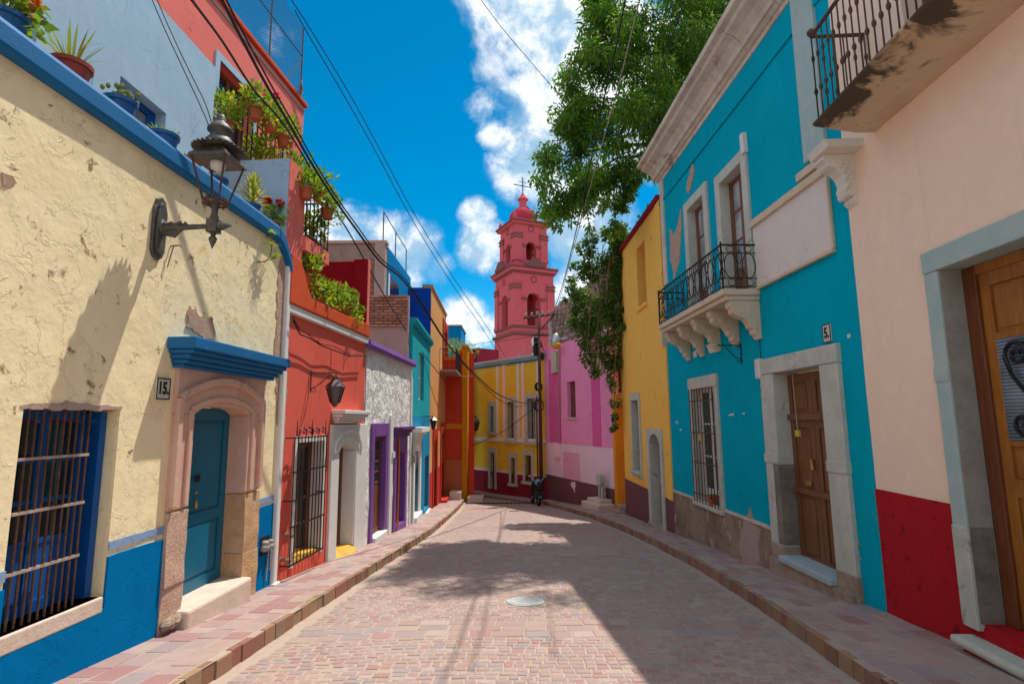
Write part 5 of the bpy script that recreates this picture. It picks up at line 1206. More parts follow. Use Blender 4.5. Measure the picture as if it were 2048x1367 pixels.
# stone doorway
e0, e1 = F.u(1541, 950), F.u(1699, 900); zlt = F.z(1600, 703)
sr = MB(); sr.box(e0, d0_, -.36, .06, dz0-.35, dz1); sr.box(d1_, e1, -.36, .06, dz0-.35, dz1); dsr = sr.build('door_surround', 'greystone', h, bevel=.012)
MB().box(e0-.01, e1+.01, -.36, .07, dz1+.002, zlt).build('lintel', 'greystone', dsr, bevel=.015)
for a, b in ((e0-.012, d0_+.002), (d1_-.002, e1+.012)): MB().box(a, b, -.355, .075, dz0+1.28, dz0+1.42).build('impost', 'greystone', dsr, bevel=.01)
for a, b in ((e0-.015, d0_+.003), (d1_-.003, e1+.015)): MB().box(a, b, -.355, .068, dz0-.4, dz0+.12).build('jamb_stone', 'rubble', dsr, bevel=.02)
MB().box(d0_-.16, d0_+.004, -.355, .064, dz0+.121, dz0+1.279).build('jamb_stone', 'darkstone', dsr, bevel=.01)
hd_ = dz1-dz0; zt2 = dz0+hd_*.745
rd = -.17; dr_ = panel_door(h, d0_, d1_, dz0, dz1-.03, rd, 'wooddark', 2, ((.015, .33), (.37, .70), (.79, .95)), .02, name='door'); dr_['label'] = 'tall brown panelled double door with a transom bar'
MB().box(d0_, d1_, rd-.03, rd+.05, zt2-.03, zt2+.05).build('transom', 'wooddark', dr_, bevel=.008); MB().box(d0_, d1_, rd-.03, rd+.035, dz0+hd_*.335, dz0+hd_*.365).build('lock_rail', 'wooddark', dr_, bevel=.008)
kn = MB(); kn.lathe([(.03, -.07), (.02, 0), (.03, .07)], ((d0_+d1_)/2-.07, rd+.03, dz0+hd_*.5), 8); kn.build('handle', 'brass', dr_)
MB().box((d0_+d1_)/2-.30, (d0_+d1_)/2-.16, rd, rd+.015, dz0+hd_*.385, dz0+hd_*.41).build('letter_slot', 'brass', dr_)
wall(h, 'rubble', e0+.02, e1-.02, -2.6, dz0-.10, (), .48, .13, 'step_base', .07, 3.5); MB().box(d0_-.02, d1_+.02, -.34, .165, dz0-.098, dz0-.004).build('threshold', 'bluestep', h, bevel=.02)
t = F.at('padlock', 'small brass padlock hanging from a wire at the teal house door', 'padlock', F.u(1584, 864), -.10, F.z(1584, 864)); MB().box(-.05, .05, 0, .03, -.06, .03).build('lock_body', 'padlock', t); MB().tube([(0, .015, .03), (-.01, .02, .4), (-.03, .01, .95)], .008, 5).build('wire', 'cablepale', t)
t = F.at('intercom_box', 'white plastic box on the wall beside the teal house door lintel', 'intercom', F.u(1524, 737), 0, F.z(1524, 737)); MB().box(-.08, .08, 0, .09, -.16, .16).build('casing', 'whiteplastic', t, bevel=.025); MB().box(-.08, -.05, .085, .094, .06, .10).build('red_mark', 'ribbonred', t)
MB().tube([(.02, .02, .16), (.03, .015, 1.0), (.01, .015, 1.35)], .007, 4).build('cable', 'cable', t)
number_plate(F, '5.', F.u(1656, 666), F.z(1656, 666), .17, .235, 'white enamel number plate reading 5 above the brown double door')
t = F.at('iron_bracket', 'empty black iron lamp bracket on the teal wall under the balcony', 'bracket', F.u(1484, 708), 0, F.z(1484, 705)); MB().tube([(0, .02, -.18), (0, .02, .16)], .012, 5).tube([(0, .02, .13), (0, .42, .13)], .011, 5).tube([(0, .02, -.12), (0, .14, -.06), (0, .30, .12)], .009, 5).tube([(0, .02, -.12), (0, .07, -.17), (0, .1, -.12)], .008, 5).build('arm', 'iron', t)
t = F.at('trailing_cable', 'thin dark cable looped on the white panel of the teal house', 'cable', 0, 0, 0) if False else None

# ---- peach house at the right edge
F = Facade((4.06, 6.35), (3.56, -4)); LP = F; h = F.thing('peach_house', 'peach house with deep red dado, aqua stone doorway and stained balcony', 'house')
H_p = H_t+.35
d0_, d1_ = F.u(1913, 790), F.u(1913, 790)+1.45; dz1 = F.z(1890, 538); dz0 = F.z(1985, 1255)
zdd = .5*(F.z(1752, 981)+F.z(1908, 1002))
zsb = F.z(1640, 252, .62)                              # balcony underside
wall(h, 'creamright', 0, F.L, zdd-.002, H_p, [(d0_-.06, d1_+.06, zdd-.01, dz1+.06), (d0_-.1, d1_+.05, zsb+.15, zsb+2.6)], .38)
wall(h, 'reddado', 0, F.L, -2, zdd-.004, [(d0_-.06, d1_+.06, dz0-.03, zdd)], .38, .012, 'dado')
mb = MB(); mb.box(0, F.L, -.3, .35, H_p, H_p+.35); mb.build('cornice', 'palestone', h); MB().box(0, F.L, -5.5, -.385, H_p-.25, H_p-.05).build('roof', 'roof', h)
e0 = F.u(1884, 780); zl_ = F.z(1853, 508)
sr = MB(); sr.box(e0, d0_, -.30, .05, dz0-.06, dz1); sr.box(d1_, d1_+.3, -.30, .05, dz0-.06, dz1); dsr = sr.build('door_surround', 'aquastone', h, bevel=.012)
MB().box(e0-.01, d1_+.31, -.30, .055, dz1+.002, zl_).build('lintel', 'aquastone', dsr, bevel=.012)
for z0, z1, k in ((F.z(1880, 765), F.z(1880, 735), 'aquastone'), (dz0-.06, F.z(1890, 1040), 'greystone')): MB().box(e0-.008, d0_+.003, -.17, .058, z0, z1).build('jamb_stone', k, dsr, bevel=.012)
MB().box(d0_, d0_+.006, -.165, .03, dz0+.0, F.z(1890, 1040)-.004).build('reveal_stone', 'darkstone', h); MB().box(d0_, d0_+.006, -.165, .03, F.z(1890, 1040), dz1).build('reveal_stone', 'sootstone', h)
MB().box(d0_, d0_+.15, -.28, -.17, dz0, dz1).build('door_frame', 'woodframe', h, bevel=.01); MB().box(d0_+.15, d1_, -.28, -.175, dz1-.09, dz1).build('door_frame', 'woodwarm', h, bevel=.01)
hd_ = dz1-dz0-.09; dr_ = MB(); da_, dm_ = d0_+.151, (d0_+d1_)/2+.05
do = panel_door(h, da_, d1_-.02, dz0, dz0+hd_, -.20, 'woodwarm', 2, ((.04, .15), (.20, .36), (.41, .50), (.82, .96)), .02, name='door'); do['label'] = 'warm varnished double door with glazed panels and iron scrolls'
wl_ = (d1_-.02-da_)/2
for i in range(2):
    a = da_+wl_*i+.11; b = a+wl_-.22; z0, z1 = dz0+hd_*.515, dz0+hd_*.80
    MB().box(a, b, -.215, -.197, z0, z1).build('pane', 'ribglass', do)
    for k in range(26): pass
    rb_ = MB()
    for k in range(30): zz = z0+(z1-z0)*(k+.5)/30; rb_.box(a, b, -.196, -.191, zz-.004, zz+.003)
    rb_.build('ribbed_glass', 'ribline', do)
    c = (a+b)/2; H2 = z1-z0; sg = 1 if i else 1; sc = MB()
    def spir(cx, cz, a0, a1, r0, r1, n=16): return [(cx+(r0+(r1-r0)*k/n)*math.cos(a0+(a1-a0)*k/n), -.165, cz+(r0+(r1-r0)*k/n)*math.sin(a0+(a1-a0)*k/n)) for k in range(n+1)]
    up_ = spir(c+.03, z1-.16, math.pi*2.4, math.pi*0.9, .02, .12)[::1]; lo_ = spir(c-.03, z0+.14, math.pi*1.9, math.pi*3.4, .11, .02)
    sc.tube(spir(c+.01, z1-.15, -.2-2*math.pi, math.pi*1.05, .015, .12)+[(c-.06, -.165, z1-.32), (c+.06, -.165, (z0+z1)/2-.05), (c+.11, -.165, z0+.2)]+spir(c-.01, z0+.14, .2, -math.pi*2.6, .12, .015), .017, 6)
    sc.build('scroll', 'iron', do)
MB().box(d0_-.05, d1_, -.36, .0, dz0-.2, dz0).build('threshold', 'reddado', h); stp = MB(); stp.box(d0_-.16, d1_+.3, -.1, .20, dz0-.20, dz0-.125); stp.build('step', 'greystone', h, bevel=.03); MB().box(d0_-.1, d1_+.3, -.1, .12, -2, dz0-.2).build('step_base', 'reddado', h)
# balcony slab, rail, and the carved corbel at the corner
ub0 = F.u(1632, 252, .62); zs_ = zsb
sl = MB(); sl.prism_u([(-.05, zs_-.06), (.20, zs_-.055), (.64, zs_+.035), (.66, zs_+.05), (.66, zs_+.075), (.62, zs_+.09), (-.05, zs_+.09)], max(ub0, -.0), d1_+.8); balo = sl.build('balcony', 'slab', h, bevel=.01)
bp_ = [(max(ub0, 0)+.03, .02), (max(ub0, 0)+.03, .60), (d1_+.75, .60)]; zr0, zr1 = zs_+.11, zs_+.11+1.0
rl = MB()
for z, r in ((zr0, .010), (zr1, .022)): rl.tube([(u, d, z) for u, d in bp_], r, 6)
rl.blob((bp_[1][0], bp_[1][1], zr1+.05), (.045, .045, .045), 10); rl.build('rail', 'ironbrown', balo)
for (ua, da2), (ub2, db2) in zip(bp_, bp_[1:]):
    L = math.hypot(ub2-ua, db2-da2); n = int(L/.105)
    for i in range(n+1):
        u, d = ua+(ub2-ua)*i/n, da2+(db2-da2)*i/n; b = MB(); b.lathe([(.008, 0), (.008, .28), (.02, .31), (.02, .34), (.008, .37), (.008, .68), (.018, .71), (.018, .74), (.008, .77), (.008, zr1-zr0)], (u, d, zr0), 6); b.build('bar', 'ironbrown', balo, smooth=True)
uc, zc = F.u(1700, 300), F.z(1665, 318)
cb = MB(); prof = [(-.02, .0), (.36, .0), (.38, -.06), (.33, -.09), (.31, -.14), (.22, -.17), (.15, -.24), (.12, -.34), (.14, -.41), (.12, -.47), (.05, -.50), (.06, -.56), (.0, -.62), (-.02, -.62)]
zc = zs_-.10
cb.prism_u([(d, z+zc) for d, z in prof], .01, .22); cb.prism_u([(-.02, zc), (.40, zc), (.42, zc+.05), (.44, zc+.095), (-.02, zc+.095)], .0, .42); cb.tube([(0.0, .2, zc-.11), (.235, .2, zc-.11)], .06, 10); cb.tube([(0.0, .08, zc-.47), (.235, .08, zc-.47)], .045, 10)
for k in range(10): cb.blob((.23, .10+.02*(k % 3), zc-.12-.04*k), (.02, .03, .025), 6)
cb.build('corner_corbel', 'whitestone', h, bevel=.01)
casement(h, d0_-.1, d1_+.05, zsb+.2, zsb+2.6, -.2, 'wooddark', 'glass', 2, 3, .07, 'balcony_door')

# ---- yellow house
F = Facade((3.70, 18.7), (3.80, 13.44)); LY = F; h = F.thing('yellow_house', 'golden yellow house with arched stone door half hidden under creeper', 'house')
zdd = .5*(F.z(1253, 968)+F.z(1345, 985)); H_y = F.z(1318, 400)
a0, a1, az1, az0 = F.u(1267, 870), F.u(1281, 870), F.z(1273, 800), F.z(1273, 940)
d0_, d1_, dz1, dz0 = F.u(1304, 960), F.u(1325, 960), F.z(1314, 868), F.z(1318, 1045)
b0_, b1_, bz1_, bz0_ = F.u(1274, 540), F.u(1291, 540), F.z(1286, 482), F.z(1283, 612)
hb = F.z(1256, 470)
wall(h, 'yellow', 0, F.L, zdd-.002, H_y, [(a0-.05, a1+.05, az0-.04, az1+.05), (d0_-.06, d1_+.06, zdd-.01, dz1+.06), (b0_, b1_, bz0_, bz1_)], .34)
wall(h, 'browndado', 0, F.L, -3.2, zdd-.004, [(d0_-.06, d1_+.06, dz0-.3, zdd)], .34, .012, 'dado')
MB().box(0, F.L, -5, -.345, H_y-.25, H_y-.05).build('roof', 'roof', h); mb = MB(); mb.box(-.05, F.L, -.36, .10, H_y, H_y+.12); mb.build('coping', 'maroon', h)
MB().box(-.0, .3, -5, -.345, -3, H_y-.26).build('side_wall', 'yelloworange', h)
mb = MB(); e = .14; mb.box(a0-e, a0, -.2, .05, az0, az1); mb.box(a1, a1+e, -.2, .05, az0, az1); mb.box(a0-e, a1+e, -.2, .055, az1, az1+.22); mb.prism_u([(-.2, az0), (.12, az0), (.12, az0-.06), (.02, az0-.2), (-.2, az0-.2)], a0-e, a1+e); mb.build('window_surround', 'greystone', h, bevel=.01)
casement(h, a0, a1, az0, az1, -.16, 'wooddark', 'paleglass', 1, 3, .06)
mb = MB(); spr = F.z(1305, 888); mb.arch(d0_-.26, d1_+.22, dz0-.4, dz1+.14, d0_, d1_, dz0-.4, spr, dz1-spr, -.25, .05)
ms = mb.build('door_surround', 'greystone', h, bevel=.01); panel_door(h, d0_, d1_, dz0-.05, dz1+.05, -.22, 'woodred', 1); MB().box(d0_-.1, d1_+.1, -.25, .14, -3, dz0-.05).build('step', 'rubble', h, bevel=.02)
MB().box(b0_+.01, b1_-.01, -.34, -.30, bz0_, bz1_).build('shutter', 'wooddark', h); MB().box(b0_-.1, b1_+.06, -.05, .06, bz0_-.1, bz0_).build('sill', 'yellow', h)
MB().box(F.L-.42, F.L-.005, -.01, .03, zdd, H_y-.01).build('corner_pilaster', 'yellow', h)
MB().box(F.L-.12, F.L+.0, .0, .10, F.z(1335, 690), F.z(1335, 655)).build('corner_block', 'corbel', h)

# ---- orange recess between yellow and pink
t = thing('orange_gateway', 'narrow orange painted gateway between the pink and yellow houses', 'gateway', (3.70, 18.75, 0)); zg = at_y(1240, 800, 19.2)[2]; zbs = zr(19)
wbox(MB(), .35, .65, .0, 2.0, -3.2, zg).build('back_wall', 'yelloworange', t); wbox(MB(), -.02, .34, 1.45, 1.9, -3.2, zg).build('pillar', 'yelloworange', t, bevel=.02); wbox(MB(), -.0, .66, .01, 1.9, zg, zg+.25).build('lintel', 'yelloworange', t)
wbox(MB(), .32, .349, .2, .9, -3, zbs+2.0).build('door', 'woodred', t)
sb = MB()
for (x, y, w, d, zz) in ((-.30, .25, .9, .7, .22), (-.15, .30, .7, .6, .38)): wbox(sb, x, x+w*.7, y, y+d, -3, zbs+zz)
sb.build('step', 'rubble', t, bevel=.03)

# ---- pink house
F = Facade((1.63, 26.4), (3.68, 20.6)); LK = F; h = F.thing('pink_house', 'pink house with pale pink band and brown dado at the bend of the street', 'house')
zd1, zd2 = F.z(1160, 962), F.z(1160, 890); H_k = F.z(1130, 684)
w0, w1, wz1, wz0 = F.u(1135, 800), F.u(1151, 800), F.z(1143, 762), F.z(1143, 834)
wall(h, 'pink', -.2, F.L, zd2-.002, H_k, [(w0, w1, wz0, wz1)], .3); wall(h, 'pinkwhite', -.2, F.L, zd1-.004, zd2-.004, [], .3, .004, 'lower_band'); wall(h, 'browndado', -.2, F.L, -4, zd1-.006, [], .3, .012, 'dado')
MB().box(w0, w1, -.2, -.16, wz0, wz1).build('shutter', 'woodred', h); MB().box(w0-.06, w1+.06, -.05, .05, wz0-.08, wz0).build('sill', 'greystone', h)
MB().box(-.2, F.L, -4, -.31, H_k-.22, H_k-.05).build('roof', 'roof', h)
a, b = F.u(1183, 780), F.u(1200, 780); wavy('paint_patch', 'pinkstrong', h, a, b, zd2+.01, H_k-.02, .002, .014, .0)
a, b = F.u(1098, 780), F.u(1121, 780); wavy('paint_patch', 'pinkstrong', h, a, b, zd2+.01, H_k-.6, .002, .012, .0)
a, b = F.u(1127, 930), F.u(1160, 930); wavy('paint_patch', 'pinkpatch', h, a, b, zd1+.005, F.z(1150, 905), .004, .014, .0)
patch(F, h, [(1145, 962), (1152, 965), (1150, 985), (1147, 978), (1141, 966)], 'pinkwhite', d1=.016)
MB().tube([(F.u(1121, 700), .06, H_k+.3), (F.u(1121, 880), .06, zd2)], .035, 6).build('conduit', 'galv', h); u = F.u(1117, 900); MB().box(u-.3, u+.25, .01, .16, F.z(1117, 913), F.z(1117, 885)).build('meter_box', 'pinkwhite', h)
u = F.u(1111, 725); MB().box(u-.25, u+.35, .01, .12, F.z(1111, 745), F.z(1111, 703)).build('noticeboard', 'greystone', h)
# stone drinking post on its plinth
t = F.at('stone_stele', 'grey carved stone post on a stepped plinth beside the pink house', 'stone post', F.u(1216, 985), .28, 0); zb = F.z(1216, 1010, .2)
wz_ = F.z(1216, 948, .2); mb = MB(); hw_ = .16
mb.prism_d([(-hw_, wz_-.25)]+[(hw_*math.cos(math.pi*(1-k/8)), wz_-.15+.15*math.sin(math.pi*k/8)) for k in range(9)]+[(hw_, wz_-.25), (hw_*.9, wz_-.4), (-hw_*.9, wz_-.4)], -.1, .12); mb.build('head', 'greystone', t, bevel=.015)
for s_ in (-.1, .1): MB().lathe([(.05, zb), (.06, zb+.08), (.045, zb+.1), (.045, wz_-.45), (.06, wz_-.4)], (s_, 0.02, 0), 8).build('column', 'greystone', t)
MB().box(-.12, .12, -.12, -.03, zb, wz_-.4).build('back', 'greystone', t)
for k, (a, hh_) in enumerate(((.55, .12), (.36, .26))): MB().box(-a-.25, a, -.25, a*.8, -4, zb-.06+hh_).build('plinth', 'step', t, bevel=.03)

# ---- old rubble wall behind the pink house
t = thing('stone_wall', 'old rough rubble stone wall rising behind the pink house', 'wall', (4.2, 24.0, 0))
pA = (2.2, 27.2); pB = (5.2, 21.0); FS = Facade(pA, pB)
t.location = (pA[0], pA[1], 0); t.rotation_euler = (0, 0, FS.rot)
top = [FS.W(1100, 640), FS.W(1112, 612), FS.W(1150, 585), FS.W(1200, 550), FS.W(1250, 505), FS.W(1300, 470)]
top = [(top[0][0]-.2, top[0][1])]+top; MB().strip(top, [(q, -3) for q, _ in top], -.5, 0).build('core', 'mortar', t)
protos = []
for k in range(6):
    mb = MB(); mb.blob((0, 0, 0), (.5, .32, .5), 7, .22); protos.append(mb)
meshes = []
cnt = 0; z = .2
while cnt < 290 and z < 8:
    hh_ = random.uniform(.22, .32); u = top[1][0]+random.uniform(0, .2)
    while u < top[-2][0]:
        w = random.uniform(.25, .48); zt_ = np.interp(u+w/2, [q[0] for q in top], [q[1] for q in top])
        pp = FS.w(u+w/2, 0, z); d_ = np.array(pp)-_C; px = 1024+FPX*(d_@_r)/(d_@_f); py = 683.5-FPX*(d_@_u)/(d_@_f)
        if z+hh_*.5 < zt_ and px < 1235 and py < 720 and cnt < 290:
            k = cnt % 6
            if cnt < 6: o = protos[k].build('stone', 'fieldstone', t); meshes.append(o.data)
            else: o = bpy.data.objects.new('stone', meshes[k]); COL.objects.link(o); o.parent = t
            o.location = (u+w/2, -.0, z+hh_/2); o.scale = (w*1.0, .3, hh_*1.0); cnt += 1
        u += w
    z += hh_*.93

# ---- far yellow house across the end of the street
F = Facade((-3.6, 33.2), (1.62, 26.6)); LF = F; h = F.thing('far_yellow_house', 'yellow house with dark red dado and pale blue cornice across the end of the street', 'house')
def fz(px, py): return F.z(px, py)
ztop_ = fz(1083, 716); zdd = .5*(fz(1080, 944)+fz(960, 947)); zmid = .5*(fz(1080, 889)+fz(960, 872))
up_ = [(981, 988, 812, 863), (1016, 1030, 803, 880), (1056, 1072, 796, 883)]; lo_ = [(981, 990, 905, 977), (1023, 1031, 915, 966), (1051, 1064, 910, 962)]
ops = []
for a, b, c, d in up_: ops.append((F.u(a, 850), F.u(b, 850), fz((a+b)/2, d), fz((a+b)/2, c)))
for i, (a, b, c, d) in enumerate(lo_): ops.append((F.u(a, 940), F.u(b, 940), max(fz((a+b)/2, d), -99), fz((a+b)/2, c)))
wall(h, 'yellowfar', 0, F.L, zdd-.004, ztop_, [(o[0], o[1], max(o[2], zdd-.01), o[3]) for o in ops], .3); wall(h, 'maroon', 0, F.L, -4, zdd-.006, [(o[0], o[1], o[2], zdd) for o in ops[3:]], .3, .012, 'dado')
for i, o in enumerate(ops):
    e = .16; mb = MB(); mb.box(o[0]-e, o[0], -.12, .05, o[2], o[3]+e*1.6); mb.box(o[1], o[1]+e, -.12, .05, o[2], o[3]+e*1.6); mb.box(o[0], o[1], -.12, .05, o[3], o[3]+e*1.6)
    if i != 3: mb.box(o[0]-e-.05, o[1]+e+.05, -.1, .12, o[2]-.14, o[2])
    mb.build('window_surround' if i != 3 else 'door_surround', 'aquastone' if i == 0 else 'greystone', h)
    if i == 3: panel_door(h, o[0], o[1], o[2], o[3], -.15, 'wooddark', 1)
    else: casement(h, o[0], o[1], o[2], o[3], -.12, 'brightblue' if i == 0 else 'meter' if i < 3 else 'wooddark', 'glass', 1 if i == 0 else 2, 2, .07)
MB().box(0, F.L, -.02, .05, zmid-.08, zmid+.12).build('string_course', 'white', h); a_ = 0
for o in sorted(ops[3:])+[(F.L+.16,)]:
    MB().box(a_, o[0]-.161, -.02, .03, zdd, zdd+.12).build('string_course', 'white', h); a_ = o[1]+.161 if len(o) > 1 else 0
for px in (995, 1036, 1076, 1008, 1046):
    u = F.u(px, 760); MB().box(u-.09, u+.09, -.02, .028, zmid+.13, ztop_-.02).build('pilaster_strip', 'pinkwhite' if px in (1008, 1046) else 'white', h)
mb = MB(); mb.prism_u([(-.35, ztop_), (.05, ztop_), (.10, ztop_+.08), (.18, ztop_+.14), (.18, ztop_+.24), (-.35, ztop_+.24)], 0, F.L); mb.build('cornice', 'lightblue', h); MB().box(0, F.L, -.02, .04, ztop_-.10, ztop_-.003).build('frieze', 'skyblue', h)
MB().box(0, F.L, -6, -.31, ztop_-.2, ztop_).build('roof', 'roof', h)
MB().box(.6, 1.7, -2.2, -.6, ztop_, ztop_+1.25).build('roof_block', 'maroon', h)
MB().box(-3.5, -.004, -6, -.02, -4, ztop_-.2).build('annexe', 'tealleft', h); MB().box(-3.5, -.02, -.02, .1, ztop_-.6, ztop_-.2).build('annexe_cornice', 'skyblue', h)
# kerb and pavement along it
t = MB(); FS2 = F
t.strip([(0, -2.13+.12), (F.L*.5, -2.05), (F.L, -1.96)], [(0, -3), (F.L*.5, -3), (F.L, -3)], .01, .75); struct(t.build('pavement_far', 'roadfar', None), 'low pavement in front of the far yellow house')
pf_ = bpy.data.objects['pavement_far']; pf_.location = (F.P0[0], F.P0[1], 0); pf_.rotation_euler = (0, 0, F.rot)
mb = MB(); pts = [(0, -2.13+.135), (F.L*.5, -2.035), (F.L, -1.945)]; mb.strip(pts, [(a, -3) for a, _ in pts], .751, .9); ko = mb.build('kerbstone', 'kerb', pf_)
# drain bar across the street
a, b = ray(935, 1011), ray(1078, 1011)
t = thing('drain_grate', 'dark iron drain grate running across the street at the bend', 'drain', (0, 26.0, zr(26.0)))
for k in range(16): wbox(MB(), -2.2+k*.2, -2.03+k*.2, 0, .28, .0, .028).build('grate_bar', 'rubber', t)

# ---- church tower
TY = 56.; c0 = at_y(1048, 600, TY); TB = thing('church_tower', 'pink baroque church tower with two bell stages and a red dome', 'church tower', (float(c0[0]), TY, -2), R_(25))
def tz(py, px=1050, y=54.0): return float(at_y(px, py, y)[2])+2
ppm = FPX/TY*1.0
def tower_stage(name, hw, z0, z1, ow, oz0, ozs, rise, th=.55, mat='towerpink'):
    parts = []
    for k in range(4):
        mb = MB(); L = hw if k % 2 == 0 else hw-th
        mb.arch(-L, L, z0, z1, -ow, ow, oz0, ozs, rise, hw-th, hw, 8)
        a = k*math.pi/2; mb.v = [(x*math.cos(a)-y*math.sin(a), x*math.sin(a)+y*math.cos(a), z) for x, y, z in mb.v]; parts.append(mb.build(name, mat, TB))
    return parts
def band(name, hw, z0, z1, mat, inner=0): mb = MB(); mb.box(-hw, hw, -hw, hw, z0, z1); return mb.build(name, mat, TB, bevel=.03)
zb0 = tz(760); z1 = tz(671); z2 = tz(652); z3 = tz(566); z4 = tz(548); z5 = tz(537); z6 = tz(528); z7 = tz(462); z8 = tz(448); z9 = tz(440)
HW = 2.22
band('base', HW+.12, -2, z1, 'towerpink'); band('cornice', HW+.32, z1, z1+.28, 'towerdark'); band('plinth', HW+.05, z1+.281, z2-.22, 'towerpink'); band('cornice', HW+.16, z2-.219, z2, 'towerdark')
tower_stage('lower_stage', HW, z2, z3, .76, z2+.05, tz(598), .62); band('frieze', HW+.04, z3, z4, 'towerpink'); band('cornice', HW+.2, z4, z4+.18, 'towerdark'); band('cornice', HW+.36, z4+.181, z5-.1, 'towerpink'); band('cornice', HW+.46, z5-.099, z5+.09, 'towerdark'); band('plinth', HW+.05, z5+.091, z5+.25, 'towerpink')
HU = HW*.80
band('plinth', HU+.05, z5+.251, z6+.35, 'towerpink'); tower_stage('upper_stage', HU, z6+.35, z7, .58, z6+.5, tz(492), .55); band('frieze', HU+.04, z7, z8, 'towerpink'); band('cornice', HU+.35, z8, z8+.2, 'towerpink'); band('cornice', HU+.46, z8+.201, z8+.42, 'towerdark')
for hw, za, zc_, n_ in ((HW, z2, z3, 'lower'), (HU, z6+.35, z7, 'upper')):
    for sx in (-1, 1):
        for sy in (-1, 1):
            mb = MB(); mb.box(sx*hw*.80-.36, sx*hw*.80+.36, sy*hw*.80-.36, sy*hw*.80+.36, za, zc_); mb.v = [(x+.22*sx*1.0, y-.22*sy*1.0 if False else y, z) for x, y, z in mb.v]
            c = hw-.30; m2 = MB(); m2.box(sx*c-.42, sx*c+.42, sy*c-.42, sy*c+.42, za, zc_); m2.build('corner_pilaster', 'towerpink', TB, bevel=.02)
            m3 = MB(); m3.box(sx*c-.48, sx*c+.48, sy*c-.48, sy*c+.48, zc_-.75, zc_-.55); m3.box(sx*c-.50, sx*c+.50, sy*c-.50, sy*c+.50, zc_-.40, zc_-.22); m3.build('capital', 'towerdark', TB)
            m3 = MB(); m3.box(sx*c-.48, sx*c+.48, sy*c-.48, sy*c+.48, za, za+.3); m3.build('pilaster_base', 'towerpink', TB)
    for k in range(4):
        ow = .76 if n_ == 'lower' else .58; zs_2 = tz(598) if n_ == 'lower' else tz(490)
        a = k*math.pi/2; rz_ = lambda m_: [(x*math.cos(a)-y*math.sin(a), x*math.sin(a)+y*math.cos(a), z) for x, y, z in m_.v]
        for sg in (-1, 1): mb = MB(); q0_, q1_ = sorted((sg*(ow+.02), sg*(ow+.55))); mb.box(q0_, q1_, hw-.02, hw+.14, zs_2-.12, zs_2+.1); mb.v = rz_(mb); mb.build('arch_impost', 'towerdark', TB)
        mb = MB()
        zr_2 = (za+zc_)/2+1.7; mb.tube([(.30*math.cos(q*math.pi/5), hw+.03, zc_+.35+.30*math.sin(q*math.pi/5)) for q in range(10)], .07, 5, closed=True)
        a = k*math.pi/2; mb.v = rz_(mb); mb.build('medallion', 'towerdark', TB)
        if n_ == 'lower':
            mb = MB(); mb.strip([(-1.1, z5+.25), (-.75, z5+.5), (-.3, z5+.95), (.3, z5+.95), (.75, z5+.5), (1.1, z5+.25)], [(q, z5+.05) for q in (-1.1, -.75, -.3, .3, .75, 1.1)], hw+.2, hw+.6); mb.v = [(x*math.cos(a)-y*math.sin(a), x*math.sin(a)+y*math.cos(a), z) for x, y, z in mb.v]; mb.build('pediment', 'towerdark', TB)
zd0 = z8+.42; dR = 1.46; zdt = tz(418, 1048, TY)
band('drum', HU*.86, zd0, zd0+.35, 'towerpink')
MB().lathe([(dR*1.0, zd0+.35), (dR*1.0, zd0+.75)]+[(dR*1.02*math.cos(q), zd0+.8+(zdt-zd0-.7)*math.sin(q)) for q in [i*math.pi/2/9 for i in range(9)]]+[(.05, zdt+.1)], (0, 0, 0), 20).build('dome', 'towerdome', TB, smooth=True)
zl0 = zdt; zlt2 = tz(397, 1045, TY); MB().lathe([(.62, zl0-.15), (.55, zl0+.1), (.42, zl0+.15), (.42, zlt2-.25), (.62, zlt2-.2), (.60, zlt2-.1), (.3, zlt2+.2), (.08, zlt2+.55), (.06, zlt2+.8)], (0, 0, 0), 8).build('lantern', 'towerpink', TB)
for sx in (-1, 1):
    for sy in (-1, 1): MB().lathe([(.22, 0), (.14, .2), (.20, .3), (.24, .45), (.11, .65), (.13, .76), (.02, .88)], (sx*HU*1.02, sy*HU*1.02, zd0-.1), 8).build('pinnacle', 'towerpink', TB, smooth=True)
zx = tz(355, 1044, TY); xx = MB(); xx.tube([(0, 0, zlt2+.6), (0, 0, zx)], .055, 5); xx.tube([(-.95, 0, zx-.95), (.95, 0, zx-.95)], .05, 5); xx.tube([(-.5, 0, zx-.5), (.5, 0, zx-.5)], .03, 5)
for s_ in (-.95, .95): xx.blob((s_, 0, zx-.95), (.1, .05, .1), 6)
xx.build('cross', 'iron', TB)
for zc_, s_ in ((z2+1.0, 1.0), (z6+.9, .7)):
    mb = MB(); mb.lathe([(.62*s_, 0), (.52*s_, .12), (.40*s_, .5), (.36*s_, .9), (.2*s_, 1.05), (.05, 1.1)], (0, 0, zc_), 14); mb.tube([(-HW*.8, 0, zc_+1.2*s_), (HW*.8, 0, zc_+1.2*s_)], .09, 5); mb.build('bell', 'bell', TB, smooth=True)
mb = MB(); hb_ = tz(735); 
for a in (0,): mb.box(-.38, .38, HW+.12, HW+.2, hb_-1.0, tz(690)); mb.blob((0, HW+.15, tz(683)), (.45, .12, .5), 8)
mb.build('niche_ornament', 'whitestone', TB)
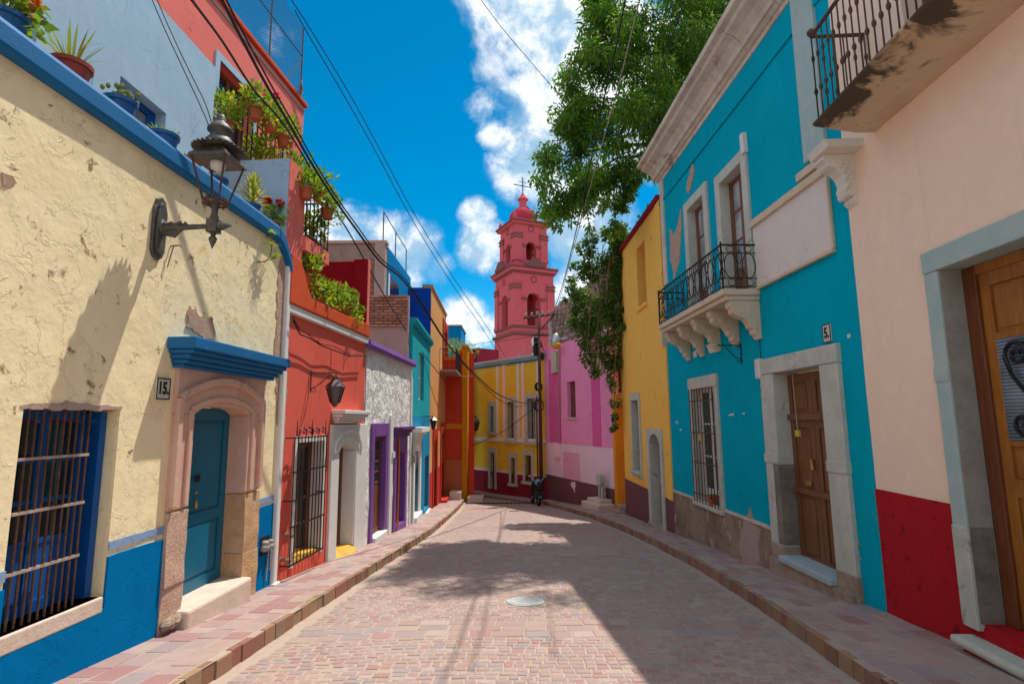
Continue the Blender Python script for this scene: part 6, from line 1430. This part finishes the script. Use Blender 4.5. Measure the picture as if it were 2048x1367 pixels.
# ---- hillside with tiny houses far beyond
hx = MB(); pts = []
N_ = 40; X_ = np.linspace(-260, 200, N_); hts = [13+5*math.sin(x*.021)+5*math.sin(x*.053+1)+2*math.sin(x*.17) for x in X_]
for (xa, ha), (xb, hb2) in zip(zip(X_, hts), zip(X_[1:], hts[1:])):
    hx.poly([(xa, -190, -4), (xb, -190, -4), (xb, -240, hb2*1.4), (xa, -240, ha*1.4)]); hx.poly([(xa, -240, ha*1.4), (xb, -240, hb2*1.4), (xb, -300, -4), (xa, -300, -4)])
struct(hx.build('hill', 'hill', None, smooth=True), 'green hillside far beyond the end of the street')
for k, (px, py, mt) in enumerate(((952, 716, 'tealleft'), (962, 722, 'skyblue'), (972, 712, 'lightblue'), (980, 724, 'white'))):
    q = at_y(px, py, 196+k*3); t = thing('hillside_house', ('turquoise', 'sky blue', 'pale blue', 'white')[k]+' tiny house on the far hillside left of the church tower', 'house', (float(q[0]), float(q[1]), float(q[2])-5)); wbox(MB(), -1.4, 1.4, 0, 3, 0, 5+k*.2).build('wall', mt, t); wbox(MB(), -1.5, 1.5, -.1, 3.1, 5+k*.2, 5.3+k*.2).build('roof', 'roof', t); wbox(MB(), -.4, .4, -.05, -.01, 2.5, 3.6).build('window', 'glass', t)

# ---- manhole cover
t = thing('manhole_cover', 'round pale painted manhole cover in the middle of the street', 'manhole cover', (float(MH[0]), float(MH[1]), float(MH[2])))
mb = MB()
mb.lathe([(.25, -.04), (.25, .006), (.235, .012), (.222, .006), (.21, .006), (.205, .012), (.16, .012), (.155, .007), (.10, .007), (.095, .012), (0.001, .012)], (0, 0, 0), 32); mb.v = [(x, y, z-.079*y) for x, y, z in mb.v]; mb.build('cover', 'manhole', t)
mb = MB()
for k in range(8): a = k*math.pi/4; mb.blob((.21*math.cos(a), .21*math.sin(a), .012-.079*-.0), (.03, .03, .006), 6)
mb.v = [(x, y, z-.079*y) for x, y, z in mb.v]; mb.build('stud', 'ink', t, kind='stuff') if False else None

# ---- utility pole at the bend
px_, py_ = 1.30, 26.25
t = thing('utility_pole', 'dark utility pole with crossarm and hanging cable coils at the bend', 'utility pole', (px_, py_, zr(26)))
zt_ = at_y(1087, 625, 26.2)[2]-zr(26); MB().lathe([(.10, 0), (.075, zt_*.6), (.06, zt_)], (0, 0, 0), 8).build('pole', 'pole', t, smooth=True)
zc_ = at_y(1087, 668, 26.2)[2]-zr(26); m_ = MB(); m_.tube([(-.75, 0, zt_-.25), (.95, 0, zt_-.05)], .05, 4); m_.tube([(-.5, 0, zc_), (.5, 0, zc_)], .045, 4); m_.tube([(.0, 0, zt_-.9), (.75, 0, zt_-.1)], .03, 4); m_.build('crossarm', 'pole', t)
m_ = MB()
for k in range(6): m_.lathe([(.03, 0), (.06, .05), (.04, .1), (.055, .15), (.02, .18)], (-.6+.27*k, 0, zt_-.18+.03*k), 6)
m_.build('insulator', 'ironpale', t); m_ = MB()
for k in range(5): m_.lathe([(.10, 0), (.12, .05), (.12, .30), (.08, .34)], (random.uniform(-.2, .15), random.uniform(-.2, -.1), zc_-.45-.3*k*.6), 8)
for zq, r_ in ((zc_-.7, .25), (zc_-2.5, .16), (at_y(1087, 810, 26.2)[2]-zr(26), .22)):
    mc = MB()
    for k in range(4): mc.tube([(r_*math.cos(q*.7)*(.8+.1*k)-.02*k, -.15-.03*k, zq+r_*1.3*math.sin(q*.7)) for q in range(9)], .022, 5, closed=True)
    mc.build('cable_coil', 'cable', t)
m_.build('splice_case', 'cable', t); m_ = MB(); m_.tube([(-.15, -.1, .3), (-.16, -.1, zt_*.55)], .04, 5); m_.build('conduit', 'pole', t)
# ---- street lamp with amber bowl
q = at_y(1112, 685, 24.5); t = thing('street_lamp', 'cobra head street lamp with amber bowl above the pink house', 'street lamp', (float(q[0]), 24.5, float(q[2])))
m_ = MB(); e = at_y(1165, 700, 24.3); m_.tube([(0.05, 0, .12), (.5, 0.0, .22), (float(e[0]-q[0])+.4, -.3, -.35)], .035, 6); m_.build('arm', 'galv', t)
MB().lathe([(.06, .42), (.14, .34), (.17, .10), (.20, .02), (.20, -.02)], (0, 0, 0), 12).build('lamp_head', 'galv', t, smooth=True); MB().lathe([(.20, -.02), (.20, -.14), (.14, -.26), (.02, -.30)], (0, 0, 0), 12).build('bowl', 'amber', t, smooth=True)

# ---- scooter parked on the road at the kerb
q = at_plane(1072, 1007, (0, 25.2), (1, 25.2)); zz = zr(25.2)
t = thing('motor_scooter', 'small motor scooter with pale blue front parked at the kerb by the utility pole', 'scooter', (float(q[0]), 25.2, zz), R_(14))
for yy in (-.42, .55):
    m_ = MB(); m_.tube([(0, -(yy+.2*math.cos(k*math.pi/7)), .25+.2*math.sin(k*math.pi/7)) for k in range(14)], .055, 8, closed=True); wo_ = m_.build('wheel', 'rubber', t, smooth=True)
    MB().tube([(-.04, -yy, .25), (.04, -yy, .25)], .10, 10).build('rim', 'galv', wo_)
m_ = MB(); m_.prism_u([(.45, .45), (.25, .95), (.33, 1.0), (.50, .55), (.60, .42), (.55, .34)], -.11, .11); m_.prism_u([(.2, .33), (-.3, .33), (-.72, .52), (-.78, .70), (-.2, .66), (-.05, .42), (.2, .40)], -.14, .14); m_.v = [(x, y if False else -(-y), z) for x, y, z in m_.v]
m_.v = [(x, -y, z) for x, y, z in m_.v]; m_.build('body', 'scooterwhite', t, bevel=.03)
MB().prism_u([(.78, .74), (.05, .70), (.1, .80), (.5, .80), (.78, .86)], -.13, .13).build('seat', 'rubber', t, bevel=.03)
MB().blob((0, .36, 1.02), (.17, .12, .15), 10).build('headlight_cowl', 'scooterblue', t, smooth=True); MB().blob((0, .47, 1.0), (.09, .04, .08), 10).build('headlight', 'glass', t, smooth=True)
m_ = MB(); m_.tube([(-.36, .20, 1.08), (-.1, .28, 1.05), (.1, .28, 1.05), (.36, .20, 1.08)], .022, 6); m_.tube([(-.07, .42, .25), (-.07, .30, .9)], .03, 6); m_.tube([(.07, .42, .25), (.07, .30, .9)], .03, 6); m_.build('handlebar', 'rubber', t)
for s_ in (-1, 1): MB().tube([(.2*s_, .28, 1.06), (.30*s_, .26, 1.25)], .012, 5).blob((.33*s_, .26, 1.30), (.08, .02, .05), 8).build('mirror', 'mirror', t)
MB().prism_u([(.70, .40), (.63, .47), (.42, .52), (.23, .47), (.16, .38), (.22, .36), (.42, .47), (.62, .41)], -.075, .075).build('mudguard', 'scooterblue', t)

# ---- overhead cables
def cable(label, pix, A, B, r=.012, mat='cable', sub=4):
    """a cable hanging in the vertical plane through plan points A and B"""
    pts = [at_plane(px, py, A, B) for px, py in pix]
    P_ = [np.array(p) for p in pts]; out = []
    for i in range(len(P_)-1):
        p0 = P_[max(i-1, 0)]; p1 = P_[i]; p2 = P_[i+1]; p3 = P_[min(i+2, len(P_)-1)]
        for k in range(sub): t_ = k/sub; out.append(.5*((2*p1)+(-p0+p2)*t_+(2*p0-5*p1+4*p2-p3)*t_**2+(-p0+3*p1-3*p2+p3)*t_**3))
    out.append(P_[-1]); o = out[0]; mb = MB(); mb.tube([(p[0]-o[0], -(p[1]-o[1]), p[2]-o[2]) for p in out], r, 5)
    ob = mb.build('overhead_cable', mat, None); ob.location = o; tag(ob, label, 'cable', 'overhead cables'); return ob
def plan(px, py, y): q = at_y(px, py, y); return (float(q[0]), float(q[1]))
cable('thick black cable running from upper left down to the apricot house balcony', [(352, -45), (383, 0), (444, 82), (506, 178), (560, 239), (608, 314), (657, 400), (705, 477), (760, 576), (804, 648), (839, 698), (898, 772)], plan(383, 0, 5.2), (-2.9, 24.5), .015)
cable('thickest twisted black cable from upper left down to the utility pole', [(415, -50), (444, 0), (478, 68), (533, 171), (581, 253), (625, 330), (670, 400), (716, 464), (760, 523), (808, 562), (861, 637), (898, 692), (950, 748), (1000, 790), (1055, 806), (1087, 798)], plan(444, 0, 5.4), (1.25, 26.2), .018)
cable('second strand beside the twisted cable, ending at the utility pole', [(422, -50), (452, 0), (486, 66), (542, 170), (588, 250), (630, 326), (674, 396), (720, 460), (764, 519), (812, 560), (865, 640), (902, 697), (952, 755), (1000, 800), (1040, 812), (1087, 792)], plan(452, 0, 5.45), (1.25, 26.15), .011)
cable('upper thin cable from the roof fence post across the sky to the church', [(575, -10), (612, 45), (700, 190), (760, 300), (830, 430), (905, 552), (975, 655), (1015, 720)], plan(612, 45, 11), (-.3, 29.5), .012)
cable('lower thin cable from the roof fence post across the sky to the church', [(590, 20), (608, 55), (690, 195), (752, 305), (822, 435), (897, 557), (967, 660), (1005, 722)], plan(608, 55, 11), (-.5, 29.8), .012)
cable('single thin cable crossing the white cloud into the tree', [(955, -10), (1000, 51), (1060, 122), (1124, 197), (1180, 262)], plan(960, 0, 14), (3.0, 15.5), .010)
cable('dark cable hanging from the tree top down to the utility pole', [(1252, -10), (1235, 80), (1210, 190), (1182, 320), (1155, 450), (1125, 570), (1100, 645)], plan(1250, 0, 7.5), (1.7, 26.2), .014)
cable('pale cable right of the dark one in front of the tree', [(1282, -10), (1262, 70), (1240, 160), (1205, 285), (1165, 430), (1130, 560), (1105, 655)], plan(1280, 0, 7.8), (1.9, 26.2), .011, 'cablepale')
cable('thin dark cable in front of the tree nearest the teal cornice', [(1372, -10), (1320, 150), (1282, 265), (1245, 385), (1205, 500)], plan(1370, 0, 8.2), (3.4, 20), .010)
cable('left one of two thin wires crossing the light blue upper wall', [(300, -10), (330, 60), (365, 135), (400, 210), (418, 252)], plan(304, 0, 5.6), (-3.0, 5.5+1.2), .006)
cable('right one of two thin wires crossing the light blue upper wall', [(310, -10), (340, 60), (376, 137), (410, 206), (424, 250)], plan(310, 0, 5.65), (-2.98, 5.5+1.2), .006)
cable('low sagging cable from the utility pole towards the orange end house', [(1083, 800), (1060, 822), (1010, 860), (965, 882), (944, 890)], (1.25, 26.1), (-2.3, 27.2), .014)
cable('nearly level cable between the orange end house and the utility pole', [(938, 690), (985, 683), (1030, 678), (1087, 668)], (-2.2, 27.3), (1.28, 26.2), .012)
cable('pale cable from the apricot house to the utility pole', [(893, 748), (940, 752), (1000, 733), (1050, 700), (1085, 675)], (-3.0, 26.5), (1.28, 26.2), .010, 'cablepale')

# ---- tree behind the teal and yellow houses
def leafmesh(name, centers, radii, nper, L, w, mat, parent, droop=.6, seed=1, kind='stuff'):
    rng = np.random.default_rng(seed); V = []
    for c, r, n in zip(centers, radii, nper):
        a = rng.normal(size=(n, 3)); a /= np.linalg.norm(a, axis=1)[:, None]; a *= (rng.random(n)**.38)[:, None]
        p = np.array(c)+a*np.array(r)
        d = a*.7+rng.normal(size=(n, 3))*.55; d[:, 2] -= droop; d /= np.linalg.norm(d, axis=1)[:, None]
        nn = rng.normal(size=(n, 3))*.6; nn[:, 2] += 1; s = np.cross(d, nn); s /= np.maximum(np.linalg.norm(s, axis=1), 1e-6)[:, None]
        l = (L*rng.uniform(.6, 1.35, n))[:, None]; ww = (w*rng.uniform(.7, 1.3, n))[:, None]
        V.append(np.stack([p, p+d*l*.45+s*ww, p+d*l, p+d*l*.45-s*ww], 1))
    V = np.concatenate(V).reshape(-1, 3); nq = len(V)//4
    me = bpy.data.meshes.new(name); me.vertices.add(len(V)); me.vertices.foreach_set('co', V.ravel().astype(np.float32))
    me.loops.add(nq*4); me.loops.foreach_set('vertex_index', np.arange(nq*4, dtype=np.int32)); me.polygons.add(nq)
    me.polygons.foreach_set('loop_start', np.arange(nq, dtype=np.int32)*4); me.polygons.foreach_set('loop_total', np.full(nq, 4, dtype=np.int32)); me.update(); me.validate()
    me.materials.append(M[mat]); o = bpy.data.objects.new(name, me); COL.objects.link(o); o.parent = parent; o['kind'] = kind; return o
TX, TYY, TZ = 8.6, 15.5, -1.5
t = thing('leafy_tree', 'large leafy tree with drooping branches spreading over the teal house roof', 'tree', (TX, TYY, TZ))
rnd = random.Random(5)
# silhouette boughs, each where it hangs over the street
BOUGH = [(1075, 352, 15.5, .45), (1105, 330, 15.2, .6), (1150, 360, 15, .7), (1100, 395, 15.4, .5), (1092, 432, 15.6, .42), (1130, 410, 15.3, .5), (1165, 395, 15, .5), (1200, 350, 14.8, .7), (1235, 330, 14.6, .6),
         (1140, 300, 14.8, .6), (1120, 250, 14.3, .5), (1150, 255, 14.2, .6), (1130, 215, 14, .5), (1165, 215, 13.8, .7), (1135, 165, 13.5, .5), (1165, 150, 13.3, .6), (1150, 120, 13.2, .45), (1195, 100, 13, .6),
         (1185, 60, 12.6, .5), (1180, 15, 12.3, .6), (1215, 15, 12.2, .7), (1250, 60, 12.4, .8), (1230, 130, 13, .8), (1215, 200, 13.6, .8), (1195, 270, 14.2, .8), (1245, 260, 14, .8), (1280, 190, 13.4, .9), (1290, 100, 12.6, .9), (1290, 290, 14.2, .6), (1310, 250, 13.9, .6),
         (1320, 30, 12, .9), (1370, 80, 12.3, .9), (1400, 20, 12, .8), (1430, 60, 12.4, .8), (1350, 150, 13, .9), (1330, 220, 13.6, .7), (1390, 140, 13, .7), (1440, -10, 12, .7), (1475, -20, 12, .6),
         (1243, 400, 15.2, .26), (1230, 425, 15.3, .2), (1222, 460, 15.4, .2), (1252, 372, 15, .22), (1210, -60, 12, .9), (1290, -70, 11.8, 1.0), (1380, -70, 11.8, 1.0), (1180, -50, 12, .7)]
cs, rs, ns = [], [], []; BC = []
for px, py, y, r in BOUGH:
    c = at_y(px+(18 if px < 1210 and py < 470 else 8), py-8, y+rnd.uniform(-.3, .3)+max(0, (400-py)/400)*2.3)
    BC.append(c)
    for k in range(5):
        o = np.array([rnd.gauss(0, r*.42), rnd.gauss(0, r*.75), rnd.gauss(0, r*.42)]); q = r*rnd.uniform(.45, .75)
        cs.append(c+o-np.array([TX, TYY, TZ])); rs.append((q, q, q*.75)); ns.append(int(330*q*q/.16*.47)+34)
EDGE = [(1170, -10), (1190, 60), (1135, 120), (1110, 190), (1100, 250), (1122, 290), (1066, 345), (1078, 400), (1092, 450), (1140, 430), (1180, 412), (1215, 385), (1262, 345), (1300, 335)]
for (xa, ya), (xb, yb) in zip(EDGE, EDGE[1:]):      # ragged sprigs at the rim
    for k in range(7):
        u = rnd.random(); px, py = xa+(xb-xa)*u+rnd.gauss(0, 13), ya+(yb-ya)*u+rnd.gauss(0, 13); q = rnd.uniform(.10, .24)
        cs.append(at_y(px+8, py-4, 14.6+max(0, (400-py)/400)*.8+rnd.uniform(-.6, .9))-np.array([TX, TYY, TZ])); rs.append((q, q, q*1.2)); ns.append(int(520*q*q)+8)
for k in range(95):            # the rest of the crown, behind and above
    a, b = rnd.uniform(0, 6.28), rnd.uniform(-.5, 1); c = np.array([7.2+3.2*math.cos(a)*rnd.random()**.5, 15.8+3.0*math.sin(a)*rnd.random()**.5, 10.2+2.6*b])
    cs.append(c-np.array([TX, TYY, TZ])); q = rnd.uniform(.6, 1.0); rs.append((q, q, q*.75)); ns.append(140)
leafmesh('crown', cs, rs, ns, .18, .028, 'leaf', t, .75, 3)
tb = MB(); loc = lambda p: (p[0]-TX, -(p[1]-TYY), p[2]-TZ)
tb.tube([loc(p) for p in ((8.6, 15.5, -2.5), (8.4, 15.4, 2), (7.9, 15.1, 5.6), (7.1, 14.6, 8.6))], .42, 10, .28); tb.build('trunk', 'bark', t, smooth=True)
def limb(pts, r0, r1):
    out = []; P_ = [np.array(p, float) for p in pts]
    for i in range(len(P_)-1):
        p0, p1, p2, p3 = P_[max(i-1, 0)], P_[i], P_[i+1], P_[min(i+2, len(P_)-1)]
        for k in range(5): u = k/5; out.append(.5*((2*p1)+(-p0+p2)*u+(2*p0-5*p1+4*p2-p3)*u**2+(-p0+3*p1-3*p2+p3)*u**3)+np.array([rnd.gauss(0, .05), rnd.gauss(0, .05), rnd.gauss(0, .05)])*(k > 0))
    out.append(P_[-1]); MB().tube([loc(p) for p in out], r0, 6, r1).build('branch', 'bark', t, smooth=True)
b_ = np.array([7.1, 14.6, 8.6])
for k, e in enumerate(BC):
    if k % 4: continue
    hz = max(9.2, e[2]+.9); limb([b_, b_*.66+np.array([e[0], e[1], hz])*.34+np.array([0, 0, .5]), b_*.25+np.array([e[0], e[1], hz])*.75, e+np.array([0, 0, .1])], .075, .008)

# ---- creeper hanging over the yellow and pink corner
t = thing('creeper', 'dark green creeper hanging over the corner of the yellow and pink houses', 'creeper', (3.3, 19.2, zr(19)))
O = np.array([3.3, 19.2, zr(19)]); VB = [(1180, 500, 18.8, .28), (1215, 520, 18.6, .35), (1245, 500, 18.2, .35), (1200, 560, 18.8, .45), (1160, 590, 19.3, .35), (1235, 560, 18.4, .4), (1185, 620, 19, .45), (1165, 655, 19.2, .4), (1225, 620, 18.5, .42), (1255, 590, 18.2, .3),
      (1195, 680, 18.9, .45), (1225, 680, 18.6, .4), (1180, 710, 19, .3), (1215, 730, 18.7, .36), (1190, 740, 18.9, .25), (1235, 720, 18.5, .3), (1228, 770, 18.6, .25), (1238, 650, 18.4, .35), (1258, 650, 18.2, .22), (1226, 810, 18.6, .17), (1230, 835, 18.6, .14), (1228, 855, 18.6, .10),
      (1262, 520, 18.0, .3), (1275, 470, 17.6, .3), (1250, 460, 17.9, .3), (1290, 445, 17, .25), (1140, 560, 19.4, .14), (1150, 530, 19.2, .12), (1160, 500, 19, .14), (1170, 485, 18.9, .14), (1150, 620, 19.3, .2), (1268, 620, 18, .14), (1275, 655, 17.8, .10), (1310, 415, 16, .18), (1130, 600, 19.6, .08), (1210, 470, 18.6, .16), (1190, 470, 18.7, .2), (1225, 485, 18.5, .3), (1200, 520, 18.7, .4), (1175, 545, 18.9, .35), (1150, 575, 19.3, .25), (1240, 540, 18.3, .4), (1265, 500, 18, .35), (1145, 640, 19.4, .25), (1175, 690, 19.1, .3), (1260, 560, 18.1, .3), (1205, 610, 18.8, .45), (1290, 470, 17.2, .22), (1300, 430, 16.6, .2)]
cs, rs, ns = [], [], []; ds_ = []
for px, py, y, r in VB:
    c = at_y(px, py, y); c[0] = min(c[0], 3.62 if y > 17 else c[0])
    for k in range(3):
        q = r*rnd.uniform(.6, .9); cs.append(c-O+np.array([rnd.gauss(0, r*.4), rnd.gauss(0, r*.35), rnd.gauss(0, r*.5)])); rs.append((q, q, q*1.1)); ns.append(int(q*q*1500)+14)
leafmesh('foliage', cs, rs, ns, .11, .042, 'vine', t, .5, 5)
ci = [i for i in range(len(cs)) if rnd.random() < .35]
leafmesh('dry_foliage', [cs[i]+np.array([.1, .1, .15]) for i in ci], [rs[i] for i in ci], [int(ns[i]*.55) for i in ci], .10, .022, 'dryvine', t, 1.0, 8)
sm = MB(); lv = lambda px, py, y: (lambda q: (q[0]-O[0], -(q[1]-O[1]), q[2]-O[2]))(at_y(px, py, y))
sm.tube([lv(1222, 505, 18.3), lv(1215, 560, 18.3), lv(1212, 610, 18.3)], .05, 6, .03); sm.tube([lv(1245, 470, 18), lv(1238, 600, 18.2), lv(1228, 760, 18.4), lv(1230, 850, 18.5)], .02, 5)
for k in range(14): a = rnd.randint(1180, 1260); sm.tube([lv(a, 470+rnd.randint(0, 60), 18.3), lv(a+rnd.randint(-15, 10), 600, 18.4), lv(a+rnd.randint(-20, 15), 680+rnd.randint(0, 60), 18.4)], .012, 4)
sm.build('stem', 'woodvine', t)
leafmesh('dry_tuft', [np.array(LT.w(-.0, .0, 0))*0+np.array(at_y(1355, 315, 12.2))-O], [(.25, .5, .2)], [160], .16, .008, 'dryvine', t, .2, 9)
